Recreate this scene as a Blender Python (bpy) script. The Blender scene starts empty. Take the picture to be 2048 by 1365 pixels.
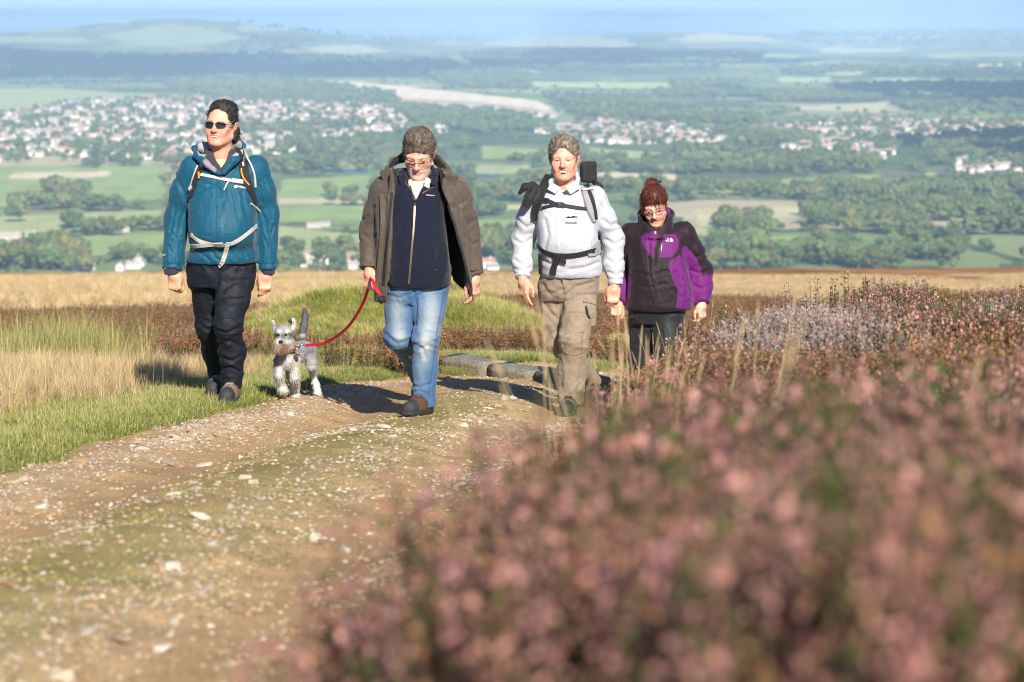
import bpy, bmesh, math, random
import numpy as np
from mathutils import Vector, Matrix, Euler
from mathutils.bvhtree import BVHTree

SC = bpy.context.scene
COL = SC.collection
RNG = np.random.default_rng(7)
random.seed(7)

# ------------------------------------------------------------------ camera
F = 4836.0                      # focal length in pixels of the 2048 px wide photograph (85 mm)
CAMZ = 0.81
PITCH = math.atan(632.5 / F)
cam_data = bpy.data.cameras.new('camera')
cam_data.sensor_width = 36.0
cam_data.lens = 36.0 * F / 2048.0
cam_data.clip_start = 0.05
cam_data.clip_end = 200000.0
cam_data.dof.use_dof = True
cam_data.dof.focus_distance = 13.9
cam_data.dof.aperture_fstop = 4.0
cam = bpy.data.objects.new('camera', cam_data)
COL.objects.link(cam)
HAZE_DENS = 1.0e-4
cam.location = (0, 0, CAMZ)
cam.rotation_euler = (math.pi / 2 - PITCH, 0, 0)
SC.camera = cam

# ------------------------------------------------------------------ world, sun, exposure
SUN_EL = math.radians(31.0)
SUN_AZ = math.radians(15.0)     # to the right of straight behind the camera
world = bpy.data.worlds.new('World')
SC.world = world
world.use_nodes = True
wn = world.node_tree
bg = wn.nodes['Background']
sky = wn.nodes.new('ShaderNodeTexSky')
sky.sky_type = 'NISHITA'
sky.sun_disc = False
sky.sun_elevation = SUN_EL
sky.sun_rotation = math.pi - SUN_AZ
sky.altitude = 350
sky.air_density = 0.55
sky.dust_density = 0.7
sky.ozone_density = 7.0
wn.links.new(sky.outputs[0], bg.inputs[0])
bg.inputs[1].default_value = 0.092
sun_data = bpy.data.lights.new('sun', 'SUN')
sun_data.energy = 4.9
sun_data.angle = math.radians(0.5)
sun_data.color = (1.0, 0.92, 0.79)
sun = bpy.data.objects.new('sun', sun_data)
COL.objects.link(sun)
to_sun = Vector((math.sin(SUN_AZ) * math.cos(SUN_EL), -math.cos(SUN_AZ) * math.cos(SUN_EL), math.sin(SUN_EL)))
sun.rotation_euler = to_sun.to_track_quat('Z', 'Y').to_euler()
sun.location = (20, -30, 30)
SC.view_settings.view_transform = 'Standard'
SC.view_settings.look = 'None'
SC.view_settings.gamma = 1.0
SC.view_settings.use_curve_mapping = False
SC.view_settings.exposure = 0.78
SC.render.engine = 'CYCLES'
SC.cycles.use_denoising = True
try:
    SC.cycles.denoiser = 'OPENIMAGEDENOISE'
except Exception:
    pass
SC.cycles.filter_width = 1.1
SC.cycles.max_bounces = 6
SC.cycles.diffuse_bounces = 3
SC.cycles.glossy_bounces = 2
SC.cycles.transmission_bounces = 3
SC.cycles.transparent_max_bounces = 6
SC.cycles.volume_bounces = 0
SC.cycles.sample_clamp_indirect = 6.0

# ------------------------------------------------------------------ projection helpers (lens geometry of this photograph)
_cp, _sp = math.cos(PITCH), math.sin(PITCH)
def ray(u, v):
    a = (np.asarray(u, float) - 1024.0) / F
    b = (682.5 - np.asarray(v, float)) / F
    return a, _cp + b * _sp, -_sp + b * _cp
def at(u, v, Y):
    dx, dy, dz = ray(u, v)
    t = Y / dy
    return np.array([dx * t, Y + 0 * dx, CAMZ + dz * t]).T
def proj(P):
    P = np.asarray(P, float)
    x, y, z = P[..., 0], P[..., 1], P[..., 2] - CAMZ
    w = y * _cp - z * _sp
    b = y * _sp + z * _cp
    return 1024 + F * x / w, 682.5 - F * b / w
def inpoly(u, v, poly):
    u = np.asarray(u); v = np.asarray(v)
    r = np.zeros(u.shape, bool)
    n = len(poly)
    for i in range(n):
        x0, y0 = poly[i]; x1, y1 = poly[(i + 1) % n]
        if y0 == y1: continue
        c = ((y0 > v) != (y1 > v)) & (u < (x1 - x0) * (v - y0) / (y1 - y0) + x0)
        r ^= c
    return r
def seg_dist(u, v, pl):
    d = np.full(np.shape(u), 1e9)
    for (x0, y0), (x1, y1) in zip(pl[:-1], pl[1:]):
        dx, dy = x1 - x0, y1 - y0
        t = np.clip(((u - x0) * dx + (v - y0) * dy) / (dx * dx + dy * dy + 1e-9), 0, 1)
        d = np.minimum(d, np.hypot(u - x0 - t * dx, v - y0 - t * dy))
    return d
def sstep(a, b, x):
    t = np.clip((np.asarray(x, float) - a) / (b - a), 0, 1)
    return t * t * (3 - 2 * t)

# ------------------------------------------------------------------ noise
np.seterr(over='ignore')
def _hash(ix, iy, iz, seed):
    h = (ix.astype(np.uint32) * np.uint32(374761393) + iy.astype(np.uint32) * np.uint32(668265263)
         + iz.astype(np.uint32) * np.uint32(2246822519) + np.uint32((seed * 3266489917) & 0xffffffff))
    h = (h ^ (h >> np.uint32(13))) * np.uint32(1274126177)
    h = (h ^ (h >> np.uint32(15))) * np.uint32(2246822519)
    return ((h ^ (h >> np.uint32(16))) & np.uint32(0xffffff)).astype(np.float64) / 8388607.5 - 1.0
def vnoise(P, seed=0):
    P = np.asarray(P, float)
    if P.shape[-1] == 2:
        P = np.concatenate([P, np.zeros(P.shape[:-1] + (1,))], -1)
    i = np.floor(P).astype(np.int64); f = P - i; w = f * f * (3 - 2 * f)
    r = 0
    for a in (0, 1):
        wx = w[..., 0] if a else 1 - w[..., 0]
        for b in (0, 1):
            wy = w[..., 1] if b else 1 - w[..., 1]
            for c in (0, 1):
                wz = w[..., 2] if c else 1 - w[..., 2]
                r = r + wx * wy * wz * _hash(i[..., 0] + a, i[..., 1] + b, i[..., 2] + c, seed)
    return r
def fbm(P, seed=0, o=3):
    r = 0; a = 1.0; P = np.asarray(P, float); s = 0
    for k in range(o):
        r = r + a * vnoise(P * 2 ** k, seed + k); s += a; a *= .5
    return r / s
def n2(x, y, f, seed=0, o=1):
    P = np.stack([np.asarray(x, float) * f, np.asarray(y, float) * f + 0 * np.asarray(x, float)], -1)
    return fbm(P, seed, o)

# ------------------------------------------------------------------ mesh building
def mesh_np(name, V, polys, col=None, smooth=True):
    """V (N,3); polys a list of (M,k) index arrays."""
    V = np.asarray(V, np.float32)
    me = bpy.data.meshes.new(name)
    polys = [np.asarray(p, np.int32) for p in (polys if isinstance(polys, (list, tuple)) else [polys]) if len(p)]
    idx = np.concatenate([p.ravel() for p in polys])
    tot = np.concatenate([np.full(len(p), p.shape[1], np.int32) for p in polys])
    start = np.concatenate([[0], np.cumsum(tot)[:-1]]).astype(np.int32)
    me.vertices.add(len(V)); me.vertices.foreach_set('co', V.ravel())
    me.loops.add(len(idx)); me.loops.foreach_set('vertex_index', idx)
    me.polygons.add(len(tot)); me.polygons.foreach_set('loop_start', start)
    me.update(calc_edges=True)
    me.polygons.foreach_set('use_smooth', np.full(len(tot), bool(smooth)))
    if col is not None:
        col = np.asarray(col, np.float32)
        if col.ndim == 1: col = np.tile(col, (len(V), 1))
        if col.shape[1] == 3: col = np.concatenate([col, np.ones((len(col), 1), np.float32)], 1)
        ca = me.color_attributes.new('Col', 'FLOAT_COLOR', 'POINT')
        ca.data.foreach_set('color', col.ravel())
    return me
def link(name, me, material=None, parent=None, loc=None, **props):
    o = bpy.data.objects.new(name, me)
    COL.objects.link(o)
    if material is not None and me is not None and len(me.materials) == 0:
        me.materials.append(material)
    if parent is not None: o.parent = parent
    if loc is not None: o.location = loc
    for k, v in props.items(): o[k] = v
    return o
def empty(name, loc, **props):
    o = link(name, None, None, None, loc, **props)
    o.empty_display_size = .1
    return o
def bm_mesh(name, bm, smooth=False):
    me = bpy.data.meshes.new(name); bm.to_mesh(me); bm.free()
    if smooth: me.polygons.foreach_set('use_smooth', np.full(len(me.polygons), True))
    return me
class Geo:
    """collects vertices, polygons and colours"""
    def __init__(s): s.V = []; s.P = {}; s.C = []; s.n = 0
    def add(s, V, polys, col=None):
        V = np.asarray(V, float).reshape(-1, 3)
        for p in (polys if isinstance(polys, list) else [polys]):
            p = np.asarray(p, int)
            s.P.setdefault(p.shape[1], []).append(p + s.n)
        s.V.append(V); s.n += len(V)
        c = np.asarray(col if col is not None else (1, 1, 1), float)
        s.C.append(np.tile(c, (len(V), 1)) if c.ndim == 1 else c)
    def mesh(s, name, smooth=True, origin=(0, 0, 0)):
        return mesh_np(name, np.concatenate(s.V) - np.asarray(origin), [np.concatenate(v) for v in s.P.values()], np.concatenate(s.C), smooth)
BOXF = np.array([[0, 3, 2, 1], [4, 5, 6, 7], [0, 1, 5, 4], [1, 2, 6, 5], [2, 3, 7, 6], [3, 0, 4, 7]])
def box_v(c, h, R=None):
    v = np.array([[-1, -1, -1], [1, -1, -1], [1, 1, -1], [-1, 1, -1], [-1, -1, 1], [1, -1, 1], [1, 1, 1], [-1, 1, 1]], float) * np.asarray(h)
    if R is not None: v = v @ np.asarray(R).T
    return v + np.asarray(c)
def rot(ax, ay, az):
    return np.array(Euler((ax, ay, az)).to_matrix())
def cr(pts, n):
    """Catmull-Rom resample to n points"""
    P = np.asarray(pts, float)
    if len(P) == 2: return P[0] + (P[1] - P[0]) * np.linspace(0, 1, n)[:, None]
    Q = np.vstack([2 * P[0] - P[1], P, 2 * P[-1] - P[-2]])
    s = np.concatenate([[0], np.cumsum(np.linalg.norm(np.diff(P, axis=0), axis=1))]); s /= s[-1]
    t = np.linspace(0, 1, n)
    k = np.clip(np.searchsorted(s, t, 'right') - 1, 0, len(P) - 2)
    f = ((t - s[k]) / (s[k + 1] - s[k]))[:, None]
    a, b, c, d = Q[k], Q[k + 1], Q[k + 2], Q[k + 3]
    return .5 * (2 * b + (c - a) * f + (2 * a - 5 * b + 4 * c - d) * f ** 2 + (3 * b - a - 3 * c + d) * f ** 3)
def tube_v(pts, r, k=8, caps=True):
    P = np.asarray(pts, float); n = len(P)
    r = np.broadcast_to(np.asarray(r, float), (n,))
    T = np.gradient(P, axis=0); T /= np.linalg.norm(T, axis=1)[:, None] + 1e-12
    ref = np.array([0, 0, 1.0]) if abs(T[0, 2]) < .9 else np.array([1.0, 0, 0])
    V = []; N = np.cross(T[0], ref); N /= np.linalg.norm(N)
    for i in range(n):
        N = N - T[i] * (N @ T[i]); N /= np.linalg.norm(N) + 1e-12
        B = np.cross(T[i], N)
        a = np.linspace(0, 2 * np.pi, k, endpoint=False)[:, None]
        V.append(P[i] + r[i] * (np.cos(a) * N + np.sin(a) * B))
    V = np.concatenate(V)
    i = np.arange(n - 1)[:, None] * k; j = np.arange(k)[None]; j2 = (j + 1) % k
    q = np.stack([i + j, i + j2, i + k + j2, i + k + j], -1).reshape(-1, 4)
    tr = []
    if caps:
        m = len(V); V = np.vstack([V, P[0], P[-1]])
        for a in range(k):
            b = (a + 1) % k
            tr.append([m, b, a]); tr.append([m + 1, (n - 1) * k + a, (n - 1) * k + b])
    return V, [q] + ([np.array(tr)] if tr else [])
def ribbon_v(pts, nor, w, th):
    """flat strap: width w across, thickness th along the normal, closed box section"""
    P = np.asarray(pts, float); N = np.asarray(nor, float); n = len(P)
    w = np.broadcast_to(np.asarray(w, float), (n,))[:, None]
    T = np.gradient(P, axis=0); T /= np.linalg.norm(T, axis=1)[:, None] + 1e-12
    S = np.cross(N, T); S /= np.linalg.norm(S, axis=1)[:, None] + 1e-12
    N = np.cross(T, S)
    ring = [P - S * w / 2 - N * th * .5, P + S * w / 2 - N * th * .5, P + S * w / 2 * .96 + N * th, P - S * w / 2 * .96 + N * th]
    V = np.stack(ring, 1).reshape(-1, 3)
    i = np.arange(n - 1)[:, None] * 4; j = np.arange(4)[None]; j2 = (j + 1) % 4
    q = np.stack([i + j, i + j2, i + 4 + j2, i + 4 + j], -1).reshape(-1, 4)
    e = (n - 1) * 4
    return V, [q, np.array([[3, 2, 1, 0], [e, e + 1, e + 2, e + 3]])]

# ------------------------------------------------------------------ materials
def mk(name, base=(.5, .5, .5), rough=.8, var=.12, vscale=8., bump=.0, bscale=120., spec=.3, sheen=0., sss=0., transl=0.,
       attr=False, hue_rand=0., metallic=0., bdist=.004, var2=0., v2scale=60., wrk=0., wscale=11.):
    m = bpy.data.materials.new(name); m.use_nodes = True
    nt = m.node_tree; N = nt.nodes; L = nt.links
    p = N['Principled BSDF']
    if attr:
        a = N.new('ShaderNodeAttribute'); a.attribute_name = 'Col'; c = a.outputs['Color']
    else:
        a = N.new('ShaderNodeRGB'); a.outputs[0].default_value = (*base, 1); c = a.outputs[0]
    tc = N.new('ShaderNodeTexCoord')
    def noise(scale, detail=4):
        n = N.new('ShaderNodeTexNoise'); n.inputs['Scale'].default_value = scale; n.inputs['Detail'].default_value = detail
        L.new(tc.outputs['Object'], n.inputs['Vector']); return n.outputs[0]
    def mult(c, fac_out, amount):
        r = N.new('ShaderNodeMapRange'); r.inputs[1].default_value = .25; r.inputs[2].default_value = .75
        r.inputs[3].default_value = 1 - amount; r.inputs[4].default_value = 1 + amount
        L.new(fac_out, r.inputs[0])
        v = N.new('ShaderNodeVectorMath'); v.operation = 'SCALE'
        L.new(c, v.inputs[0]); L.new(r.outputs[0], v.inputs['Scale']); return v.outputs[0]
    if var > 0: c = mult(c, noise(vscale), var)
    if var2 > 0: c = mult(c, noise(v2scale), var2)
    if hue_rand > 0:
        oi = N.new('ShaderNodeObjectInfo')
        r = N.new('ShaderNodeMapRange'); r.inputs[3].default_value = 1 - hue_rand; r.inputs[4].default_value = 1 + hue_rand
        L.new(oi.outputs['Random'], r.inputs[0])
        v = N.new('ShaderNodeVectorMath'); v.operation = 'SCALE'; L.new(c, v.inputs[0]); L.new(r.outputs[0], v.inputs['Scale']); c = v.outputs[0]
    L.new(c, p.inputs['Base Color'])
    p.inputs['Roughness'].default_value = rough
    p.inputs['Specular IOR Level'].default_value = spec
    p.inputs['Metallic'].default_value = metallic
    if sheen: p.inputs['Sheen Weight'].default_value = sheen
    if sss:
        p.inputs['Subsurface Weight'].default_value = sss
        p.inputs['Subsurface Radius'].default_value = (1, .35, .2)
        p.inputs['Subsurface Scale'].default_value = .006
    if bump > 0:
        b = N.new('ShaderNodeBump'); b.inputs['Strength'].default_value = bump; b.inputs['Distance'].default_value = bdist
        L.new(noise(bscale, 3), b.inputs['Height']); L.new(b.outputs[0], p.inputs['Normal'])
        if wrk > 0:          # creased cloth: ridges where a warped noise crosses its middle value
            n = N.new('ShaderNodeTexNoise'); n.inputs['Scale'].default_value = wscale; n.inputs['Detail'].default_value = 2.5; n.inputs['Distortion'].default_value = 1.1; n.inputs['Roughness'].default_value = .42
            mp = N.new('ShaderNodeMapping'); mp.inputs['Scale'].default_value = (1.25, 1.0, .7); mp.inputs['Rotation'].default_value = (0, .5, 0); L.new(tc.outputs['Object'], mp.inputs[0]); L.new(mp.outputs[0], n.inputs['Vector'])
            sb = N.new('ShaderNodeMath'); sb.operation = 'SUBTRACT'; sb.inputs[1].default_value = .5; L.new(n.outputs[0], sb.inputs[0])
            ab = N.new('ShaderNodeMath'); ab.operation = 'ABSOLUTE'; L.new(sb.outputs[0], ab.inputs[0])
            pw = N.new('ShaderNodeMath'); pw.operation = 'POWER'; pw.inputs[1].default_value = .6; L.new(ab.outputs[0], pw.inputs[0])
            b2 = N.new('ShaderNodeBump'); b2.invert = True; b2.inputs['Strength'].default_value = wrk; b2.inputs['Distance'].default_value = .022
            L.new(pw.outputs[0], b2.inputs['Height']); L.new(b.outputs[0], b2.inputs['Normal']); L.new(b2.outputs[0], p.inputs['Normal'])
    if transl > 0:
        t = N.new('ShaderNodeBsdfTranslucent'); L.new(c, t.inputs[0])
        mx = N.new('ShaderNodeMixShader'); mx.inputs[0].default_value = transl
        L.new(p.outputs[0], mx.inputs[1]); L.new(t.outputs[0], mx.inputs[2])
        L.new(mx.outputs[0], N['Material Output'].inputs[0])
    return m

# ------------------------------------------------------------------ instanced ground cover (stuff only)
def scatter(name, protos, P, rz, scl, idx, label, cat, tilt=None):
    """one 'stuff' object: geometry nodes put the little prototype meshes on points"""
    n = len(P)
    me = bpy.data.meshes.new(name)
    me.vertices.add(n); me.vertices.foreach_set('co', np.asarray(P, np.float32).ravel())
    R = np.zeros((n, 3), np.float32); R[:, 2] = rz
    if tilt is not None: R[:, 0] = tilt[0]; R[:, 1] = tilt[1]
    a = me.attributes.new('irot', 'FLOAT_VECTOR', 'POINT'); a.data.foreach_set('vector', R.ravel())
    scl = np.asarray(scl, np.float32)
    if scl.ndim == 1: scl = np.repeat(scl[:, None], 3, 1)
    a = me.attributes.new('iscl', 'FLOAT_VECTOR', 'POINT'); a.data.foreach_set('vector', scl.astype(np.float32).ravel())
    a = me.attributes.new('iidx', 'INT', 'POINT'); a.data.foreach_set('value', np.asarray(idx, np.int32))
    me.update()
    o = link(name, me, None, None, None, label=label, category=cat, kind='stuff')
    pc = bpy.data.collections.new(name + '_sprigs')
    for k, (pm, mat) in enumerate(protos):
        if len(pm.materials) == 0: pm.materials.append(mat)
        po = bpy.data.objects.new('%s_kind_%02d' % (name, k), pm); pc.objects.link(po)
    ng = bpy.data.node_groups.new(name + '_scatter', 'GeometryNodeTree')
    ng.interface.new_socket('Geometry', in_out='INPUT', socket_type='NodeSocketGeometry')
    ng.interface.new_socket('Geometry', in_out='OUTPUT', socket_type='NodeSocketGeometry')
    N = ng.nodes; L = ng.links
    gi = N.new('NodeGroupInput'); go = N.new('NodeGroupOutput')
    ci = N.new('GeometryNodeCollectionInfo'); ci.inputs['Collection'].default_value = pc
    ci.inputs['Separate Children'].default_value = True; ci.inputs['Reset Children'].default_value = True
    ip = N.new('GeometryNodeInstanceOnPoints'); ip.inputs['Pick Instance'].default_value = True
    def na(nm, t):
        k = N.new('GeometryNodeInputNamedAttribute'); k.data_type = t; k.inputs['Name'].default_value = nm
        return [x for x in k.outputs if x.enabled and x.name == 'Attribute'][0]
    L.new(gi.outputs[0], ip.inputs['Points']); L.new(ci.outputs[0], ip.inputs['Instance'])
    L.new(na('iidx', 'INT'), ip.inputs['Instance Index'])
    e2r = N.new('FunctionNodeEulerToRotation'); L.new(na('irot', 'FLOAT_VECTOR'), e2r.inputs[0])
    L.new(e2r.outputs[0], ip.inputs['Rotation'])
    L.new(na('iscl', 'FLOAT_VECTOR'), ip.inputs['Scale'])
    L.new(ip.outputs[0], go.inputs[0])
    md = o.modifiers.new('scatter', 'NODES'); md.node_group = ng
    return o
# ================================================================== the moor: ground, path, stones
def path_left(y):
    return np.interp(y, [0, 2, 4.7, 9.6, 11.6, 13.5, 15.2, 16.5, 17.3, 18.2, 20, 24, 30],
                     [-2.75, -2.6, -2.4, -2.03, -1.8, -1.52, -1.4, -1.2, -.8, .35, .95, 2.0, 4.0])
def bank_edge(y):          # where the heather starts on the right of the path
    return np.interp(y, [-5, 1.2, 2, 3.6, 6.3, 8.4, 10.1, 12, 13.2, 13.8, 15, 17, 20, 24, 30],
                     [-.5, -.31, -.30, -.135, .05, .22, .43, .70, 1.0, 1.38, 1.5, 1.75, 2.2, 3.2, 5.2])
def slope_z(y):
    y = np.asarray(y, float)
    t = np.clip(y - 150, 0, 180); u = np.clip(y - 330, 0, None)
    return -(.1 * np.minimum(y, 150) + .1 * t + .5 * (.05 / 180) * t * t + .15 * u)
def g2(x, y, cx, cy, sx, sy, h):
    return h * np.exp(-((x - cx) / sx) ** 2 / 2 - ((y - cy) / sy) ** 2 / 2)
def path_mask(x, y):
    w = .10 * n2(x, y, 2.2, 3, 2)
    return sstep(-.10, .12, x - path_left(y) + w) * sstep(-.10, .2, bank_edge(y) + .05 - x + w) * sstep(25, 22, y)
def ground_z(x, y):
    x = np.asarray(x, float); y = np.asarray(y, float) + 0 * x
    z = slope_z(y) + .62 * sstep(45, 165, y) * (1 + .35 * np.clip(x / (.2 * np.maximum(y, 1)), -1, 1))
    far = sstep(26, 60, y)
    z = z + far * (.16 * n2(x, y, .06, 11, 2) + .3 * sstep(60, 160, y) * n2(x, y, .022, 12, 2))
    z = z + .05 * n2(x, y, .35, 13, 2) * sstep(10, 18, y) * (1 - path_mask(x, y)) + .018 * n2(x, y, 1.6, 14, 2)
    # grassy mound behind the walkers
    lump = .84 * (1 + .4 * n2(x, y, 1.7, 15, 2))
    z = z + lump * (g2(x, y, -1.75, 24.6, .55, 1.2, .50) + g2(x, y, -.85, 25.0, .5, 1.2, .48) + g2(x, y, -.1, 24.6, .38, 1.1, .40) + g2(x, y, -2.35, 24.0, .45, 1.0, .16))
    z = z + g2(x, y, -1.35, 19.8, .28, .35, .10) + g2(x, y, -.25, 19.6, .8, .7, .10)
    kd = (x + .47) * .763 + (y - 18.05) * .646; kt = ((x + .47) * .646 - (y - 18.05) * .763) / 1.965
    z = z + .085 * sstep(.10, .24, kd) * sstep(1.3, .6, kd) * sstep(-.15, .02, kt) * sstep(1.1, .85, kt)
    # heather bank on the right
    b = sstep(0, .55, x - bank_edge(y)) * sstep(34, 20, y)
    z = z + b * (.13 + .06 * n2(x, y, .8, 16, 2) + .10 * sstep(3.4, 1.5, y))
    # track dips towards the right where it bends behind the bank
    z = z - sstep(12.4, 14, y) * sstep(24, 18, y) * (1 - b) * (.14 * np.clip(x - .15, 0, 1.1)) + g2(x, y, -.5, 13.3, .4, .7, -.045) + g2(x, y, -1.72, 13.8, .35, .8, .022)
    # verge on the left
    z = z + .035 * sstep(.0, -.35, x - path_left(y)) * sstep(20, 16, y)
    return z
def in_path(x, y):
    return path_mask(x, y) > .5
def rut_z(x, y):
    s = x - path_left(y)
    r = -.055 * np.exp(-((s - .62) / .2) ** 2) - .06 * np.exp(-((s - 1.72) / .24) ** 2) + .02 * np.exp(-((s - 1.15) / .22) ** 2)
    return r * sstep(16.5, 14, y)
def top_z(x, y):           # what one stands on
    return ground_z(x, y) - .03 * path_mask(x, y) + np.where(in_path(x, y), .034 + rut_z(x, y), 0)

# ---- ground sheet: from behind the camera, over the crest and down to the valley floor
ys = np.concatenate([np.linspace(-8, 1.0, 12), 1.0 * np.exp(np.arange(1, 560) * (math.log(1350 / 1.0) / 559))])
ts = np.linspace(-.46, .46, 250)
Yg, Tg = np.meshgrid(ys, ts, indexing='ij')
Xg = Tg * np.maximum(Yg, 0) + np.sign(Tg) * (np.abs(Tg) / .46) ** 1.5 * 5.0 * np.clip(1 - Yg / 60, 0, 1)
Zg = ground_z(Xg, Yg) - .03 * path_mask(Xg, Yg) + rut_z(Xg, Yg) * (path_mask(Xg, Yg) > .3)
def grid_polys(nr, nc):
    i = np.arange(nr - 1)[:, None] * nc + np.arange(nc - 1)[None]
    return np.stack([i, i + 1, i + nc + 1, i + nc], -1).reshape(-1, 4)
GREEN = np.array([.19, .215, .055]); STRAW = np.array([.58, .41, .225]); RUST = np.array([.32, .155, .065]); SOIL = np.array([.10, .07, .045])
SAND = np.array([.49, .32, .165]); MOSS = np.array([.25, .215, .07])
def cover(x, y):
    """weights (green turf, straw grass, heather) of the moor at x, y"""
    x = np.asarray(x, float); y = np.asarray(y, float) + 0 * x
    u, v = proj(np.stack([x, y, ground_z(x, y)], -1))
    n = n2(x, y, .9, 21, 3); nl = n2(x, y * .45, .16, 22, 3); nf = n2(x, y * .25, .05, 23, 3)
    left = x < path_left(np.minimum(y, 17)) + .1
    s = path_left(y) - x
    # verge: green near the path, pale tussocks further out, then brown heather, then far straw and brown bands
    green = np.where(left, sstep(1.45, .85, s + .35 * n + .3 * sstep(11, 15, y)) * sstep(24, 17, y), 0)
    green = np.maximum(green, sstep(.35, .75, (g2(x, y, -1.75, 24.6, .85, 1.9, 1) + g2(x, y, -.85, 25, .8, 1.9, 1) + g2(x, y, -.1, 24.6, .6, 1.7, 1) + .25 * n)))
    green = np.maximum(green, .9 * sstep(1.7, .8, np.hypot((x - .2) / .9, (y - 19.0) / 1.6) + .3 * n))
    green = np.maximum(green, .9 * sstep(1.3, .6, np.hypot((x + 1.35) / .6, (y - 19.5) / 1.6) + .3 * n))
    green = np.maximum(green, .7 * sstep(1.4, .7, np.hypot((x - 1.6) / .8, (y - 22.5) / 2.5) + .3 * n))
    heath = sstep(.1, .35, nl + .25 * n + np.interp(y, [0, 14, 19, 24, 36, 44, 52, 75, 96, 112, 135, 180, 400],
                                                    [-.9, -.18, .10, .12, .42, .2, -.4, -.8, -.75, .0, .6, .6, .4]) + np.where(x > 1.5, .3 * sstep(30, 50, y), 0) + .35 * nf * sstep(40, 80, y))
    bank = sstep(0, .15, x - bank_edge(y) + .05 * n) * sstep(36, 24, y)
    heath = np.maximum(heath, bank)
    green = green * (1 - bank)
    heath = heath * (1 - green)
    straw = np.clip(1 - green - heath, 0, 1)
    return green, straw, heath
gw, sw, hw = cover(Xg.ravel(), Yg.ravel())
nn = n2(Xg.ravel(), Yg.ravel(), 3.0, 24, 3)[:, None]
nw = n2(Xg.ravel(), Yg.ravel() * .3, .25, 25, 3)[:, None]
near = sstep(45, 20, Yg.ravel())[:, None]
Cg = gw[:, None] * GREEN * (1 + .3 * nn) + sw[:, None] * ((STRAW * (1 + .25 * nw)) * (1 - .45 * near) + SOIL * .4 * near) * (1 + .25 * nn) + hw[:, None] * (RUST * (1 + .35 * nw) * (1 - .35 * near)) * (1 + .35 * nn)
pm = path_mask(Xg.ravel(), Yg.ravel())[:, None]
Cg = Cg * (1 - pm) + pm * (SAND * .6 + MOSS * .3)
M_moor = mk('moor_ground', attr=True, rough=.95, var=.22, vscale=5, var2=.25, v2scale=45, bump=.6, bscale=35, bdist=.03, spec=.1)
nr, nc = Xg.shape
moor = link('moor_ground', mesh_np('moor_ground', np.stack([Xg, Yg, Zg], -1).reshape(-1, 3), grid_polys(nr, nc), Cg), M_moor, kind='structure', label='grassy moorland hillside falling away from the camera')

# ---- the track
py = np.concatenate([np.linspace(1.3, 6, 90), np.linspace(6.05, 20, 190), np.linspace(20.15, 25, 25)])
pt = np.linspace(0, 1, 110)
PY, PT = np.meshgrid(py, pt, indexing='ij')
PX = (path_left(PY) - .22) * (1 - PT) + (bank_edge(PY) + .35) * PT
pz = ground_z(PX, PY) + .004 + rut_z(PX, PY)
pmk = path_mask(PX, PY)
PZ = pz - .05 * (1 - sstep(.15, .6, pmk)) + .010 * n2(PX, PY, 6, 31, 3) + .004 * n2(PX, PY, 25, 32, 2)
s = PX - path_left(PY)
nA = n2(PX, PY, 1.1, 33, 3); nB = n2(PX, PY, 7, 34, 3)
mossw = sstep(.42, .15, np.abs(s - 1.16 + .1 * nA) + .22 * nB) * sstep(17, 14, PY) + .5 * sstep(.3, .0, s + .08 * nB)
mossw = np.clip(.7 * mossw * (1 + .6 * nA), 0, 1) * sstep(2.5, 5.5, PY + nA)
gritw = sstep(.25, .0, np.abs(s - .27 + .06 * nA)) + .6 * sstep(.3, .1, np.abs(s - 1.42))
damp = sstep(.2, .55, n2(PX, PY, .8, 35, 2)) * sstep(.35, .05, np.abs(s - 1.95))
Cp = SAND * (1 + .26 * nB[..., None] + .2 * nA[..., None])
Cp = Cp * (1 - mossw[..., None]) + MOSS * (1 + .3 * nB[..., None]) * mossw[..., None]
Cp = Cp * (1 - .25 * np.clip(gritw, 0, 1)[..., None]) + np.array([.5, .43, .33]) * .25 * np.clip(gritw, 0, 1)[..., None]
rutm = np.exp(-((s - .62) / .2) ** 2) + np.exp(-((s - 1.72) / .26) ** 2); Cp = Cp * (1 - .45 * damp[..., None]) * (1 - .16 * np.clip(rutm, 0, 1)[..., None])
M_path = mk('path', attr=True, rough=.92, var=.12, vscale=9, var2=.3, v2scale=70, bump=.8, bscale=90, bdist=.012, spec=.15)
path = link('path', mesh_np('path', np.stack([PX, PY, PZ], -1).reshape(-1, 3), grid_polys(*PX.shape), Cp.reshape(-1, 3)), M_path, kind='structure', label='sandy stony track with a mossy strip between its ruts')
def path_top(x, y):
    return ground_z(x, y) + .004 + rut_z(x, y) + .010 * n2(x, y, 6, 31, 3)

# ---- stones: the largest as single pieces of the track, the grit as one mass
M_stone = [mk('stone_%d' % i, c, .85, .22, 14, .5, 60, .2, hue_rand=.12, var2=.2, v2scale=90) for i, c in enumerate([(.42, .36, .28), (.38, .32, .245), (.31, .29, .26), (.41, .27, .15), (.49, .44, .37), (.29, .165, .10)])]
def hull_stone(i, flat):
    bm = bmesh.new()
    r = np.random.default_rng(100 + i)
    p = r.normal(size=(15, 3)); p /= np.linalg.norm(p, axis=1)[:, None]
    p *= r.uniform(.8, 1.08, (15, 1)) * np.array([1, r.uniform(.62, .9), flat])
    vs = [bm.verts.new(q) for q in p]
    res = bmesh.ops.convex_hull(bm, input=vs)
    bmesh.ops.delete(bm, geom=[v for v in bm.verts if not v.link_faces], context='VERTS')
    bmesh.ops.bevel(bm, geom=list(bm.edges), offset=.09, segments=1, affect='EDGES') if i % 2 == 0 else None
    return bm_mesh('stone', bm, False)
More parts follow.
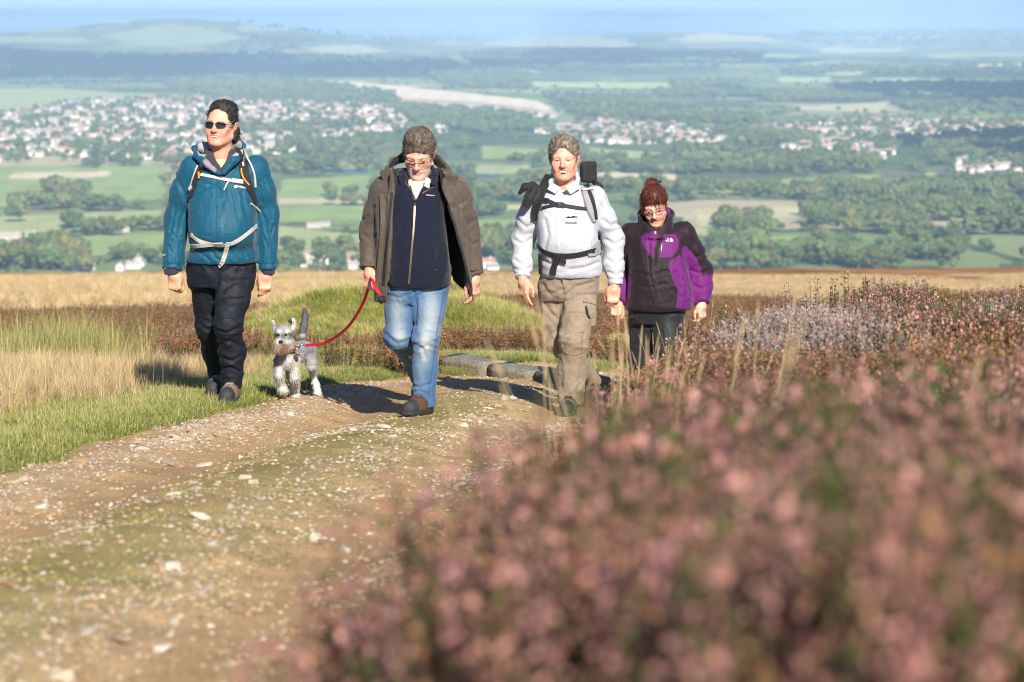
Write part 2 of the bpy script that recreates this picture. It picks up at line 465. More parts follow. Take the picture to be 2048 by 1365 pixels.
def stone_spots(n, rng, y0, y1):
    out = []
    while len(out) < n:
        m = n * 3
        y = y0 * (y1 / y0) ** rng.random(m)
        x = path_left(y) + rng.random(m) * (bank_edge(y) - path_left(y) + .1)
        s = x - path_left(y)
        w = .12 + .95 * np.exp(-((s - .27) / .17) ** 2) + .55 * np.exp(-((s - 1.40) / .16) ** 2) + .3 * np.exp(-((s - 2.0) / .2) ** 2) + .2 * np.exp(-((s - .95) / .15) ** 2)
        w *= (.35 + .9 * sstep(-.1, .5, n2(x, y, 1.3, 41, 2))) * np.where((y > 16) & (y < 18.5), 1.3, 1)
        k = (rng.random(m) < w) & (np.abs(x) < .25 * y + .2) & (path_mask(x, y) > .4)
        for a in np.nonzero(k)[0]:
            out.append((x[a], y[a]))
    return np.array(out[:n])
rs = np.random.default_rng(5)
protos = {}
spots = stone_spots(285, rs, 4.4, 18.5)
for i, (x, y) in enumerate(spots):
    k = i % 9; m = int(rs.choice([0, 0, 0, 1, 1, 2, 3, 4, 4, 5]))
    if rs.random() < .5: m = [0, 1, 4][i % 3]
    if (k, m) not in protos:
        me = hull_stone(k, .42 + .05 * (k % 4)); me.materials.append(M_stone[m]); protos[(k, m)] = me
    o = link('stone', protos[(k, m)], None, path)
    r = (.013 + .028 * rs.random() ** 2.6) * (1.0 if y > 9 else .9)
    o.location = (x, y, path_top(x, y) + r * .02)
    o.rotation_euler = (rs.normal() * .2, rs.normal() * .2, rs.random() * 6.28)
    o.scale = (r * rs.uniform(.9, 1.5), r * rs.uniform(.9, 1.3), r * rs.uniform(.7, 1.1))
# a few stones that stand out in the photograph: left verge whites, big pale ones in the middle
for (u, v, Y, r, m) in [(627, 1065, 7.3, .032, 4), (402, 1056, 7.4, .034, 4), (345, 1148, 6.3, .036, 4), (340, 915, 10.1, .032, 1), (162, 938, 9.6, .032, 3), (410, 915, 10.1, .036, 4), (742, 915, 10.1, .03, 4), (222, 830, 12.9, .022, 4), (266, 830, 12.9, .02, 4), (580, 815, 13.2, .035, 4), (175, 1272, 5.2, .03, 4), (325, 1278, 5.15, .028, 4), (690, 1078, 7.1, .03, 4)]:
    p = at(u, v, Y); k = int(rs.integers(9))
    if (k, m) not in protos:
        me = hull_stone(k, .5); me.materials.append(M_stone[m]); protos[(k, m)] = me
    o = link('stone', protos[(k, m)], None, path); o.location = (p[0], p[1], float(top_z(p[0], p[1])) + r * .2)
    o.rotation_euler = (rs.normal() * .15, rs.normal() * .15, rs.random() * 6); o.scale = (r * 1.25, r, r * .9)
# the grit
gs = stone_spots(22000, rs, 4.0, 19.0)
unit = []
for k in range(6):
    r = np.random.default_rng(200 + k)
    V = np.array([[1, 0, 0], [-1, 0, 0], [0, 1, 0], [0, -1, 0], [0, 0, 1], [0, 0, -1], [.6, .6, .4], [-.6, -.5, .45]]) * r.uniform(.75, 1.15, (8, 1)) * np.array([1, .8, .55])
    bm = bmesh.new(); vs = [bm.verts.new(q) for q in V]; bmesh.ops.convex_hull(bm, input=vs)
    bmesh.ops.delete(bm, geom=[v for v in bm.verts if not v.link_faces], context='VERTS')
    bm.verts.index_update(); bmesh.ops.triangulate(bm, faces=bm.faces)
    unit.append((np.array([v.co[:] for v in bm.verts]), np.array([[v.index for v in f.verts] for f in bm.faces]))); bm.free()
G = Geo()
for k in range(6):
    q = gs[k::6]; n = len(q); V, T = unit[k]
    a = rs.random(n) * 6.28; r = .0035 + .0105 * rs.random(n) ** 2.2
    c, sn = np.cos(a), np.sin(a)
    W = np.empty((n, len(V), 3))
    W[:, :, 0] = (V[:, 0] * c[:, None] - V[:, 1] * sn[:, None]) * r[:, None]
    W[:, :, 1] = (V[:, 0] * sn[:, None] + V[:, 1] * c[:, None]) * r[:, None]
    W[:, :, 2] = V[:, 2] * r[:, None]
    W += np.stack([q[:, 0], q[:, 1], path_top(q[:, 0], q[:, 1]) + r * .2], -1)[:, None]
    pal = np.array([[.43, .355, .26], [.38, .30, .21], [.32, .29, .25], [.41, .27, .15], [.50, .44, .36], [.27, .175, .11]])[rs.choice(6, n, p=[.3, .25, .12, .15, .13, .05])] * rs.uniform(.75, 1.1, (n, 1))
    G.add(W.reshape(-1, 3), (T[None] + (np.arange(n) * len(V))[:, None, None]).reshape(-1, 3), np.repeat(pal, len(V), 0))
gravel = link('gravel', G.mesh('gravel', False), mk('gravel', attr=True, rough=.9, var=.15, vscale=40, spec=.2), path, kind='stuff')

# ---- stone kerb behind the track: three weathered blocks
M_kerb = mk('kerb_stone', (.19, .165, .125), .9, .35, 9, .9, 60, .2, var2=.35, v2scale=40, bdist=.012)
M_lichen = mk('kerb_top', (.22, .22, .18), .9, .3, 14, .8, 70, .2, var2=.3, v2scale=60, bdist=.01)
A = np.array([-.47, 18.05]); B = np.array([.80, 16.55])
kb = empty('stone_kerb', (float(A[0]), float(A[1]), float(ground_z(*A))), label='low weathered stone kerb of long blocks at the back of the track', category='kerb')
dirv = (B - A) / np.linalg.norm(B - A); ang = math.atan2(dirv[1], dirv[0]); Ltot = np.linalg.norm(B - A)
for (a, b, dz) in [(0, .285, .0), (.29, .555, -.004), (.56, .86, .003)]:
    c = A + dirv * Ltot * (a + b) / 2 + np.array([-dirv[1], dirv[0]]) * -.0
    bm = bmesh.new(); bmesh.ops.create_cube(bm, size=1)
    for v in bm.verts: v.co = Vector((v.co.x * Ltot * (b - a), v.co.y * .24, v.co.z * .20))
    bmesh.ops.bevel(bm, geom=list(bm.edges), offset=.014, segments=2, affect='EDGES')
    bmesh.ops.subdivide_edges(bm, edges=[e for e in bm.edges if e.calc_length() > .08], cuts=5, use_grid_fill=True)
    co = np.array([v.co[:] for v in bm.verts]); dn = np.stack([vnoise(co * 14 + a * 50 + k * 9, 50 + k) for k in range(3)], -1) * .006 + np.stack([vnoise(co * 45 + k * 9, 60 + k) for k in range(3)], -1) * .0025
    for v, d in zip(bm.verts, dn): v.co += Vector(d)
    me = bm_mesh('block', bm, True); me.materials.append(M_kerb); me.materials.append(M_lichen)
    for p in me.polygons:
        if p.normal.z > .8: p.material_index = 1
    o = link('block', me, None, kb)
    gz = float(ground_z(*A)) * (1 - (a + b) / 2) + float(ground_z(*B)) * (a + b) / 2
    o.location = (c[0] - A[0], c[1] - A[1] + .10, gz - .012 + dz - kb.location.z)
    o.rotation_euler = (0, -math.atan2(float(ground_z(*A)) - float(ground_z(*B)), Ltot) * -1, ang)
# ================================================================== the valley below: fields, woods, towns
VB = -150.0
def valley_z(x, y):
    x = np.asarray(x, float); y = np.asarray(y, float) + 0 * x
    r = sstep(4500, 11000, y)
    z = VB + 3.5 * n2(x, y, 1 / 900., 91, 2) * sstep(1300, 2600, y) + 26 * r * n2(x, y * .7, 1 / 2600., 92, 3)
    z = z + r * 14
    z = z + g2(x, y, -1950, 14500, 560, 1500, 118) + g2(x, y, -2900, 15500, 900, 1500, 80) + g2(x, y, -1300, 13500, 700, 900, 45)
    z = z + g2(x, y, 900, 15500, 900, 1300, 45) + g2(x, y, 420, 7600, 520, 500, 26) + g2(x, y, 4000, 20000, 2500, 3000, 60)
    z = z + g2(x, y, 1500, 15500, 700, 800, 40) + g2(x, y, 900, 9200, 900, 900, 22)
    z = z + sstep(16000, 60000, y) * 95 * (1 + .25 * n2(x, y, 1 / 9000., 93, 2))
    return z
def hit(u, v):
    """plan position on the valley floor of a place seen at u, v"""
    u = np.asarray(u, float); v = np.asarray(v, float)
    dx, dy, dz = ray(u, v)
    sl = np.minimum(dz / dy, -1e-4)
    z = np.full(u.shape, VB)
    y = (z - CAMZ) / sl
    for _ in range(30):
        y = np.clip(y, 1200, 60000)
        y = .5 * y + .5 * np.clip((valley_z(dx / dy * y, y) - CAMZ) / sl, 1200, 60000)
    return dx / dy * y, y
vrow = np.concatenate([np.linspace(640, 330, 150), np.linspace(329.3, 54, 360), [53.4, 52.8, 52.2, 51.7]])
Yv = (CAMZ - VB) * F / (vrow - 50.0)
Yv = np.concatenate([Yv, [95000.]])
Tv = np.linspace(-.33, .33, 430)
YV, TV = np.meshgrid(Yv, Tv, indexing='ij'); XV = YV * TV
ZV = valley_z(XV, YV)
xf, yf = XV.ravel(), YV.ravel()
uf, vf = proj(np.stack([xf, yf, ZV.ravel()], -1))
wu = uf + 9 * n2(xf, yf, 1 / 140., 101, 2); wv = vf + 1.6 * n2(xf, yf, 1 / 160., 102, 2)
# patchwork of fields: cells with their own crop colour, hedges along the edges
def cells(x, y, size, seed):
    gx = x / size; gy = y / (size * 1.7)
    ix, iy = np.floor(gx), np.floor(gy)
    d1 = np.full(x.shape, 9.); d2 = d1.copy(); cid = np.zeros(x.shape)
    for a in (-1, 0, 1):
        for b in (-1, 0, 1):
            jx, jy = (ix + a).astype(np.int64), (iy + b).astype(np.int64); o = np.zeros_like(jx)
            px = jx + .5 + .4 * _hash(jx, jy, o, seed); pyy = jy + .5 + .4 * _hash(jx, jy, o + 1, seed)
            d = np.maximum(np.abs(gx - px + .25 * (gy - pyy)), np.abs(gy - pyy)) + .15 * np.hypot(gx - px, gy - pyy)
            h = _hash(jx, jy, o + 2, seed)
            m = d < d1
            d2 = np.where(m, d1, np.minimum(d2, d)); cid = np.where(m, h, cid); d1 = np.where(m, d, d1)
    return cid, (d2 - d1) * size
PALF = np.array([[.17, .23, .08], [.20, .255, .09], [.24, .28, .11], [.15, .21, .075], [.30, .31, .15], [.19, .24, .09], [.44, .38, .23], [.23, .27, .10]])
cid, ed = cells(xf, yf, 150., 5)
CV = PALF[np.clip(((cid + 1) / 2 * len(PALF)).astype(int), 0, len(PALF) - 1)].copy()
CV *= (1 + .12 * n2(xf, yf, 1 / 60., 103, 2))[:, None]
hedge = sstep(16, 7, ed + 6 * n2(xf, yf, 1 / 30., 104, 1)) * sstep(9000, 4000, yf)
dk = sstep(.0, .35, n2(xf, yf, 1 / 700., 105, 3)) * .75
CV = CV * (1 - dk[:, None]) + np.array([.05, .085, .035]) * dk[:, None]
CV = CV * (1 - hedge[:, None]) + np.array([.05, .085, .03]) * hedge[:, None]
LG = (.25, .33, .11); PG = (.33, .37, .16); TAN = (.60, .50, .34); STB = (.70, .59, .45); PST = (.47, .44, .25)
FIELDS = [([(-200, 335), (330, 332), (330, 398), (-200, 425)], LG), ([(20, 346), (215, 343), (215, 354), (20, 358)], TAN), ([(-200, 440), (330, 420), (330, 453), (-200, 476)], PG),
          ([(-200, 482), (330, 468), (370, 512), (-200, 512)], LG), ([(560, 360), (740, 350), (740, 392), (560, 402)], LG), ([(560, 398), (740, 395), (740, 408), (560, 410)], PST), ([(555, 412), (740, 412), (740, 440), (555, 446)], LG), ([(560, 452), (720, 470), (720, 500), (560, 498)], PG),
          ([(950, 330), (1060, 330), (1060, 345), (950, 350)], PG), ([(950, 365), (1040, 360), (1040, 388), (950, 398)], LG), ([(950, 405), (1060, 410), (1060, 420), (950, 422)], PST), ([(940, 440), (1040, 440), (1035, 490), (945, 480)], LG),
          ([(1190, 344), (1350, 345), (1350, 364), (1190, 364)], TAN), ([(1420, 365), (1640, 355), (1640, 382), (1420, 386)], LG), ([(1755, 372), (1870, 343), (1900, 366), (1760, 388)], PG), ([(1700, 352), (1760, 350), (1770, 384), (1700, 384)], LG),
          ([(1385, 420), (1600, 413), (1625, 430), (1400, 452)], PST), ([(1385, 455), (1490, 440), (1465, 470), (1388, 480)], PG), ([(1480, 480), (1600, 470), (1600, 482), (1500, 492)], LG),
          ([(525, 157), (700, 163), (850, 178), (950, 188), (1080, 203), (1118, 226), (1110, 236), (1040, 232), (960, 222), (800, 211), (790, 190), (700, 176), (560, 164)], STB),
          ([(800, 196), (960, 203), (1110, 222), (1110, 229), (960, 215), (800, 203)], (.47, .38, .29)),
          ([(-200, 178), (120, 178), (310, 190), (200, 216), (-200, 232)], PG), ([(-200, 250), (70, 252), (60, 268), (-200, 280)], LG),
          ([(200, 72), (330, 47), (420, 57), (500, 76), (400, 92), (290, 94)], PG), ([(-200, 70), (170, 74), (190, 86), (-200, 88)], PG), ([(205, 40), (260, 40), (255, 46), (205, 46)], TAN), ([(480, 52), (560, 45), (640, 55), (600, 62), (480, 62)], PG),
          ([(610, 95), (720, 88), (785, 104), (640, 112)], PST), ([(870, 124), (1000, 130), (1090, 146), (900, 141)], PG), ([(780, 120), (850, 122), (850, 129), (790, 128)], LG),
          ([(1060, 164), (1340, 165), (1350, 178), (1070, 174)], PG), ([(960, 90), (1060, 66), (1180, 70), (1290, 91), (1150, 101)], PST), ([(1350, 86), (1400, 66), (1500, 69), (1585, 86)], PST), ([(1340, 78), (1430, 64), (1530, 78)], TAN), ([(700, 70), (820, 68), (840, 76), (720, 78)], PST), ([(40, 60), (150, 56), (160, 63), (60, 66)], PG), ([(1100, 108), (1200, 112), (1180, 118), (1090, 114)], PG), ([(1640, 98), (1800, 96), (1820, 104), (1650, 106)], PST), ([(1850, 108), (2050, 104), (2050, 112), (1870, 116)], PG), ([(640, 128), (760, 130), (740, 136), (650, 136)], PG), ([(1700, 70), (1900, 72), (1890, 78), (1710, 78)], PST), ([(860, 82), (940, 80), (950, 88), (870, 90)], PG), ([(1880, 130), (2048, 126), (2048, 134), (1890, 138)], PST),
          ([(1590, 120), (1730, 125), (1730, 151), (1640, 151)], PG), ([(1520, 108), (1600, 112), (1590, 122), (1520, 118)], PG), ([(1750, 155), (2010, 160), (1900, 176), (1740, 170)], PG), ([(1590, 214), (1780, 204), (1770, 226), (1600, 221)], PST), ([(1640, 181), (1715, 180), (1715, 187), (1640, 187)], TAN),
          ([(1860, 235), (2000, 228), (1990, 242), (1860, 243)], LG), ([(1350, 160), (1450, 160), (1440, 168), (1350, 168)], LG), ([(1560, 156), (1660, 154), (1660, 164), (1560, 166)], PG),
          ([(1350, 292), (1650, 318), (1600, 330), (1340, 318)], PG), ([(960, 292), (1100, 300), (1090, 318), (960, 318)], LG), ([(650, 322), (730, 318), (740, 338), (650, 340)], PG), ([(1180, 296), (1330, 306), (1330, 322), (1180, 322)], PG)]
for poly, c in FIELDS:
    m = inpoly(wu, wv, poly)
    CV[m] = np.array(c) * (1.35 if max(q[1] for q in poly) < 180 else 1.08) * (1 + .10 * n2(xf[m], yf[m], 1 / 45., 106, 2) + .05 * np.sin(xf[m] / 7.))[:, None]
for poly in [[(655, 338), (735, 340), (735, 345), (650, 344)], [(1395, 328), (1432, 327), (1432, 333), (1395, 334)], [(945, 346), (1000, 350), (1000, 356), (945, 354)]]:
    CV[inpoly(uf, vf, poly)] = (.05, .11, .22)
M_val = mk('valley_floor', attr=True, rough=.95, var=.12, vscale=.02, spec=.1)
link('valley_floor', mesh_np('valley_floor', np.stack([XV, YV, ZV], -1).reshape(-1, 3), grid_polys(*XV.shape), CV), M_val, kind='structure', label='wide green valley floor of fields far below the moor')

# ---- trees: crowns of leaf clumps on a tapered trunk
M_crown = mk('tree_crown', attr=True, rough=.8, var=.25, vscale=.35, hue_rand=.28, spec=.15, transl=.12)
M_bark = mk('tree_bark', (.13, .10, .07), .9, .2, 2.)
CROWN_COL = [(.125, .17, .06), (.155, .195, .065), (.105, .155, .06), (.18, .19, .07), (.205, .185, .075), (.095, .14, .06)]
def crown_mesh(seed, w, h, nleaf, col, lobes=9, leaf=1.0):
    r = np.random.default_rng(seed); G = Geo()
    c0 = np.array([0, 0, h * .56])
    L = [(c0, np.array([w * .36, w * .36, h * .36]))]
    for i in range(lobes):
        a = i / lobes * 6.28 + r.normal(0, .3); e = r.uniform(-.35, .95)
        d = np.array([math.cos(a) * math.cos(e), math.sin(a) * math.cos(e), math.sin(e)])
        L.append((c0 + d * np.array([w * .34, w * .34, h * .30]), np.array([w * .19, w * .19, h * .16]) * r.uniform(.75, 1.3)))
    per = nleaf // len(L)
    for (c, rad) in L:
        p = r.normal(size=(per, 3)); p /= np.linalg.norm(p, axis=1)[:, None]; nrm = p.copy()
        P = c + p * rad * r.uniform(.72, 1.12, (per, 1))
        e1 = np.cross(nrm + r.normal(0, .5, (per, 3)), [0.1, .2, 1.]); e1 /= np.linalg.norm(e1, axis=1)[:, None]
        e2 = np.cross(nrm + r.normal(0, .45, (per, 3)), e1); e2 /= np.linalg.norm(e2, axis=1)[:, None]
        sz = leaf * r.uniform(.5, 1.2, (per, 1))
        W = np.stack([P - e1 * sz, P - e2 * sz * .8, P + e1 * sz, P + e2 * sz * .8], 1)
        C = np.asarray(col) * r.uniform(.75, 1.3, (per, 1))
        G.add(W.reshape(-1, 3), np.arange(per * 4).reshape(-1, 4), np.repeat(C, 4, 0))
        # dense inner mass so that the crown is not see-through everywhere
        bm = bmesh.new(); bmesh.ops.create_icosphere(bm, subdivisions=1, radius=1)
        Vi = np.array([v.co[:] for v in bm.verts]); Ti = np.array([[v.index for v in f.verts] for f in bm.faces]); bm.free()
        Vi = c + Vi * rad * .86 * (1 + .15 * r.normal(size=(len(Vi), 1)))
        G.add(Vi, Ti, np.asarray(col) * .8)
    me = G.mesh('crown', False); me.materials.append(M_crown); return me
def trunk_mesh(seed, w, h):
    r = np.random.default_rng(seed); G = Geo()
    V, F_ = tube_v(cr([(0, 0, -.5), (.1, 0, h * .25), (0, .1, h * .6)], 6), np.linspace(w * .045, w * .02, 6), 6); G.add(V, F_)
    for i in range(4):
        a = i * 1.57 + r.normal(0, .3); V, F_ = tube_v(np.array([(0, 0, h * .28), (math.cos(a) * w * .2, math.sin(a) * w * .2, h * .5)]), [w * .02, w * .008], 5); G.add(V, F_)
    me = G.mesh('trunk'); me.materials.append(M_bark); return me
TREES = []
for i in range(8):
    w = [13, 15, 11, 9, 16, 12, 10, 14][i]; h = [13, 15, 14, 16, 14, 11, 12, 17][i]
    TREES.append((crown_mesh(500 + i, w, h, 330, CROWN_COL[i % 6], 10, .95), trunk_mesh(520 + i, w, h)))
rv = np.random.default_rng(21)
def in_img(poly, n, seed=0):
    """random plan points, even on the ground, inside an area traced in the view"""
    P = np.array(poly, float)
    hx, hy = hit(P[:, 0], P[:, 1])
    r = np.random.default_rng(seed); out = []
    tries = 0
    while sum(map(len, out)) < n and tries < 40:
        x = r.uniform(hx.min(), hx.max(), n * 2); y = r.uniform(hy.min(), hy.max(), n * 2)
        m = inpoly(x, y, list(zip(hx, hy))); out.append(np.stack([x[m], y[m]], -1)); tries += 1
    q = np.concatenate(out)[:n]
    return q
WOODS = [  # outline, number of trees, gap noise, size
    ([(1400, 545), (1480, 480), (1600, 440), (1760, 400), (2200, 378), (2200, 548), (1430, 548)], 620, .15, 1.0),
    ([(1200, 372), (1420, 388), (1700, 388), (1760, 392), (1700, 425), (1560, 412), (1340, 418), (1200, 400)], 190, .0, 1.0),
    ([(1380, 450), (1520, 440), (1560, 470), (1400, 500)], 50, .1, 1.0),
    ([(90, 380), (180, 386), (185, 396), (100, 394)], 22, -.5, 1.0), ([(60, 405), (330, 398), (330, 425), (170, 425), (60, 420)], 60, .1, 1.0), ([(20, 415), (45, 414), (48, 445), (20, 445)], 10, -.5, 1.1),
    ([(90, 455), (160, 450), (160, 475), (95, 475)], 16, -.3, 1.0), ([(165, 465), (330, 455), (330, 468), (170, 474)], 24, 0, .8), ([(0, 528), (60, 512), (160, 512), (170, 540), (30, 545)], 40, -.3, 1.0),
    ([(-200, 520), (0, 515), (0, 545), (-200, 545)], 40, 0, 1.0), ([(560, 330), (740, 320), (740, 345), (560, 352)], 60, .1, 1.0), ([(565, 372), (640, 378), (640, 392), (565, 392)], 14, 0, 1.0), ([(640, 375), (740, 372), (740, 395), (650, 400)], 26, .1, 1.0),
    ([(560, 480), (620, 470), (720, 480), (720, 515), (560, 520)], 34, .1, .95), ([(960, 385), (1050, 385), (1050, 402), (960, 405)], 22, 0, 1.0), ([(945, 490), (1040, 480), (1040, 525), (950, 515)], 26, .1, 1.0), ([(960, 420), (1050, 422), (1050, 440), (960, 440)], 16, .1, 1.0),
    ([(860, 285), (1100, 320), (1110, 345), (960, 340), (870, 310)], 150, .1, 1.0), ([(1160, 325), (1420, 335), (1400, 352), (1180, 345)], 110, .05, 1.0), ([(1350, 300), (1640, 322), (1640, 352), (1360, 345)], 170, .1, 1.0), ([(1640, 330), (1760, 330), (1760, 368), (1640, 372)], 40, -.2, 1.2),
    ([(1480, 262), (1700, 300), (1680, 330), (1480, 300)], 130, .1, 1.0), ([(560, 290), (760, 290), (760, 318), (560, 318)], 120, .1, 1.0), ([(0, 330), (330, 318), (330, 332), (0, 342)], 70, .1, .9), ([(130, 300), (330, 295), (330, 315), (130, 318)], 70, .1, .9),
    ([(1840, 300), (1900, 278), (2200, 262), (2200, 352), (1980, 350), (1870, 330)], 500, -.2, 1.05),
    ([(330, 160), (560, 163), (700, 176), (790, 192), (800, 214), (700, 214), (480, 205), (330, 180)], 900, -.35, 1.0), ([(800, 217), (960, 226), (1060, 240), (1080, 262), (960, 270), (830, 250)], 500, -.4, 1.0),
    ([(1085, 195), (1300, 200), (1260, 226), (1130, 214)], 260, -.3, 1.1), ([(1130, 228), (1340, 215), (1520, 232), (1520, 252), (1180, 240)], 420, -.05, 1.0), ([(1520, 190), (1760, 192), (1760, 204), (1520, 206)], 300, -.2, 1.0), ([(1300, 185), (1660, 190), (1640, 200), (1320, 198)], 300, -.1, 1.0),
    ([(-200, 150), (330, 140), (560, 158), (330, 166), (-200, 176)], 1500, -.1, 1.15), ([(-200, 88), (230, 92), (480, 116), (900, 122), (920, 156), (560, 152), (-200, 150)], 4200, -.12, 1.5),
    ([(920, 112), (1080, 100), (1300, 103), (1500, 104), (1530, 118), (1440, 140), (1250, 152), (960, 138)], 2600, -.5, 1.5), ([(850, 142), (1060, 150), (1060, 182), (900, 178)], 800, -.25, 1.2), ([(1340, 165), (1500, 170), (1500, 186), (1350, 186)], 420, -.2, 1.2),
    ([(1560, 140), (2200, 132), (2200, 152), (1560, 152)], 900, -.05, 1.5), ([(1660, 176), (2200, 166), (2200, 205), (1900, 205), (1680, 188)], 1300, -.3, 1.25), ([(1780, 214), (2200, 205), (2200, 228), (1860, 232)], 520, -.1, 1.1),
    ([(1580, 62), (2200, 62), (2200, 92), (1600, 92)], 1500, -.2, 2.4), ([(560, 62), (960, 62), (940, 88), (560, 88)], 1200, -.05, 2.2), ([(-200, 52), (200, 46), (200, 66), (-200, 68)], 500, -.05, 2.0), ([(460, 66), (640, 62), (640, 92), (480, 96)], 500, -.2, 2.0),
    ([(1030, 330), (1180, 335), (1180, 420), (1040, 420)], 60, .15, .9), ([(1250, 420), (1400, 425), (1390, 545), (1250, 545)], 60, .15, .9), ([(560, 400), (740, 400), (740, 412), (560, 414)], 26, .05, .8), ([(1560, 385), (1760, 385), (1900, 372), (2100, 372), (2100, 395), (1760, 410)], 150, .0, 1.0), ([(1600, 430), (2100, 420), (2100, 470), (1620, 470)], 150, .05, .95), ([(330, 330), (560, 325), (560, 345), (330, 350)], 30, .1, .9), ([(1080, 300), (1500, 305), (1500, 330), (1080, 322)], 160, .1, .9),
    ([(240, 230), (330, 238), (330, 250), (30, 250), (30, 240)], 40, 0, .9), ([(460, 250), (620, 262), (640, 275), (470, 270)], 70, 0, .9)]
WNAME = ['in the big wood at the right', 'in the wood band right of the woman', 'in the clump right of the purple jacket', 'in the dark copse left of the teal jacket', 'in the tree line left of the teal jacket', 'in the tall pair at the far left edge', 'in the hedge corner at lower left', 'in the hedge line by the left barn', 'in the copse above the moor edge at far left', 'outside the far left edge', 'between the teal jacket and the brown coat, upper row', 'on the field between the two left walkers', 'beside the brown coat on its left', 'above the grass mound between two left walkers', 'between the brown coat and the pale sweatshirt, upper row', 'just over the moor edge right of the brown coat', 'between the brown coat and the pale sweatshirt, middle row', 'below the stubble field right of the brown coat', 'above the head of the person with pinned up hair', 'in the wood under the right town', 'in the tall clump below the right town', 'in the wood left of the right town', 'below the left town by the brown coat', 'along the lower edge of the left town', 'in the gardens under the left town', 'in the dark wood at the right edge']
pts = []; psz = []; pwood = []
for i, (poly, n, gap, sz) in enumerate(WOODS):
    q = in_img(poly, int(n * 1.5), 600 + i)
    k = n2(q[:, 0], q[:, 1], 1 / (55. + q[0, 1] * .02), 107 + i, 2) > gap * .8
    q = q[k][:int(n * 1.25)]
    pts.append(q); psz.append(np.full(len(q), sz)); pwood.append(np.full(len(q), i))
# hedgerow trees on the edges of the patchwork
n = 30000
y = 1350 * (9000 / 1350) ** rv.random(n); x = (rv.random(n) * 2 - 1) * .26 * y
_, e = cells(x, y, 150., 5); uu, vv = proj(np.stack([x, y, valley_z(x, y)], -1))
k = (e < 8) & (rv.random(n) < .9)
for poly, c in FIELDS: k &= ~inpoly(uu, vv, poly)
q = np.stack([x[k], y[k]], -1); pts.append(q); psz.append(rv.uniform(.45, .8, len(q))); pwood.append(np.full(len(q), 999))
pts = np.concatenate(pts); pwood = np.concatenate(pwood); psz = np.concatenate(psz) * rv.uniform(.72, 1.2, len(pts))
keepf = np.ones(len(pts), bool)
uu, vv = proj(np.stack([pts[:, 0], pts[:, 1], valley_z(pts[:, 0], pts[:, 1])], -1))
order = np.argsort(pts[:, 1])
tk = rv.choice(8, len(pts), p=[.18, .15, .16, .08, .1, .16, .09, .08])
seen = []; hidden = [(315, 200, 565, 560), (720, 255, 962, 560), (1022, 270, 1250, 560), (1245, 350, 1430, 560)]
for i in order:
    if len(seen) >= 300 : break
    a, b = uu[i], vv[i]
    if not (-30 < a < 2075) or b > 556: continue
    if any(x0 < a < x1 and y0 < b < y1 for x0, y0, x1, y1 in hidden): continue
    seen.append(i)
lone = np.zeros(len(pts), bool); lone[seen] = True
TLAB = ['broad green tree', 'large spreading green tree', 'dark bushy tree', 'tall narrow olive tree', 'broad yellow brown tree', 'low dark green tree', 'small upright green tree', 'tall full green tree']
def tree_label(i):
    w = int(pwood[i])
    if w < len(WNAME): where = WNAME[w]
    else: where = 'in a hedgerow ' + ('at the far left' if uu[i] < 330 else 'between the two left walkers' if uu[i] < 800 else 'near the middle of the valley' if uu[i] < 1250 else 'at the right')
    return TLAB[tk[i]] + ' ' + where
zt = valley_z(pts[:, 0], pts[:, 1])
for i in seen:
    s_ = float(psz[i])
    t = empty('tree', (pts[i, 0], pts[i, 1], zt[i]), label=tree_label(i), category='tree', group=tree_label(i))
    t.rotation_euler = (0, 0, rv.random() * 6.28); t.scale = (s_, s_, s_ * rv.uniform(.85, 1.15))
    link('crown', TREES[tk[i]][0], None, t); link('trunk', TREES[tk[i]][1], None, t)
r_ = ~lone
P_ = np.stack([pts[r_, 0], pts[r_, 1], zt[r_]], -1)
sz_ = psz[r_]
def far_tree(i):
    w = [13, 15, 11, 16][i]; h = [13, 14, 14, 13][i]
    return crown_mesh(560 + i, w, h, 130, CROWN_COL[i], 6, 1.5)
scatter('woodland', [(far_tree(i), M_crown) for i in range(4)], P_, rv.random(len(P_)) * 6.28, sz_, rv.integers(4, size=len(P_)), 'woods and hedgerows spread over the far valley', 'woodland')
print('trees', len(pts))

# ---- houses
WALLC = [(.74, .70, .65), (.66, .60, .54), (.57, .49, .42), (.48, .43, .38), (.80, .78, .75)]
ROOFC = [(.33, .24, .20), (.27, .26, .27), (.36, .21, .16), (.38, .31, .27)]
M_wall = [mk('house_wall_%d' % i, c, .85, .06, .3) for i, c in enumerate(WALLC)]
M_roof = [mk('house_roof_%d' % i, c, .8, .1, .5) for i, c in enumerate(ROOFC)]
M_win = mk('house_window', (.06, .07, .09), .2, 0, spec=.5)
def house_parts(L, W, H, R):
    e = .35
    wall = np.array([[-L, -W, 0], [L, -W, 0], [L, W, 0], [-L, W, 0], [-L, -W, H], [L, -W, H], [L, W, H], [-L, W, H], [-L, 0, H + R], [L, 0, H + R]])
    wq = np.array([[0, 1, 5, 4], [2, 3, 7, 6], [1, 2, 6, 5], [3, 0, 4, 7]]); wt = np.array([[5, 6, 9], [7, 4, 8]])
    k = R / W
    def slab(s):
        a = np.array([[-L - e, s * (W + e), H - e * k], [L + e, s * (W + e), H - e * k], [L + e, 0, H + R], [-L - e, 0, H + R]]) + [0, 0, .05]
        return np.vstack([a, a + [0, 0, .3]])
    return (wall, [wq, wt]), [slab(-1), slab(1)]
HM = {}
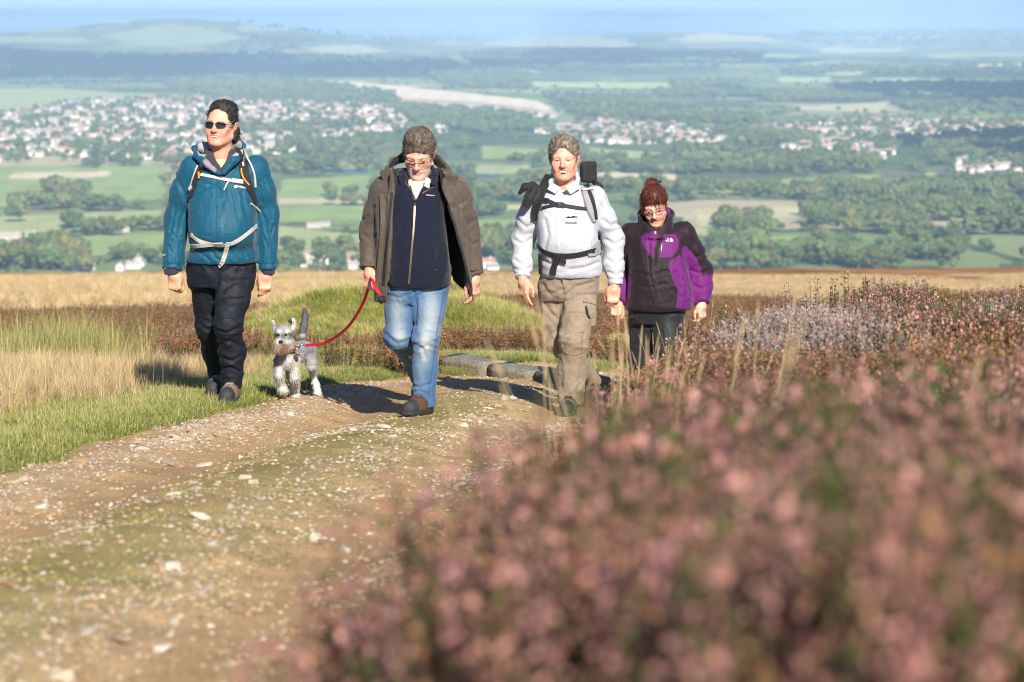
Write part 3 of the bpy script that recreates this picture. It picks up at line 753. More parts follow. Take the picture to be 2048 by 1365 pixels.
def house_mesh(k):
    """shared meshes of one size of house: wall, roof, chimney, windows, door"""
    if k in HM: return HM[k]
    L, W, H, R = [(5, 3.6, 5, 2.6), (7.5, 3.8, 5, 2.6), (11, 4, 5.2, 2.8), (4.5, 4.2, 5.4, 2.9), (16, 6, 5, 3.0)][k]
    (wv_, wp), sl = house_parts(L, W, H, R)
    G = Geo(); G.add(wv_, wp); w = G.mesh('wall', False)
    G = Geo()
    for s in sl: G.add(s, BOXF)
    rf = G.mesh('roof', False)
    G = Geo(); G.add(box_v((L * .7, 0, H + R + .5), (.5, .4, 1.0)), BOXF); ch = G.mesh('chimney', False)
    wins = []
    for side in (-1, 1):
        for z in (1.5, 3.9):
            nx = max(2, int(L / 2.2))
            for i in range(nx):
                G = Geo(); G.add(box_v(((i + .5) / nx * 2 * L - L, side * W, z), (.55, .07, .6)), BOXF); m = G.mesh('window', False); m.materials.append(M_win); wins.append(m)
    HM[k] = (w, rf, ch, wins); return HM[k]
HC = {}
def house(x, y, k, wc, rc, rz, label, group, scale=1., wins=False):
    w, rf, ch, ws = house_mesh(k)
    def colour(me, mat, key):
        if key not in HC:
            c = me.copy(); c.materials.clear(); c.materials.append(mat); HC[key] = c
        return HC[key]
    t = empty('house', (x, y, float(valley_z(x, y))), label=label, category='house')
    if group: t['group'] = group
    t.rotation_euler = (0, 0, rz); t.scale = (scale,) * 3
    link('wall', colour(w, M_wall[wc], ('w', k, wc)), None, t)
    r = link('roof', colour(rf, M_roof[rc], ('r', k, rc)), None, t)
    link('chimney', colour(ch, M_wall[min(wc, 3)], ('c', k, wc)), None, r)
    if wins:
        for m in ws[:len(ws)]: link('window', m, None, t)
    return t
# the ones that can be picked out
for (u, v, k, wc, rc, rz, lab, s) in [
    (962, 536, 2, 0, 2, .05, 'long white house with a red roof beyond the moor edge, right of the brown coat', .78), (985, 545, 0, 0, 1, .2, 'small white house right of the red roofed one', .7),
    (628, 456, 2, 3, 3, .1, 'long pale farm building on the green field between two left walkers', .5), (650, 453, 1, 3, 1, .15, 'small shed beside the farm building on the field', .5),
    (20, 481, 2, 3, 3, .08, 'long low stone barn at the far left field edge', .72), (62, 478, 0, 3, 3, .1, 'short stone barn right of the long one at far left', .7),
    (245, 464, 1, 3, 0, 0, 'small brown roofed barn on the hedge line left of the teal jacket', .7), (1488, 500, 1, 1, 2, .3, 'house with a bright orange red roof among the trees right of the woman', .8), (1510, 492, 0, 1, 1, .2, 'pale grey roofed house next to the orange roofed one', .8),
    (1905, 502, 1, 0, 1, .5, 'white walled house in the clearing at the right', .7), (1705, 517, 0, 1, 0, .2, 'small pinkish house hidden in the trees at the right', .7), (1455, 505, 0, 1, 2, .1, 'small red roofed cottage left of the orange roofed house', .6),
    (150, 211, 2, 4, 1, .1, 'white farmhouse standing alone above the left town', 1.2), (1742, 332, 3, 4, 1, .2, 'tall white house below the right town', 1.3), (1072, 78, 4, 0, 1, .1, 'large pale farm on the far hillside right of centre', 2.0)]:
    hx, hy = hit(u, v); house(float(hx), float(hy), k, wc, rc, rz, lab, None, s, True)
TOWNS = [([(-150, 235), (0, 228), (150, 205), (400, 192), (720, 205), (900, 240), (880, 272), (700, 288), (560, 308), (330, 318), (-150, 334)], 1500, 'town on the left'),
         ([(1060, 264), (1180, 242), (1330, 250), (1500, 262), (1700, 276), (1700, 292), (1500, 285), (1200, 290)], 330, 'village in the middle distance'),
         ([(1480, 262), (1720, 240), (2150, 250), (2150, 292), (1850, 285), (1640, 312), (1520, 290)], 520, 'town on the right'),
         ([(-120, 528), (0, 520), (330, 518), (740, 512), (740, 543), (330, 545), (-120, 548)], 62, 'row of houses beyond the moor edge'),
         ([(1680, 300), (1790, 305), (1790, 322), (1690, 322)], 26, 'houses below the right town'), ([(1890, 322), (2100, 330), (2100, 352), (1900, 346)], 40, 'white houses by the dark wood'), ([(-150, 250), (0, 252), (0, 334), (-150, 334)], 80, 'town on the left')]
hp = []
for i, (poly, n, g) in enumerate(TOWNS):
    q = in_img(poly, n, 700 + i)
    if n > 100: q = q[n2(q[:, 0], q[:, 1], 1 / 160., 120 + i, 2) > -.32]
    hp += [(a, b, i) for a, b in q]
hp.sort(key=lambda t: t[1])
HLAB = {0: 'white rendered', 1: 'cream', 2: 'sandstone', 3: 'grey stone', 4: 'bright white'}; RLAB = {0: 'brown', 1: 'slate grey', 2: 'red', 3: 'faded brown'}
G = [Geo() for _ in range(2)]; nh = 0
for (x, y, i) in hp:
    k = int(rv.choice([0, 0, 1, 1, 2, 3])); wc = int(rv.choice(5, p=[.3, .28, .16, .1, .16])); rc = int(rv.choice(4, p=[.35, .2, .2, .25])); rz = float(rv.choice([.1, .35, 1.6, -.2]) + rv.normal(0, .12))
    uu, vv = proj(np.array([x, y, float(valley_z(x, y))]))
    vis = -20 < uu < 2068 and not any(x0 < uu < x1 and y0 < vv < y1 for x0, y0, x1, y1 in hidden)
    if nh < 280 and vis:
        s_ = 'small ' if k in (0, 3) else 'terraced ' if k == 2 else ''
        lab = '%s%s house, %s roof, %s' % (s_, HLAB[wc], RLAB[rc], TOWNS[i][2])
        house(x, y, k, wc, rc, rz, lab, lab, .84 if y > 1800 else .6, y < 1800); nh += 1
    elif not vis and y < 2500: continue
    else:
        L, W, H, R = [(5, 3.6, 5, 2.6), (7.5, 3.8, 5, 2.6), (11, 4, 5.2, 2.8), (4.5, 4.2, 5.4, 2.9)][k]
        (wv_, wp), sl = house_parts(L * .85, W * .85, H * .85, R * .85); Rm = rot(0, 0, rz).T; o = np.array([x, y, float(valley_z(x, y))])
        G[0].add(wv_ @ Rm + o, wp, WALLC[wc])
        for s in sl: G[0].add(s @ Rm + o, BOXF, ROOFC[rc])
link('distant_houses', G[0].mesh('distant_houses', False), mk('distant_houses', attr=True, rough=.85, var=0), None, None, kind='stuff', label='pale houses of the towns spread over the valley', category='houses')
# garden trees between the houses
tp = []
for i, (poly, n, g) in enumerate(TOWNS): tp.append(in_img(poly, int(n * .85), 800 + i))
tp = np.concatenate(tp)
scatter('garden_trees', [(far_tree(i), M_crown) for i in range(4)], np.stack([tp[:, 0], tp[:, 1], valley_z(tp[:, 0], tp[:, 1])], -1), rv.random(len(tp)) * 6.28, rv.uniform(.4, .95, len(tp)), rv.integers(4, size=len(tp)), 'garden trees among the houses of the towns', 'trees')

# ---- clouds high over the valley (above and outside the haze); their shadows drift over the far woods
M_cloud = mk('cloud', (.9, .9, .9), 1.0, 0)
def cloud(poly, nblob, rad, hgt, seed, label):
    r = np.random.default_rng(seed); q = in_img(poly, nblob, seed); G = Geo()
    bm = bmesh.new(); bmesh.ops.create_icosphere(bm, subdivisions=3, radius=1); Vi = np.array([v_.co[:] for v_ in bm.verts]); Ti = np.array([[v_.index for v_ in f.verts] for f in bm.faces]); bm.free()
    off = np.array(to_sun) * (hgt / to_sun.z)
    for i, (x, y) in enumerate(q):
        s_ = rad * r.uniform(.6, 1.25); V = Vi * (1 + .16 * fbm(Vi * 2.2 + i * 7, seed, 2))[:, None]
        V[:, 2] = np.where(V[:, 2] < 0, V[:, 2] * .35, V[:, 2]); V = V * np.array([s_, s_, s_ * .55])
        G.add(V + np.array([x, y, VB]) + off, Ti)
    c = np.concatenate(G.V).mean(0)
    link('cloud', G.mesh('cloud', True, c), M_cloud, None, tuple(c), kind='stuff', label=label, category='cloud')
cloud([(-400, 100), (200, 97), (480, 108), (920, 130), (900, 150), (560, 152), (-400, 166)], 34, 420, 1300, 5, 'cumulus cloud high over the valley to the left')
cloud([(930, 108), (1080, 100), (1480, 102), (1540, 118), (1430, 142), (1200, 150), (960, 140)], 16, 330, 1300, 6, 'cumulus cloud high over the middle of the valley')
cloud([(1860, 300), (1960, 272), (2300, 262), (2300, 345), (1990, 345)], 12, 95, 900, 7, 'small cumulus cloud high over the right of the valley')
cloud([(1640, 178), (2300, 165), (2300, 205), (1900, 204)], 14, 190, 1200, 8, 'cumulus cloud high over the right of the far plain')
# ================================================================== moor plants (stuff)
def blades(rng, n, base_r, len_rng, w, spread, bend, cols, tipcol=None, seg=3):
    """n curved blades from a tuft base; returns V, tris, colours"""
    a = rng.random(n) * 6.28; rr = base_r * np.sqrt(rng.random(n))
    B = np.stack([rr * np.cos(a), rr * np.sin(a), np.full(n, -.01)], -1)
    az = a + rng.normal(0, .6, n); lean = np.abs(rng.normal(0, spread, n)) + .05
    Ln = rng.uniform(*len_rng, n)
    D = np.stack([np.cos(az), np.sin(az), np.zeros(n)], -1)
    side = np.stack([-np.sin(az + rng.normal(0, .5, n)), np.cos(az), np.zeros(n)], -1)
    V = []; bd = rng.uniform(.3, 1, n) * bend
    for k in range(seg + 1):
        t = k / seg
        th = lean + bd * t * t
        p = B + D * (Ln * t * np.sin(lean + bd * t * .6))[:, None] + np.array([0, 0, 1]) * (Ln * t * np.cos(lean + bd * t * .6))[:, None]
        ww = (w * (1 - t) ** .7 * rng.uniform(.7, 1.3, n))[:, None]
        if k < seg: V += [p - side * ww / 2, p + side * ww / 2]
        else: V += [p]
    V = np.stack(V, 1); m = V.shape[1]
    q = [[2 * k, 2 * k + 1, 2 * k + 3, 2 * k + 2] for k in range(seg - 1)]; tr = [[2 * (seg - 1), 2 * (seg - 1) + 1, 2 * seg]]
    off = (np.arange(n) * m)[:, None, None]
    c = np.asarray(cols)[rng.integers(len(cols), size=n)] * rng.uniform(.8, 1.2, (n, 1))
    C = np.repeat(c[:, None], m, 1)
    if tipcol is not None:
        tt = np.array([k // 2 / seg for k in range(m)])[None, :, None]
        C = C * (1 - tt) + np.asarray(tipcol) * tt
    return V.reshape(-1, 3), [(np.array(q)[None] + off).reshape(-1, 4), (np.array(tr)[None] + off).reshape(-1, 3)], C.reshape(-1, 3)
def tuft(name, seed, specs):
    G = Geo(); r = np.random.default_rng(seed)
    for sp in specs:
        V, P, C = blades(r, **sp); G.add(V, P, C)
    return G.mesh(name, True)
M_blade = mk('grass_blades', attr=True, rough=.7, var=0, hue_rand=.18, spec=.25, transl=.3)
ST = [(.62, .48, .28), (.70, .56, .36), (.55, .41, .21), (.47, .35, .16)]
GR = [(.18, .235, .045), (.23, .27, .06), (.30, .31, .09), (.15, .20, .04), (.36, .33, .13)]
straw_p = [(tuft('straw_tuft', 300 + i, [dict(n=58, base_r=.07, len_rng=(.14, .40), w=.0042, spread=.28, bend=.8, cols=ST),
                                        dict(n=14, base_r=.08, len_rng=(.08, .2), w=.005, spread=.35, bend=.6, cols=GR)]), M_blade) for i in range(4)]
strawg_p = [(tuft('rush_tuft', 320 + i, [dict(n=50, base_r=.06, len_rng=(.2, .5), w=.004, spread=.2, bend=.5, cols=[(.36, .36, .12), (.5, .43, .2), (.25, .29, .08)])]), M_blade) for i in range(2)]
green_p = [(tuft('turf_tuft', 340 + i, [dict(n=90, base_r=.10, len_rng=(.015, .045), w=.0045, spread=.75, bend=.8, cols=GR),
                                       dict(n=2, base_r=.10, len_rng=(.04, .09), w=.002, spread=.4, bend=.6, cols=ST)]), M_blade) for i in range(4)]
moss_p = [(tuft('moss_tuft', 360 + i, [dict(n=20, base_r=.08, len_rng=(.004, .011), w=.006, spread=1.2, bend=.8, cols=[(.28, .25, .075), (.36, .30, .13), (.22, .22, .05)])]), M_blade) for i in range(3)]
hill_p = [(tuft('hill_tuft', 380 + i, [dict(n=90, base_r=.13, len_rng=(.03, .11), w=.006, spread=.5, bend=.9, cols=[(.33, .39, .06), (.42, .45, .09), (.48, .47, .14), (.25, .32, .045)]),
                                      dict(n=14, base_r=.12, len_rng=(.06, .16), w=.004, spread=.4, bend=.6, cols=ST)]), M_blade) for i in range(3)]
def sprig_plant(seed, nst, h, rad, flower, leaf, nfl, fsize, wood=(.13, .09, .065), frac=.40):
    """a heather bush: upright woody shoots, green scale leaves below, a narrow flower spike on top"""
    r = np.random.default_rng(seed); G = Geo()
    for i in range(nst):
        a = r.random() * 6.28; lean = abs(r.normal(0, .22)); L = h * r.uniform(.5, 1.12)
        d = np.array([math.cos(a) * math.sin(lean), math.sin(a) * math.sin(lean), math.cos(lean)])
        b = np.array([math.cos(a), math.sin(a), 0]) * rad * .75 * math.sqrt(r.random())
        up = np.array([0, 0, 1.0])
        P = [b, b + d * L * .5, b + d * L * .75 + up * L * .08, b + d * L * .8 + up * L * .24]
        V, F_ = tube_v(np.array(P), [.0022, .0016, .0011, .0006], 3, False); G.add(V, F_, wood)
        t = np.concatenate([1 - frac * r.random(nfl * 2 // 3), r.uniform(.3, .85, nfl - nfl * 2 // 3)])
        rw = np.where(t > 1 - frac, .0045 + .004 * (1 - t) / frac, .011)[:, None]
        Q = cr(P, 30)[np.clip((t * 29).astype(int), 0, 29)] + r.normal(0, 1, (nfl, 3)) * rw
        e1 = r.normal(size=(nfl, 3)) + [0, 0, .8]; e1 /= np.linalg.norm(e1, axis=1)[:, None]
        e2 = np.cross(e1, r.normal(size=(nfl, 3))); e2 /= np.linalg.norm(e2, axis=1)[:, None]
        sz = (fsize * r.uniform(.6, 1.3, nfl))[:, None]
        W = np.stack([Q - e1 * sz, Q + e2 * sz * .6, Q + e1 * sz, Q - e2 * sz * .6], 1).reshape(-1, 3)
        fl = np.asarray(flower)[r.integers(len(flower))] * np.ones((nfl, 1)); lf = np.asarray(leaf)[r.integers(len(leaf), size=nfl)]
        isf = ((t > 1 - frac) & (r.random(nfl) < .86))[:, None] & (r.random() < .9)
        c = np.where(isf, fl, lf) * r.uniform(.7, 1.3, (nfl, 1))
        G.add(W, np.arange(nfl * 4).reshape(-1, 4), np.repeat(c, 4, 0))
    return G.mesh('heather_sprig', False)
M_hea = mk('heather_leaf', attr=True, rough=.8, var=0, hue_rand=.22, spec=.15, transl=.25)
PINK = [(.43, .205, .18), (.50, .27, .23), (.37, .165, .125), (.42, .21, .225), (.33, .17, .11)]
RUSTF = [(.38, .195, .09), (.47, .26, .14), (.32, .155, .07), (.42, .215, .125), (.28, .15, .075)]
LEAF = [(.07, .115, .025), (.10, .105, .035), (.12, .085, .04), (.06, .11, .02)]
GREY = [(.34, .26, .225), (.40, .31, .26), (.30, .225, .20)]
hea_p = [(sprig_plant(400, 24, .30, .10, PINK, LEAF, 40, .0055), M_hea), (sprig_plant(401, 24, .28, .10, PINK + RUSTF, LEAF, 40, .0055), M_hea),
         (sprig_plant(402, 24, .29, .10, RUSTF, LEAF, 40, .0055), M_hea), (sprig_plant(403, 24, .27, .10, RUSTF + PINK[:1], LEAF, 40, .0055), M_hea),
         (sprig_plant(404, 24, .26, .10, [(.12, .15, .04), (.17, .18, .06)] + RUSTF[:1], LEAF, 40, .0055), M_hea),
         (sprig_plant(405, 24, .27, .10, GREY, GREY, 40, .0055, (.30, .25, .23), .5), M_hea),
         (sprig_plant(406, 24, .31, .10, PINK + [(.36, .22, .33)], LEAF, 40, .0055), M_hea)]
rp = np.random.default_rng(11)
def frustum_points(n, y0, y1, wid=.27, pad=.6, power=1.0):
    """random points of even density on the ground wedge in front of the camera"""
    y = np.sqrt(y0 ** 2 + rp.random(n) * (y1 ** 2 - y0 ** 2))
    x = (rp.random(n) * 2 - 1) * (wid * y + pad)
    return x, y
def place(x, y, dz=0.):
    return np.stack([x, y, top_z(x, y) + dz], -1)

# heather bank, close to the camera
x, y = frustum_points(60000, 1.15, 15.5, .27, .5); k = (x > bank_edge(y) + .03 * rp.normal(size=len(x))) & (x < .30 * y + .5) & (n2(x, y, 2.6, 70, 2) > -.30)
x, y = x[k], y[k]
x2, y2 = frustum_points(26000, 15.5, 36, .25, .5); k = (x2 > bank_edge(y2)) & (rp.random(len(x2)) < .62); x2, y2 = x2[k], y2[k]
x = np.concatenate([x, x2]); y = np.concatenate([y, y2])
pn = n2(x, y, 1.1, 71, 2); pg = n2(x, y, .55, 72, 2); pk = n2(x, y, .45, 73, 2)
u_, v_ = proj(np.stack([x, y, top_z(x, y) + .3], -1))
idx = np.where(pn > .15, 4, np.where(pk + rp.normal(0, .25, len(x)) + .35 * sstep(7, 3, y) + .0004 * (u_ - 1300) > .20, rp.choice([0, 0, 1, 6], len(x)), rp.choice([1, 2, 3], len(x))))
greyp = (np.abs(np.hypot((u_ - 1640) / 130, (v_ - 690) / 36)) + .5 * n2(x, y, 2, 74, 1) < 1.0) | (np.hypot((u_ - 1990) / 90, (v_ - 655) / 30) + .4 * pn < 1) | (pg > .62)
idx = np.where(greyp, 5, idx)
idx = np.where((np.hypot((u_ - 1900) / 75, (v_ - 640) / 45) < 1), 4, idx)
edge = sstep(0, .35, x - bank_edge(y))
hs = (.72 + .28 * edge) * rp.uniform(.8, 1.2, len(x)) * (1.05 + .5 * n2(x, y, 1.3, 75, 2)) * np.where(y > 15.5, 1.35, 1.0)
hs3 = np.stack([hs * 1.05, hs * 1.05, hs * np.where(y > 15.5, .82, 1)], -1)
print('bank heather', len(x))
scatter('heather_bank', hea_p, place(x, y), rp.random(len(x)) * 6.28, hs3, idx, 'pink and rust heather covering the bank on the right', 'heather')
# heather further out on the moor
x, y = frustum_points(52000, 14, 75, .25, .5)
g, s_, h = cover(x, y); k = (h > .4 + .3 * rp.random(len(x))) & ~((x > bank_edge(y)) & (y < 36)) & (path_mask(x, y) < .1); x, y = x[k], y[k]
print('moor heather', len(x))
hs = rp.uniform(.7, 1.15, len(x)) * (1 + y / 70)
scatter('moor_heather', hea_p[2:5] + hea_p[1:2], place(x, y), rp.random(len(x)) * 6.28, np.stack([hs * 1.1, hs * 1.1, hs * .62], -1), rp.choice(4, len(x), p=[.45, .35, .1, .1]), 'rust brown heather on the open moor behind the walkers', 'heather')
# pale tussock grass
def off_path(x, y): return path_mask(x, y) < .15
x, y = frustum_points(30000, 8.5, 30, .25, .5); g, s_, h = cover(x, y)
k = (s_ * (.45 + .75 * sstep(-.5, .45, n2(x, y, .8, 81, 2))) > .25 + .55 * rp.random(len(x))) & off_path(x, y) & ~((x > bank_edge(y) - .1)); x, y = x[k], y[k]
x2, y2 = frustum_points(15000, 30, 110, .24, 1); g, s_, h = cover(x2, y2); k = (s_ > .35 + .6 * rp.random(len(x2))); x2, y2 = x2[k], y2[k]
x = np.concatenate([x, x2]); y = np.concatenate([y, y2])
sc_ = rp.uniform(.35, .8, len(x)) * np.where(y > 30, 1 + y / 60, 1) * (.45 + .6 * sstep(.4, 1.7, path_left(np.minimum(y, 16)) - x)) * np.where((y > 17) & (y < 30), .85, 1)
sc3 = np.stack([sc_ * 1.1, sc_ * 1.1, sc_ * np.where(y > 30, .55, 1)], -1)
print('straw', len(x))
scatter('tussock_grass', straw_p, place(x, y), rp.random(len(x)) * 6.28, sc3, rp.integers(4, size=len(x)), 'dry straw coloured moor grass', 'grass')
# rushes: the taller greenish clump at the far left
x = rp.normal(-3.45, .28, 90); y = rp.normal(18.3, .5, 90)
scatter('rush_clump', strawg_p, place(x, y), rp.random(90) * 6.28, rp.uniform(.8, 1.25, 90), rp.integers(2, size=90), 'clump of tall greenish rushes at the far left', 'rushes')
# green turf of the verge and behind the kerb
x, y = frustum_points(80000, 8, 24, .25, .4); g, s_, h = cover(x, y)
k = (g > .25 + .5 * rp.random(len(x))) & (path_mask(x, y) < .45) & (np.hypot((x + 1) / 2.2, (y - 24.8) / 2.2) > 1); x, y = x[k], y[k]
print('turf', len(x))
scatter('verge_turf', green_p, place(x, y), rp.random(len(x)) * 6.28, rp.uniform(.7, 1.25, len(x)) * (1 + .35 * n2(x, y, 1.2, 82, 2)), rp.integers(4, size=len(x)), 'short green turf along the left edge of the track', 'grass')
# the mound
x = rp.uniform(-3.6, 1.3, 9000); y = rp.uniform(21.8, 27.5, 9000); g, s_, h = cover(x, y); k = g > .25 + .35 * rp.random(9000); x, y = x[k], y[k]
print('mound', len(x))
scatter('mound_grass', hill_p, place(x, y), rp.random(len(x)) * 6.28, rp.uniform(.6, 1.15, len(x)) * (1 + .4 * n2(x, y, 1.5, 83, 2)), rp.integers(3, size=len(x)), 'rough green and yellow grass on the mound behind the walkers', 'grass')
# moss and thin grass in the middle of the track
y = 3.2 * (17 / 3.2) ** rp.random(12000); s_ = rp.normal(1.14, .22, 12000); x = path_left(y) + s_
k = (n2(x, y, 2.2, 84, 3) + .30 * sstep(3.5, 7, y) > .16) & (np.abs(x) < .25 * y + .3) & (path_mask(x, y) > .6); x, y = x[k], y[k]
print('moss', len(x))
scatter('track_moss', moss_p, place(x, y, -.002), rp.random(len(x)) * 6.28, rp.uniform(.6, 1.2, len(x)), rp.integers(3, size=len(x)), 'yellowish moss and thin grass between the ruts', 'moss')
# tall bleached grass stems standing in and beside the heather
M_stem = mk('bleached_stem', attr=True, rough=.6, var=.1, spec=.3, transl=.25)
G = Geo(); rr = np.random.default_rng(13)
def stem(x, y, h, lean, w=.003):
    a = rr.random() * 6.28; b = np.array([x, y, float(top_z(x, y))])
    P = [b, b + np.array([lean * h * .3, 0.02 * math.cos(a), h * .5]), b + np.array([lean * h * .9, .04 * math.cos(a), h])]
    P = cr(P, 6); V, F_ = tube_v(P, np.linspace(w, w * .45, 6), 4, False); G.add(V, F_, np.array([.58, .46, .26]) * rr.uniform(.8, 1.15))
    V, F_ = tube_v(np.array([P[-1], P[-1] + (P[-1] - P[-2]) * .6]), [w * 1.3, w * .4], 4, False); G.add(V, F_, np.array([.5, .38, .2]))
for (u, v, y, h, l) in [(1165, 900, 5.0, .58, -.25), (1190, 930, 4.6, .55, -.3), (1130, 980, 4.2, .5, -.35), (1240, 900, 5.4, .5, .0), (1290, 880, 5.8, .5, .05), (1330, 900, 5.6, .48, .12),
                        (1450, 860, 5.9, .52, .12), (1515, 830, 6.4, .55, .05), (1115, 1000, 4.0, .5, -.15), (1225, 860, 7.0, .52, .02), (1107, 900, 6.4, .60, 0), (1095, 900, 6.4, .4, -.1),
                        (1365, 1200, 3.0, .5, .08), (1850, 1050, 3.6, .52, .12), (1420, 620, 19, .6, .05), (1280, 800, 8.2, .55, -.02), (1300, 800, 8.0, .42, .2), (1265, 800, 8.0, .58, .02)]:
    p = at(u, v, y); 
    for _ in range(2): stem(p[0] + rr.normal(0, .02), y + rr.normal(0, .05), h * rr.uniform(.85, 1.1), l + rr.normal(0, .08))
for _ in range(120):
    y = rr.uniform(3, 14); x = bank_edge(y) + abs(rr.normal(0, .9)); stem(x, y, rr.uniform(.32, .46), rr.normal(0, .2), .0016)
for _ in range(90):
    y = rr.uniform(10, 17); x = path_left(y) - rr.uniform(.5, 1.8); stem(x, y, rr.uniform(.15, .42), rr.normal(0, .25), .0014)
link('grass_stems', G.mesh('grass_stems'), M_stem, None, None, kind='stuff', label='tall bleached grass stems standing up out of the heather', category='grass')
# ================================================================== smooth body modelling: blended volumes -> one skin
class Field:
    def __init__(s, lo, hi, h):
        s.lo = np.asarray(lo, float); s.h = h
        s.n = np.ceil((np.asarray(hi, float) - s.lo) / h).astype(int) + 1
        s.ax = [s.lo[i] + h * np.arange(s.n[i]) for i in range(3)]
        s.v = np.full(s.n, 1.0)
    def sub(s, lo, hi):
        a = np.clip(np.floor((np.asarray(lo) - s.lo) / s.h).astype(int), 0, s.n); b = np.clip(np.ceil((np.asarray(hi) - s.lo) / s.h).astype(int) + 1, 0, s.n)
        sl = tuple(slice(a[i], b[i]) for i in range(3))
        return sl, s.ax[0][sl[0]][:, None, None], s.ax[1][sl[1]][None, :, None], s.ax[2][sl[2]][None, None, :]
    def _op(s, fn, lo, hi, k, mode):
        m = 3 * s.h + k
        sl, x, y, z = s.sub(np.asarray(lo) - m, np.asarray(hi) + m)
        if any(q.stop <= q.start for q in sl): return
        d = fn(x, y, z); a = s.v[sl]
        if mode == 'u':
            if k > 0:
                t = np.clip(.5 + .5 * (a - d) / k, 0, 1); s.v[sl] = a * (1 - t) + d * t - k * t * (1 - t)
            else: s.v[sl] = np.minimum(a, d)
        elif mode == 's':
            d = -d
            if k > 0:
                t = np.clip(.5 - .5 * (a - d) / k, 0, 1); s.v[sl] = a * (1 - t) + d * t + k * t * (1 - t)
            else: s.v[sl] = np.maximum(a, d)
    def cone(s, p0, p1, r0, r1, k=.0, mode='u', flat=0, sy=1.):
        """tapered limb; flat=1 cuts the far end square; sy scales the depth (y) of the section"""
        p0 = np.asarray(p0, float); p1 = np.asarray(p1, float); R = max(r0, r1) * max(1, sy)
        b = p1 - p0; L2 = b @ b; L = math.sqrt(L2)
        def fn(x, y, z):
            X, Y, Z = x - p0[0], y - p0[1], z - p0[2]
            tt = (X * b[0] + Y * b[1] + Z * b[2]) / L2; t = np.clip(tt, 0, 1)
            d = np.sqrt((X - t * b[0]) ** 2 + ((Y - t * b[1]) / sy) ** 2 + (Z - t * b[2]) ** 2) - (r0 + (r1 - r0) * t)
            if flat: d = np.maximum(d, (tt - 1) * L)
            return d
        s._op(fn, np.minimum(p0, p1) - R, np.maximum(p0, p1) + R, k, mode)
    def chain(s, P, R, k=.02, flat=0, sy=1.):
        for i in range(len(P) - 1):
            s.cone(P[i], P[i + 1], R[i], R[i + 1], k if i else k, 'u', flat if i == len(P) - 2 else 0, sy)
    def ell(s, c, r, k=.0, mode='u', R=None):
        c = np.asarray(c, float); r = np.asarray(r, float); m = r.max()
        ext = r if R is None else np.full(3, m)
        def fn(x, y, z):
            X, Y, Z = x - c[0], y - c[1], z - c[2]
            if R is not None:
                X, Y, Z = R[0, 0] * X + R[1, 0] * Y + R[2, 0] * Z, R[0, 1] * X + R[1, 1] * Y + R[2, 1] * Z, R[0, 2] * X + R[1, 2] * Y + R[2, 2] * Z
            k0 = np.sqrt((X / r[0]) ** 2 + (Y / r[1]) ** 2 + (Z / r[2]) ** 2)
            k1 = np.sqrt((X / r[0] ** 2) ** 2 + (Y / r[1] ** 2) ** 2 + (Z / r[2] ** 2) ** 2) + 1e-9
            return k0 * (k0 - 1) / k1
        s._op(fn, c - ext, c + ext, k, mode)
    def box(s, c, h, k=.0, mode='u', R=None, rd=.01):
        c = np.asarray(c, float); h = np.asarray(h, float); ext = h if R is None else np.full(3, np.linalg.norm(h))
        def fn(x, y, z):
            X, Y, Z = x - c[0], y - c[1], z - c[2]
            if R is not None:
                X, Y, Z = R[0, 0] * X + R[1, 0] * Y + R[2, 0] * Z, R[0, 1] * X + R[1, 1] * Y + R[2, 1] * Z, R[0, 2] * X + R[1, 2] * Y + R[2, 2] * Z
            a, b, g = np.abs(X) - h[0] + rd, np.abs(Y) - h[1] + rd, np.abs(Z) - h[2] + rd
            return np.sqrt(np.maximum(a, 0) ** 2 + np.maximum(b, 0) ** 2 + np.maximum(g, 0) ** 2) + np.minimum(np.maximum(a, np.maximum(b, g)), 0) - rd
        s._op(fn, c - ext, c + ext, k, mode)
    def loft(s, sec, k=.0, mode='u', e=2.4):
        """sec rows: z, cx, cy, rx, ry (any order); elliptical sections stacked along z"""
        S = np.array(sorted(sec, key=lambda q: q[0]), float)
        zf = np.linspace(S[0, 0], S[-1, 0], 60)
        P = cr(S, 60) if len(S) > 2 else S
        P = P[np.argsort(P[:, 0])]
        def fn(x, y, z):
            zc = np.clip(z, S[0, 0], S[-1, 0])
            cx, cy, rx, ry = [np.interp(zc.ravel(), P[:, 0], P[:, i]).reshape(zc.shape) for i in (1, 2, 3, 4)]
            q = ((np.abs(x - cx) / rx) ** e + (np.abs(y - cy) / ry) ** e) ** (1 / e)
            d = (q - 1) * np.minimum(rx, ry)
            return np.maximum(d, np.maximum(S[0, 0] - z, z - S[-1, 0]))
        lo = [(S[:, 1] - S[:, 3]).min(), (S[:, 2] - S[:, 4]).min(), S[0, 0]]; hi = [(S[:, 1] + S[:, 3]).max(), (S[:, 2] + S[:, 4]).max(), S[-1, 0]]
        s._op(fn, np.array(lo) - .02, np.array(hi) + .02, k, mode)
    def prism(s, poly, y0, y1, k=.0, mode='s'):
        """outline in (x, z), run through in depth"""
        P = np.asarray(poly, float)
        def fn(x, y, z):
            X, Z = np.broadcast_arrays(x[:, 0, :], z[:, 0, :]); q = [tuple(p) for p in P]
            d = seg_dist(X, Z, q + [q[0]]); d = np.where(inpoly(X, Z, q), -d, d)
            return np.maximum(d[:, None, :], np.maximum(y0 - y, y - y1))
        s._op(fn, (P[:, 0].min(), y0, P[:, 1].min()), (P[:, 0].max(), y1, P[:, 1].max()), k, mode)
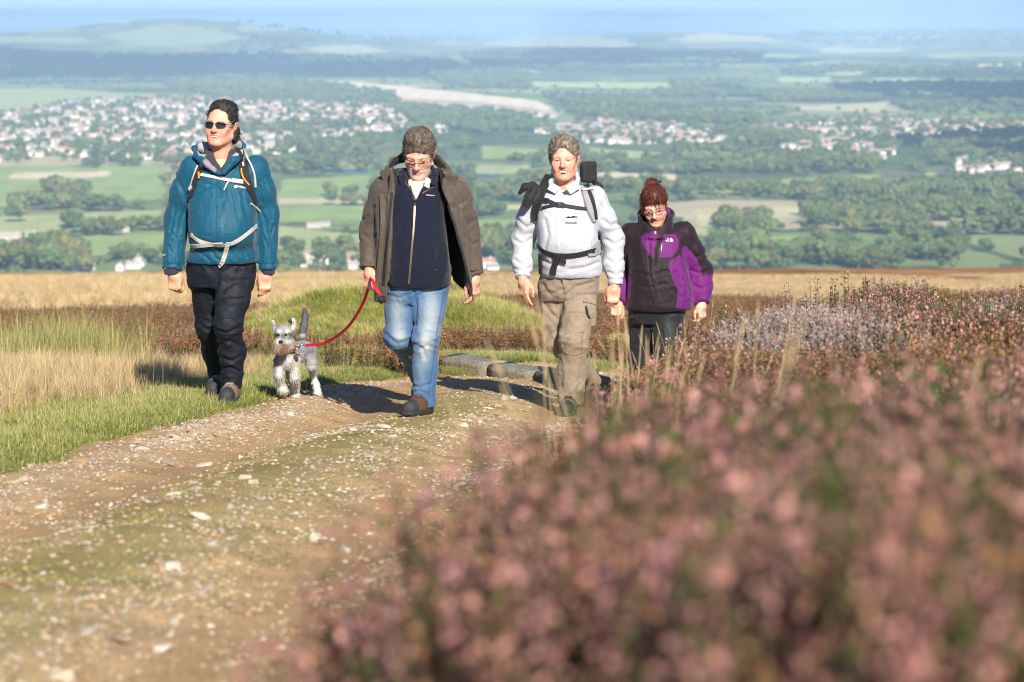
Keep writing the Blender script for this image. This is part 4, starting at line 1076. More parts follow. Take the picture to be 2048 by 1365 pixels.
    def half(s, p, n, k=0.):
        """keep only the side of the plane that the normal points away from"""
        p = np.asarray(p, float); n = np.asarray(n, float); n = n / np.linalg.norm(n)
        x, y, z = s.ax[0][:, None, None], s.ax[1][None, :, None], s.ax[2][None, None, :]
        d = (x - p[0]) * n[0] + (y - p[1]) * n[1] + (z - p[2]) * n[2]
        s.v = np.maximum(s.v, d)
    def mesh(s, smooth=1):
        v = s.v; neg = v < 0
        c = np.zeros(np.array(v.shape) - 1, np.int8)
        for a in (0, 1):
            for b in (0, 1):
                for g in (0, 1):
                    c += neg[a:a + c.shape[0], b:b + c.shape[1], g:g + c.shape[2]]
        m = (c > 0) & (c < 8)
        cells_ = np.argwhere(m); n = len(cells_)
        idx = np.full(m.shape, -1, np.int64); idx[m] = np.arange(n)
        acc = np.zeros((n, 3)); cnt = np.zeros(n)
        I, J, K = cells_.T
        corner = {(a, b, g): v[I + a, J + b, K + g] for a in (0, 1) for b in (0, 1) for g in (0, 1)}
        for ax in range(3):
            for p in (0, 1):
                for q in (0, 1):
                    o0 = [0, 0, 0]; o0[(ax + 1) % 3] = p; o0[(ax + 2) % 3] = q; o1 = list(o0); o1[ax] = 1
                    v0 = corner[tuple(o0)]; v1 = corner[tuple(o1)]
                    k = (v0 < 0) != (v1 < 0)
                    t = v0[k] / (v0[k] - v1[k])
                    pt_ = np.tile(np.array(o0, float), (k.sum(), 1)); pt_[:, ax] = t
                    acc[k] += pt_; cnt[k] += 1
        V = s.lo + (cells_ + acc / cnt[:, None]) * s.h
        Q = []
        for ax in range(3):
            a1, a2 = (ax + 1) % 3, (ax + 2) % 3
            sl0 = [slice(None)] * 3; sl1 = [slice(None)] * 3
            sl0[ax] = slice(0, -1); sl1[ax] = slice(1, None)
            ch = neg[tuple(sl0)] != neg[tuple(sl1)]
            e = np.argwhere(ch)
            ok = (e[:, a1] > 0) & (e[:, a2] > 0) & (e[:, a1] < m.shape[a1]) & (e[:, a2] < m.shape[a2])
            e = e[ok]
            def cell(d1, d2):
                f = e.copy(); f[:, a1] -= d1; f[:, a2] -= d2; return idx[f[:, 0], f[:, 1], f[:, 2]]
            q = np.stack([cell(1, 1), cell(0, 1), cell(0, 0), cell(1, 0)], -1)
            fl = neg[e[:, 0], e[:, 1], e[:, 2]]
            q = np.where(fl[:, None], q, q[:, ::-1])
            Q.append(q)
        Q = np.concatenate(Q); Q = Q[(Q >= 0).all(1)]
        for _ in range(smooth): V = relax(V, Q)
        return V, Q
def relax(V, Q, w=.5):
    A = np.zeros_like(V); n = np.zeros(len(V))
    for a, b in ((0, 1), (1, 2), (2, 3), (3, 0)):
        for i in range(3):
            A[:, i] += np.bincount(Q[:, a], V[Q[:, b], i], len(V)) + np.bincount(Q[:, b], V[Q[:, a], i], len(V))
        n += np.bincount(Q[:, a], minlength=len(V)) + np.bincount(Q[:, b], minlength=len(V))
    return V * (1 - w) + w * A / np.maximum(n, 1)[:, None]
def vnormals(V, Q):
    fn = np.cross(V[Q[:, 2]] - V[Q[:, 0]], V[Q[:, 3]] - V[Q[:, 1]])
    N = np.zeros_like(V)
    for a in range(4):
        for i in range(3): N[:, i] += np.bincount(Q[:, a], fn[:, i], len(V))
    return N / (np.linalg.norm(N, axis=1)[:, None] + 1e-12)
def folds(V, N, amp, freq, axis=(1, 1, 1), seed=0, warp=.6, ridged=True):
    """cloth folds: ridged noise stretched along an axis"""
    P = V * np.asarray(axis, float) * freq
    P = P + warp * np.stack([vnoise(P * .5 + 7 * k, seed + k) for k in range(3)], -1)
    a = vnoise(P, seed + 5)
    if ridged: a = ((1 - np.abs(a)) ** 3 * 1.7 - .6) * .75 + .35 * ((1 - np.abs(vnoise(P * 1.9 + 3, seed + 6))) ** 3 - .35)
    return a * amp
def creases(V, N, lines, S, front=True):
    """drawn folds: (polyline in picture pixels, depth in mm, width in px), pressed into the front of the cloth"""
    u, v = proj(V); d = np.zeros(len(V)); f = (N[:, 1] < .25) if front else np.ones(len(V), bool)
    for pl, dep, w in lines:
        q = seg_dist(u, v, pl); d -= np.where(f, dep * .0009 * (np.exp(-(q / (.6 * w)) ** 2) - .5 * np.exp(-((q - 1.5 * w) / (.8 * w)) ** 2)), 0)
    return d

# ------------------------------------------------------------------ a wearable skeleton in picture terms
class Body:
    def __init__(s, D):
        s.D = D; s.S = F / D
        s.parts = []
    def W(s, u, v, dy=0.): return at(u, v, s.D + dy)
    def Wl(s, pts): return [s.W(*p) for p in pts]
    def r(s, px): return px / s.S
    def sec(s, rows):
        """rows: v, u centre, half width px, half depth m, depth offset m -> loft sections"""
        out = []
        for v, u, hw, dp, dy in rows:
            p = s.W(u, v, dy); out.append((p[2], p[0], p[1], hw / s.S, dp))
        return out
    def field(s, u0, v0, u1, v1, y0, y1, h):
        a = s.W(u0, v1, y0); b = s.W(u1, v0, y1); c = s.W(u0, v1, y1); d = s.W(u1, v0, y0)
        P = np.array([a, b, c, d]); return Field(P.min(0) - .02, P.max(0) + .02, h)
class Person:
    def __init__(s, B, base, label, name='person', category='person'):
        s.B = B; s.base = np.asarray(base, float); s.surf = []; s.skin = Geo()
        s.label = label; s.name = name; s.cat = category; s.kids = []
    def add_skin(s, V, Q, C): s.skin.add(V, Q, C)
    def start(s, mat):
        s.obj = link(s.name, s.skin.mesh(s.name, True, s.base), mat, None, tuple(s.base), label=s.label, category=s.cat)
        for (nm, me, mt, par, lab) in s.kids:
            o = link(nm, me, mt, s.obj)
            if lab: o['label'] = lab
        return s.obj
    def part(s, name, V, polys, mat, col=None, smooth=True, surf=False, label=None, parent=None):
        me = mesh_np(name, np.asarray(V) - s.base, polys, col if col is not None else None, smooth)
        if surf: s.surf.append((np.asarray(V), polys if isinstance(polys, list) else [polys]))
        o = link(name, me, mat, parent if parent is not None else s.obj)
        if label: o['label'] = label
        return o
    def geo(s, name, G, mat, smooth=True, label=None, parent=None):
        o = link(name, G.mesh(name, smooth, s.base), mat, parent if parent is not None else s.obj)
        if label: o['label'] = label
        return o
    def bvh(s):
        vs = []; ps = []; n = 0
        for V, polys in s.surf:
            vs.append(V)
            for p in polys: ps += (np.asarray(p) + n).tolist()
            n += len(V)
        s.tree = BVHTree.FromPolygons(np.concatenate(vs).tolist(), ps)
    def hit(s, u, v):
        d = Vector([float(q) for q in ray(u, v)]).normalized()
        loc, nor, i, dist = s.tree.ray_cast(Vector((0, 0, CAMZ)), d)
        if loc is None: return None
        if nor.dot(d) > 0: nor = -nor
        return np.array(loc), np.array(nor)
    def along(s, pl, step=5., lift=.003, sm=3):
        """a line drawn in the picture, dropped onto the clothes"""
        pl = np.array(pl, float)
        L = np.linalg.norm(np.diff(pl, axis=0), axis=1).sum(); n = max(3, int(L / step))
        P = []; N = []
        for u, v in cr(pl, n):
            h = s.hit(u, v)
            if h is not None: P.append(h[0]); N.append(h[1])
        P = np.array(P); N = np.array(N)
        for _ in range(sm):
            if len(P) > 2:
                P[1:-1] = .5 * P[1:-1] + .25 * (P[:-2] + P[2:]); N[1:-1] = .5 * N[1:-1] + .25 * (N[:-2] + N[2:])
        N /= np.linalg.norm(N, axis=1)[:, None]
        return P + N * lift, N
    def strap(s, name, pl, wpx, mat, th=.003, lift=.004, parent=None, label=None, obj=True, step=5., sm=3):
        P, N = s.along(pl, step, lift, sm)
        V, Fc = ribbon_v(P, N, np.asarray(wpx) / s.B.S if np.isscalar(wpx) else np.interp(np.linspace(0, 1, len(P)), np.linspace(0, 1, len(wpx)), wpx) / s.B.S, th)
        if not obj: return V, Fc
        return s.part(name, V, Fc, mat, None, False, label=label, parent=parent)
    def patch(s, name, poly, mat, th=.003, lift=.003, parent=None, label=None, col=None):
        """a flat piece (pocket flap, badge) laid on the clothes: fan of the outline"""
        poly = [tuple(p) for p in poly]
        c = np.mean(poly, axis=0); ring = []
        for p in poly + [tuple(c)]:
            h = s.hit(*p)
            if h is None: h = (ring[-1] if ring else (s.B.W(*p), np.array([0, -1., 0])))
            ring.append(h)
        P = np.array([q[0] for q in ring]); N = np.array([q[1] for q in ring]); N[:] = N.mean(0) / np.linalg.norm(N.mean(0))
        n = len(poly); a = P - N * .002; b = P + N * (lift + th)
        V = np.vstack([a, b]); m = n + 1
        tri = [[m + n, m + i, m + (i + 1) % n] for i in range(n)]
        quad = [[i, (i + 1) % n, m + (i + 1) % n, m + i] for i in range(n)]
        return s.part(name, V, [np.array(tri), np.array(quad)], mat, col, False, label=label, parent=parent)
def text_on(person, name, txt, u, v, hpx, mat, parent=None, tilt=0., bold=.0, lift=.004, label=None, size_x=1.):
    h = person.hit(u, v)
    P, N = h if h is not None else (person.B.W(u, v), np.array([0, -1., 0]))
    c = bpy.data.curves.new(name, 'FONT'); c.body = txt; c.align_x = 'CENTER'; c.align_y = 'CENTER'; c.size = hpx / person.B.S * 1.4; c.extrude = .0006; c.offset = bold; c.resolution_u = 2
    tmp = bpy.data.objects.new('tmp', c); COL.objects.link(tmp)
    dg = bpy.context.evaluated_depsgraph_get(); me = bpy.data.meshes.new_from_object(tmp.evaluated_get(dg))
    bpy.data.objects.remove(tmp); bpy.data.curves.remove(c)
    zax = Vector(N); xax = Vector((1, 0, 0)); xax = (xax - zax * xax.dot(zax)).normalized(); yax = zax.cross(xax)
    R = Matrix((xax, yax, zax)).transposed()
    M = Matrix.Translation(Vector(P - person.base + N * lift)) @ R.to_4x4() @ Matrix.Rotation(tilt, 4, 'Z') @ Matrix.Scale(size_x, 4, (1, 0, 0))
    me.transform(M); me.materials.clear()
    o = link(name, me, mat, parent if parent is not None else person.obj)
    if label: o['label'] = label
    return o

# ------------------------------------------------------------------ head, in its own frame: face towards -y, z up, eyes at z = 0
def head_frame(pos, yaw, pitch, roll, size):
    """pitch > 0 bows the head, yaw > 0 turns the face to the picture's right"""
    return rot(0, roll, 0) @ rot(0, 0, yaw) @ rot(pitch, 0, 0) * size, np.asarray(pos, float)
def make_head(R, T, neck_base, smile=0., age=1., jaw=1., skin=(.60, .35, .25), stubble=0., female=False, flush=.5, h=.0026, neck_r=.056, brow=(.12, .09, .07)):
    Ri = np.linalg.inv(R); nb = Ri @ (np.asarray(neck_base) - T)
    f = Field((-.105, -.15, min(-.17, nb[2] - .02)), (.105, .14 if nb[1] < .1 else nb[1] + .08, .145), h)
    f.ell((0, .018, .036), (.076, .096, .084))
    f.ell((0, -.032, -.028), (.064, .064, .085), .03)
    f.ell((0, -.040, -.070), (.053 * jaw, .046, .042), .025)
    for s in (-1, 1):
        f.cone((s * .056 * jaw, .005, -.058), (s * .020, -.070, -.100), .017, .014, .025)
        f.ell((s * .043, -.066, -.022), (.022, .018, .017), .02)
        f.cone((s * .010, -.088, .018), (s * .048, -.068, .017), .009 if not female else .006, .008, .014)
        f.ell((s * .0305, -.098, .001), (.0165, .014, .0105), .010, 's')
        f.ell((s * .0305, -.0755, -.001), (.0125, .0125, .0118), .002)
        f.cone((s * .016, -.086, .0045), (s * .046, -.079, .0055), .0030, .0028, .004)
        f.cone((s * .018, -.084, -.0105), (s * .044, -.078, -.0085), .0028, .0026, .005)
        f.ell((s * .0795, .012, -.006), (.008, .019, .031), .008, R=rot(.18, s * .30, 0))
        f.ell((s * .0885, .004, -.002), (.005, .010, .018), .004, 's', R=rot(.18, s * .30, 0))
    f.ell((0, -.080, -.100), (.021, .017, .015), .018)
    nz = -.034
    f.cone((0, -.084, .012), (0, -.109, nz + .004), .0075, .0118, .012)
    f.ell((0, -.110, nz + .002), (.0125, .011, .0105), .006)
    for s in (-1, 1): f.ell((s * .0125, -.099, nz - .002), (.0085, .0105, .0078), .006)
    mz = -.066
    if smile > 0:
        f.ell((0, -.096, mz - .001), (.028, .022, .0085 * smile), .004, 's')
        q_ = .004 + .0072 * smile; pts_u = [(-.029, -.077, mz + .008), (-.014, -.0885, mz + q_ * .8), (0, -.090, mz + q_ * .78), (.014, -.0885, mz + q_ * .8), (.029, -.077, mz + .008)]
        pts_l = [(-.029, -.077, mz + .007), (-.014, -.087, mz - q_ * 1.0), (0, -.089, mz - q_ * 1.2), (.014, -.087, mz - q_ * 1.0), (.029, -.077, mz + .007)]
        for s in (-1, 1): f.ell((s * .037, -.073, -.043), (.016, .013, .016), .018)
    else:
        pts_u = [(-.023, -.080, mz), (-.010, -.0905, mz + .004), (0, -.0905, mz + .003), (.010, -.0905, mz + .004), (.023, -.080, mz)]
        pts_l = [(-.022, -.080, mz), (-.010, -.089, mz - .006), (0, -.090, mz - .007), (.010, -.089, mz - .006), (.022, -.080, mz)]
    f.chain(pts_u, [.003, .0040, .0038, .0040, .003], .004); f.chain(pts_l, [.003, .0046, .005, .0046, .003], .004)
    if smile <= 0: f.cone((-.021, -.094, mz - .001), (.021, -.094, mz - .001), .0022, .0022, .002, 's')
    f.cone((0, .018, -.055), nb, neck_r * .97, neck_r * 1.1, .03)
    V, Q = f.mesh(1)
    N = vnormals(V, Q)
    x, y, z = V.T; face = sstep(-.02, -.05, y)
    # wrinkles of an older face
    w = np.zeros(len(V))
    for s in (-1, 1):
        q = seg_dist(x, z, [(s * .015, -.036), (s * .030, -.055), (s * .033, -.075)]); w -= .0026 * age * np.exp(-(q / .0028) ** 2) * face
        for k in range(3):
            q = seg_dist(x, z, [(s * .050, .002 - .004 * k), (s * .062, .006 - .010 * k)]); w -= .0012 * age * np.exp(-(q / .0016) ** 2) * face
        q = seg_dist(x, z, [(s * .018, -.015), (s * .034, -.020), (s * .045, -.014)]); w -= .0009 * age * np.exp(-(q / .0022) ** 2) * face
    for k in range(4):
        q = np.abs(z - (.036 + .011 * k) - .002 * np.sin(x * 80 + k)); w -= .0010 * age * np.exp(-(q / .0016) ** 2) * face * sstep(.05, .03, np.abs(x))
    w += .0005 * vnoise(V * 160, 3)
    V = V + N * w[:, None]
    sk = np.asarray(skin, float)
    C = np.tile(sk, (len(V), 1)) * (1 + .07 * fbm(V * 45, 9, 2))[:, None]
    red = np.asarray([.66, .20, .12]) * (sk.mean() / .40)
    m = np.zeros(len(V))
    for s in (-1, 1): m = np.maximum(m, np.exp(-(((x - s * .043) / .022) ** 2 + ((z + .028) / .024) ** 2)) * face)
    m = np.maximum(m, .9 * np.exp(-((x / .016) ** 2 + ((z + .03) / .02) ** 2)) * face); m = np.maximum(m, .6 * (np.abs(x) > .074))
    m = np.maximum(m, .6 * sstep(.0, -.03, z) * face); m = np.maximum(m, .6 * sstep(-.1, -.14, z)); C = C * (1 - flush * m[:, None]) + red * flush * m[:, None]
    lipu = seg_dist(x, z, [(p[0], p[2]) for p in pts_u]); lipl = seg_dist(x, z, [(p[0], p[2]) for p in pts_l])
    lm = sstep(.0062, .0040, np.minimum(lipu, lipl)) * sstep(-.07, -.078, y)
    C = C * (1 - lm[:, None] * .6) + np.array([.52, .20, .16] if not female else [.5, .1, .1]) * lm[:, None] * .6
    if stubble > 0:
        sm = stubble * sstep(-.030, -.048, z + .012 * np.clip(np.abs(x) / .06, 0, 1) * -1 + .010 * np.exp(-((np.abs(x) - .0) / .02) ** 2) * -1) * sstep(.02, -.02, y) * (1 - lm) * (.75 + .45 * vnoise(V * 260, 4)) * sstep(-.135, -.11, z)
        sm = np.clip(sm, 0, .85); C = C * (1 - sm[:, None]) + np.array([.50, .47, .44]) * sm[:, None]
    for s in (-1, 1):     # brows, eyes; brow shade painted into the sockets and eye whites
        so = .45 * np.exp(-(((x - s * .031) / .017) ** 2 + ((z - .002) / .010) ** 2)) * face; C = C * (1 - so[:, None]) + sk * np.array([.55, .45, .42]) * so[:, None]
        q = seg_dist(x, z, [(s * .012, .0155), (s * .030, .0215), (s * .047, .0165)]); bm_ = sstep(.0046, .0018, q) * face * (.65 + .3 * vnoise(V * 300, 5))
        C = C * (1 - bm_[:, None]) + np.asarray(brow) * bm_[:, None]
        ex, ez = (x - s * .0305) / .0118, (z + .002) / (.0040 if smile > 0 else .0046)
        e = sstep(1.05, .9, np.hypot(ex, ez)) * (y < -.07)
        C = C * (1 - e[:, None]) + np.array([.24, .21, .20]) * e[:, None]
        ir = sstep(.0054, .0044, np.hypot(x - s * .0305, z + .002)) * e; C = C * (1 - ir[:, None]) + np.array([.045, .05, .055]) * ir[:, None]
        lid = sstep(.0026, .0010, np.abs(seg_dist(x, z, [(s * .019, .0008), (s * .030, .0034), (s * .043, .0012)]))) * face; C = C * (1 - .75 * lid[:, None]) + np.array([.07, .04, .03]) * .75 * lid[:, None]
        nl = sstep(.0042, .002, np.hypot(x - s * .0075, z - nz + .0085)) * (y < -.09); C = C * (1 - .8 * nl[:, None]) + np.array([.09, .03, .02]) * .8 * nl[:, None]
    if smile > 0:
        inm = sstep(1.0, .85, np.hypot(x / .028, (z - mz + .001) / (.0085 * smile))) * (y > -.0865) * (y < -.05) * face; C = C * (1 - inm[:, None]) + np.array([.22, .05, .045]) * inm[:, None]
    return V @ R.T + T, Q, C
def teeth_geo(R, T, smile):
    G = Geo(); mz = -.066
    for i in range(8):
        a = (i - 3.5) * .0050
        V = box_v((a, -.0880 + 9 * a * a, mz + .0014 * smile), (.0026, .002, .0046 * smile), rot(0, 0, 18 * a)); G.add(V @ R.T + T, BOXF, (.66, .60, .50))
    return G
def strands(G, rng, roots, dirs, L, w, cols, droop=.3, curl=.0, seg=4, wave=.0):
    """hair locks: thin tapered ribbons"""
    n = len(roots); D = dirs / (np.linalg.norm(dirs, axis=1)[:, None] + 1e-9)
    side = np.cross(D, rng.normal(size=(n, 3))); side /= np.linalg.norm(side, axis=1)[:, None] + 1e-9
    L = L * rng.uniform(.6, 1.2, n); V = []
    ph = rng.random(n) * 6.28
    for k in range(seg + 1):
        t = k / seg
        p = roots + D * (L * t)[:, None] + np.array([0, 0, -1]) * (droop * L * t * t)[:, None] + side * (wave * L * np.sin(t * 5 + ph))[:, None]
        ww = w * (1 - t) ** .6
        V += [p - side * ww, p + side * ww] if k < seg else [p]
    V = np.stack(V, 1); m = V.shape[1]; off = (np.arange(n) * m)[:, None, None]
    q = np.array([[2 * k, 2 * k + 1, 2 * k + 3, 2 * k + 2] for k in range(seg - 1)])[None] + off; tr = np.array([[2 * seg - 2, 2 * seg - 1, 2 * seg]])[None] + off
    c = np.asarray(cols)[rng.integers(len(cols), size=n)] * rng.uniform(.75, 1.25, (n, 1))
    G.add(V.reshape(-1, 3), [q.reshape(-1, 4), tr.reshape(-1, 3)], np.repeat(c, m, 0))
def merged(G):
    H = Geo(); H.V = [np.concatenate(G.V)]; H.C = [np.concatenate(G.C)]; H.P = {k: [np.concatenate(q)] for k, q in G.P.items()}; H.n = G.n; return H
def hair_cap(R, T, cut, extra, cols, flow, lock_n=1500, lock_l=.035, lock_w=.0016, lift=.35, seed=0, h=.0035, thick=.010, fuzz=.002, wave=.0, top=.012):
    """a head of hair: scalp mass carved by the hairline plus locks following flow(p)"""
    f = Field((-.13, -.15, -.16), (.13, .16, .19), h)
    f.ell((0, .020, .038 + top * .5), (.076 + thick, .096 + thick, .084 + thick * .6 + top * .5))
    for e in extra:
        if e[0] == 'ell': f.ell(e[1], e[2], e[3])
        else: f.cone(e[1], e[2], e[3], e[4], .012)
    for c in cut: f.ell(c[0], c[1], c[2], 's', R=c[3] if len(c) > 3 else None)
    V, Q = f.mesh(1); N = vnormals(V, Q); rng = np.random.default_rng(900 + seed)
    Fl = flow(V); Fl = Fl - N * (Fl * N).sum(1)[:, None]; Fl /= np.linalg.norm(Fl, axis=1)[:, None] + 1e-9
    # combed relief: noise stretched along the flow
    a = np.cross(Fl, N); q = np.stack([(V * a).sum(1) * 150 + 3 * vnoise(V * 30, seed), vnoise(V * 25, seed + 1) * 1.5, 0 * V[:, 0]], -1)
    V = V + N * (fuzz * vnoise(q, seed + 2) + fuzz * .3 * vnoise(V * 55, seed + 3))[:, None]
    cols = np.asarray(cols, float)
    t = np.clip(.5 + .6 * vnoise(q * 1.3, seed + 4), 0, 1)[:, None]; C = cols[0] * (1 - t) + cols[-1] * t
    G = Geo(); G.add(V @ R.T + T, Q, C)
    k = rng.choice(len(V), min(lock_n, len(V)), replace=False)
    G2 = Geo(); strands(G2, rng, V[k] - N[k] * .002, Fl[k] + N[k] * lift * rng.uniform(.2, 1.8, (len(k), 1)) + rng.normal(0, .09, (len(k), 3)), np.full(len(k), lock_l), lock_w, cols, .25, wave=wave)
    kf = rng.choice(len(V), 420, replace=False); strands(G2, rng, V[kf], Fl[kf] + N[kf] * .35 + rng.normal(0, .25, (420, 3)), np.full(420, lock_l * 1.25), .0006, cols, .3, wave=.15)
    G2 = merged(G2)
    G.add(G2.V[0] @ R.T + T, [np.concatenate(G2.P[4]), np.concatenate(G2.P[3])], G2.C[0])
    return G
# ------------------------------------------------------------------ hands
def make_hand(wrist, direction, back, thumb_side, curl, size=1., h=.0028, skin=(.60, .30, .20), spread=.0, thumb_in=.3):
    """direction: wrist -> knuckles; back: normal of the back of the hand; thumb_side: +-1 along back x direction; curl per finger (radians per joint)"""
    d = np.asarray(direction, float); d /= np.linalg.norm(d); b = np.asarray(back, float); b = b - d * (b @ d); b /= np.linalg.norm(b)
    sd = np.cross(b, d) * thumb_side                      # towards the thumb
    M = np.stack([sd, d, b], 1) * size; T = np.asarray(wrist, float)
    f = Field((-.075, -.05, -.10), (.085, .205, .05), h)
    f.cone((0, -.045, 0), (0, .02, 0), .027, .029, sy=1.)
    f.box((.0, .052, -.002), (.038, .045, .013), .02, rd=.012)
    f.ell((.026, .035, -.012), (.018, .034, .016), .015)
    f.ell((-.026, .03, -.010), (.014, .034, .014), .015)
    fx = [.028, .0095, -.0095, -.027]; fl = [.072, .080, .074, .060]; fr = [.0092, .0095, .009, .0082]; fb = [.092, .096, .092, .085]
    if np.isscalar(curl): curl = [curl] * 4
    for i in range(4):
        p = np.array([fx[i], fb[i], .001]); a = 0.0; L = [fl[i] * .46, fl[i] * .30, fl[i] * .24]; r0 = fr[i]
        for j in range(3):
            a += curl[i] * (1.0 if j < 2 else .7)
            q = p + np.array([spread * (1.5 - i) * .3, math.cos(a), -math.sin(a)]) * L[j]
            f.cone(p, q, r0 * (1 - .07 * j), r0 * (.93 - .08 * j), .004 if j else .008); p = q
        f.ell((fx[i], fb[i] - .004, .008), (.008, .009, .006), .006)
    t0 = np.array([.032, .022, -.010]); t1 = t0 + np.array([.022 * (1 - thumb_in), .036, -.012 - .02 * thumb_in]); t2 = t1 + np.array([.006 - .02 * thumb_in, .030, -.010 * thumb_in]); t3 = t2 + np.array([-.004 - .012 * thumb_in, .022, -.003])
    f.cone(t0, t1, .0145, .0118, .012); f.cone(t1, t2, .0112, .0100, .004); f.cone(t2, t3, .0098, .0078, .003)
    V, Q = f.mesh(1); N = vnormals(V, Q); sk = np.asarray(skin)
    V0 = V + N * (.0006 * vnoise(V * 130, 8))[:, None]
    kn = np.exp(-((V[:, 1] - .094) / .012) ** 2) + .7 * sstep(.12, .17, V[:, 1])
    C = np.tile(sk, (len(V), 1)) * (1 + .09 * fbm(V * 70, 8, 2))[:, None]; C = C * (1 - .35 * kn[:, None]) + np.array([.60, .26, .19]) * (sk.mean() / .4) * .35 * kn[:, None]
    if np.linalg.det(M) < 0: Q = Q[:, ::-1]
    return V0 @ M.T + T, Q, C
def make_boot(B, heel, toe, h=.0055, wid=1., tall=.12, sole=.026, cols=None, pitch_toe=0.):
    """a walking boot from heel point to toe point (both on the sole); returns upper, sole and lace geometry"""
    heel = np.asarray(heel, float); toe = np.asarray(toe, float)
    L = np.linalg.norm(toe - heel); yv = (toe - heel) / L; xv = np.cross(yv, [0, 0, 1.]); xv /= np.linalg.norm(xv); zv = np.cross(xv, yv)
    M = np.stack([xv, yv, zv], 1)
    f = Field((-.09, -.05, -.01), (.09, L + .06, tall + .09), h)
    f.cone((0, .045, tall + .05), (0, .055, .06), .044 * wid, .047 * wid, 0.)
    f.cone((0, .05, .05), (0, L * .55, .052), .044 * wid, .045 * wid, .03)
    f.cone((0, L * .5, .048), (.004, L - .045, .042), .047 * wid, .041 * wid, .03)
    f.cone((0, .10, tall * .8), (0, L * .62, .062), .03, .03, .03)
    f.half((0, 0, sole * .6), (0, 0, -1)); f.half((0, 0, tall + .05), (0, 0, 1))
    V, Q = f.mesh(1); N = vnormals(V, Q)
    V = V + N * (.0012 * vnoise(V * 60, 4) - .0022 * np.exp(-((V[:, 1] - L + .085) / .003) ** 2) - .002 * np.exp(-((V[:, 2] - .055) / .003) ** 2) * (V[:, 1] < L * .5))[:, None]
    up, toec = [np.asarray(c) for c in (cols or ((.20, .15, .11), (.045, .045, .048)))]
    m = np.maximum(sstep(L - .088, L - .078, V[:, 1]), sstep(.058, .050, V[:, 2]) * .0)
    C = up * (1 + .15 * fbm(V * 40, 2, 2))[:, None]; C = C * (1 - m[:, None]) + toec * m[:, None]
    # sole with tread
    ol = []
    for t in np.linspace(0, 2 * np.pi, 44, endpoint=False):
        yy = L / 2 + (L / 2 + .008) * math.sin(t); wv = (.047 + .008 * sstep(.3, .75, yy / L) - .006 * math.exp(-((yy / L - .42) / .12) ** 2)) * wid
        e = abs(math.cos(t)) ** .55 * math.copysign(1, math.cos(t)); ol.append((wv * e, yy))
    ol = np.array(ol); G = Geo(); n = len(ol)
    zz = [0., .010, .012, sole, sole + .004]; sc = [.96, 1.0, 1.03, 1.03, .97]
    V2 = np.concatenate([np.c_[(ol - [0, L / 2]) * s_ + [0, L / 2], np.full(n, z_)] for z_, s_ in zip(zz, sc)])
    tread = (np.arange(n) % 4 < 2) * .006; V2[:n, 2] += tread
    q = []
    for k in range(len(zz) - 1):
        for i in range(n): j = (i + 1) % n; q.append([k * n + i, k * n + j, (k + 1) * n + j, (k + 1) * n + i])
    mb = len(V2); V2 = np.vstack([V2, [[0, L / 2, .004], [0, L / 2, sole + .004]]])
    tr = [[mb, (i + 1) % n, i] for i in range(n)] + [[mb + 1, 4 * n + i, 4 * n + (i + 1) % n] for i in range(n)]
    # laces
    GL = Geo(); tree = BVHTree.FromPolygons(V.tolist(), Q.tolist())
    for k in range(6):
        t = k / 5; y_ = L * .62 - (L * .62 - .095) * t; 
        for sgn in (-1, 1):
            P = []
            for xx in np.linspace(-.024 * sgn, .024 * sgn, 7):
                yy = y_ - (xx * sgn + .024) * .35
                o = Vector((xx, yy + .05, tall + .12)); loc = tree.ray_cast(o, Vector((0, -.35, -1)).normalized())[0]
                if loc is not None: P.append(np.array(loc) + [0, .002, .003])
            if len(P) > 3: Vt, Ft = tube_v(np.array(P), .0026, 5); GL.add(Vt @ M.T + heel, Ft, (1, 1, 1))
    return (V @ M.T + heel, Q, C), (V2 @ M.T + heel, [np.array(q), np.array(tr)]), GL
# ------------------------------------------------------------------ shared materials of the walkers
M_skin = mk('skin', attr=True, rough=.5, var=.05, vscale=60, bump=.15, bscale=500, spec=.35, sss=.12, bdist=.001)
M_teeth = mk('teeth', attr=True, rough=.25, var=0, spec=.5)
M_hair = mk('hair', attr=True, rough=.5, var=.1, vscale=120, spec=.3)
def cloth(name, col=None, rough=.75, bump=.35, bscale=700., var=.08, sheen=.1, spec=.25, attr=False, vscale=25, wrk=.24):
    return mk(name, col or (.5, .5, .5), rough, var, vscale, bump, bscale, spec, sheen, attr=attr, bdist=.0012, wrk=wrk)
M_sole = mk('boot_sole', (.03, .03, .032), .7, .2, 40, .3, 90, .3)
M_boot = mk('boot_leather', attr=True, rough=.75, var=.2, vscale=45, bump=.5, bscale=300, spec=.3, bdist=.002)
M_lace = mk('boot_lace', (.05, .035, .025), .8, 0)
M_metal = mk('metal', (.6, .6, .62), .3, 0, metallic=1.0)
M_lens = mk('dark_lens', (.012, .012, .014), .08, 0, spec=.6)
M_black = mk('black_webbing', (.018, .019, .022), .7, .15, 40, .4, 500, .3, bdist=.001)
M_plastic = mk('black_plastic', (.02, .02, .022), .35, 0, spec=.5)
M_white = mk('white_print', (.8, .8, .8), .6, 0)
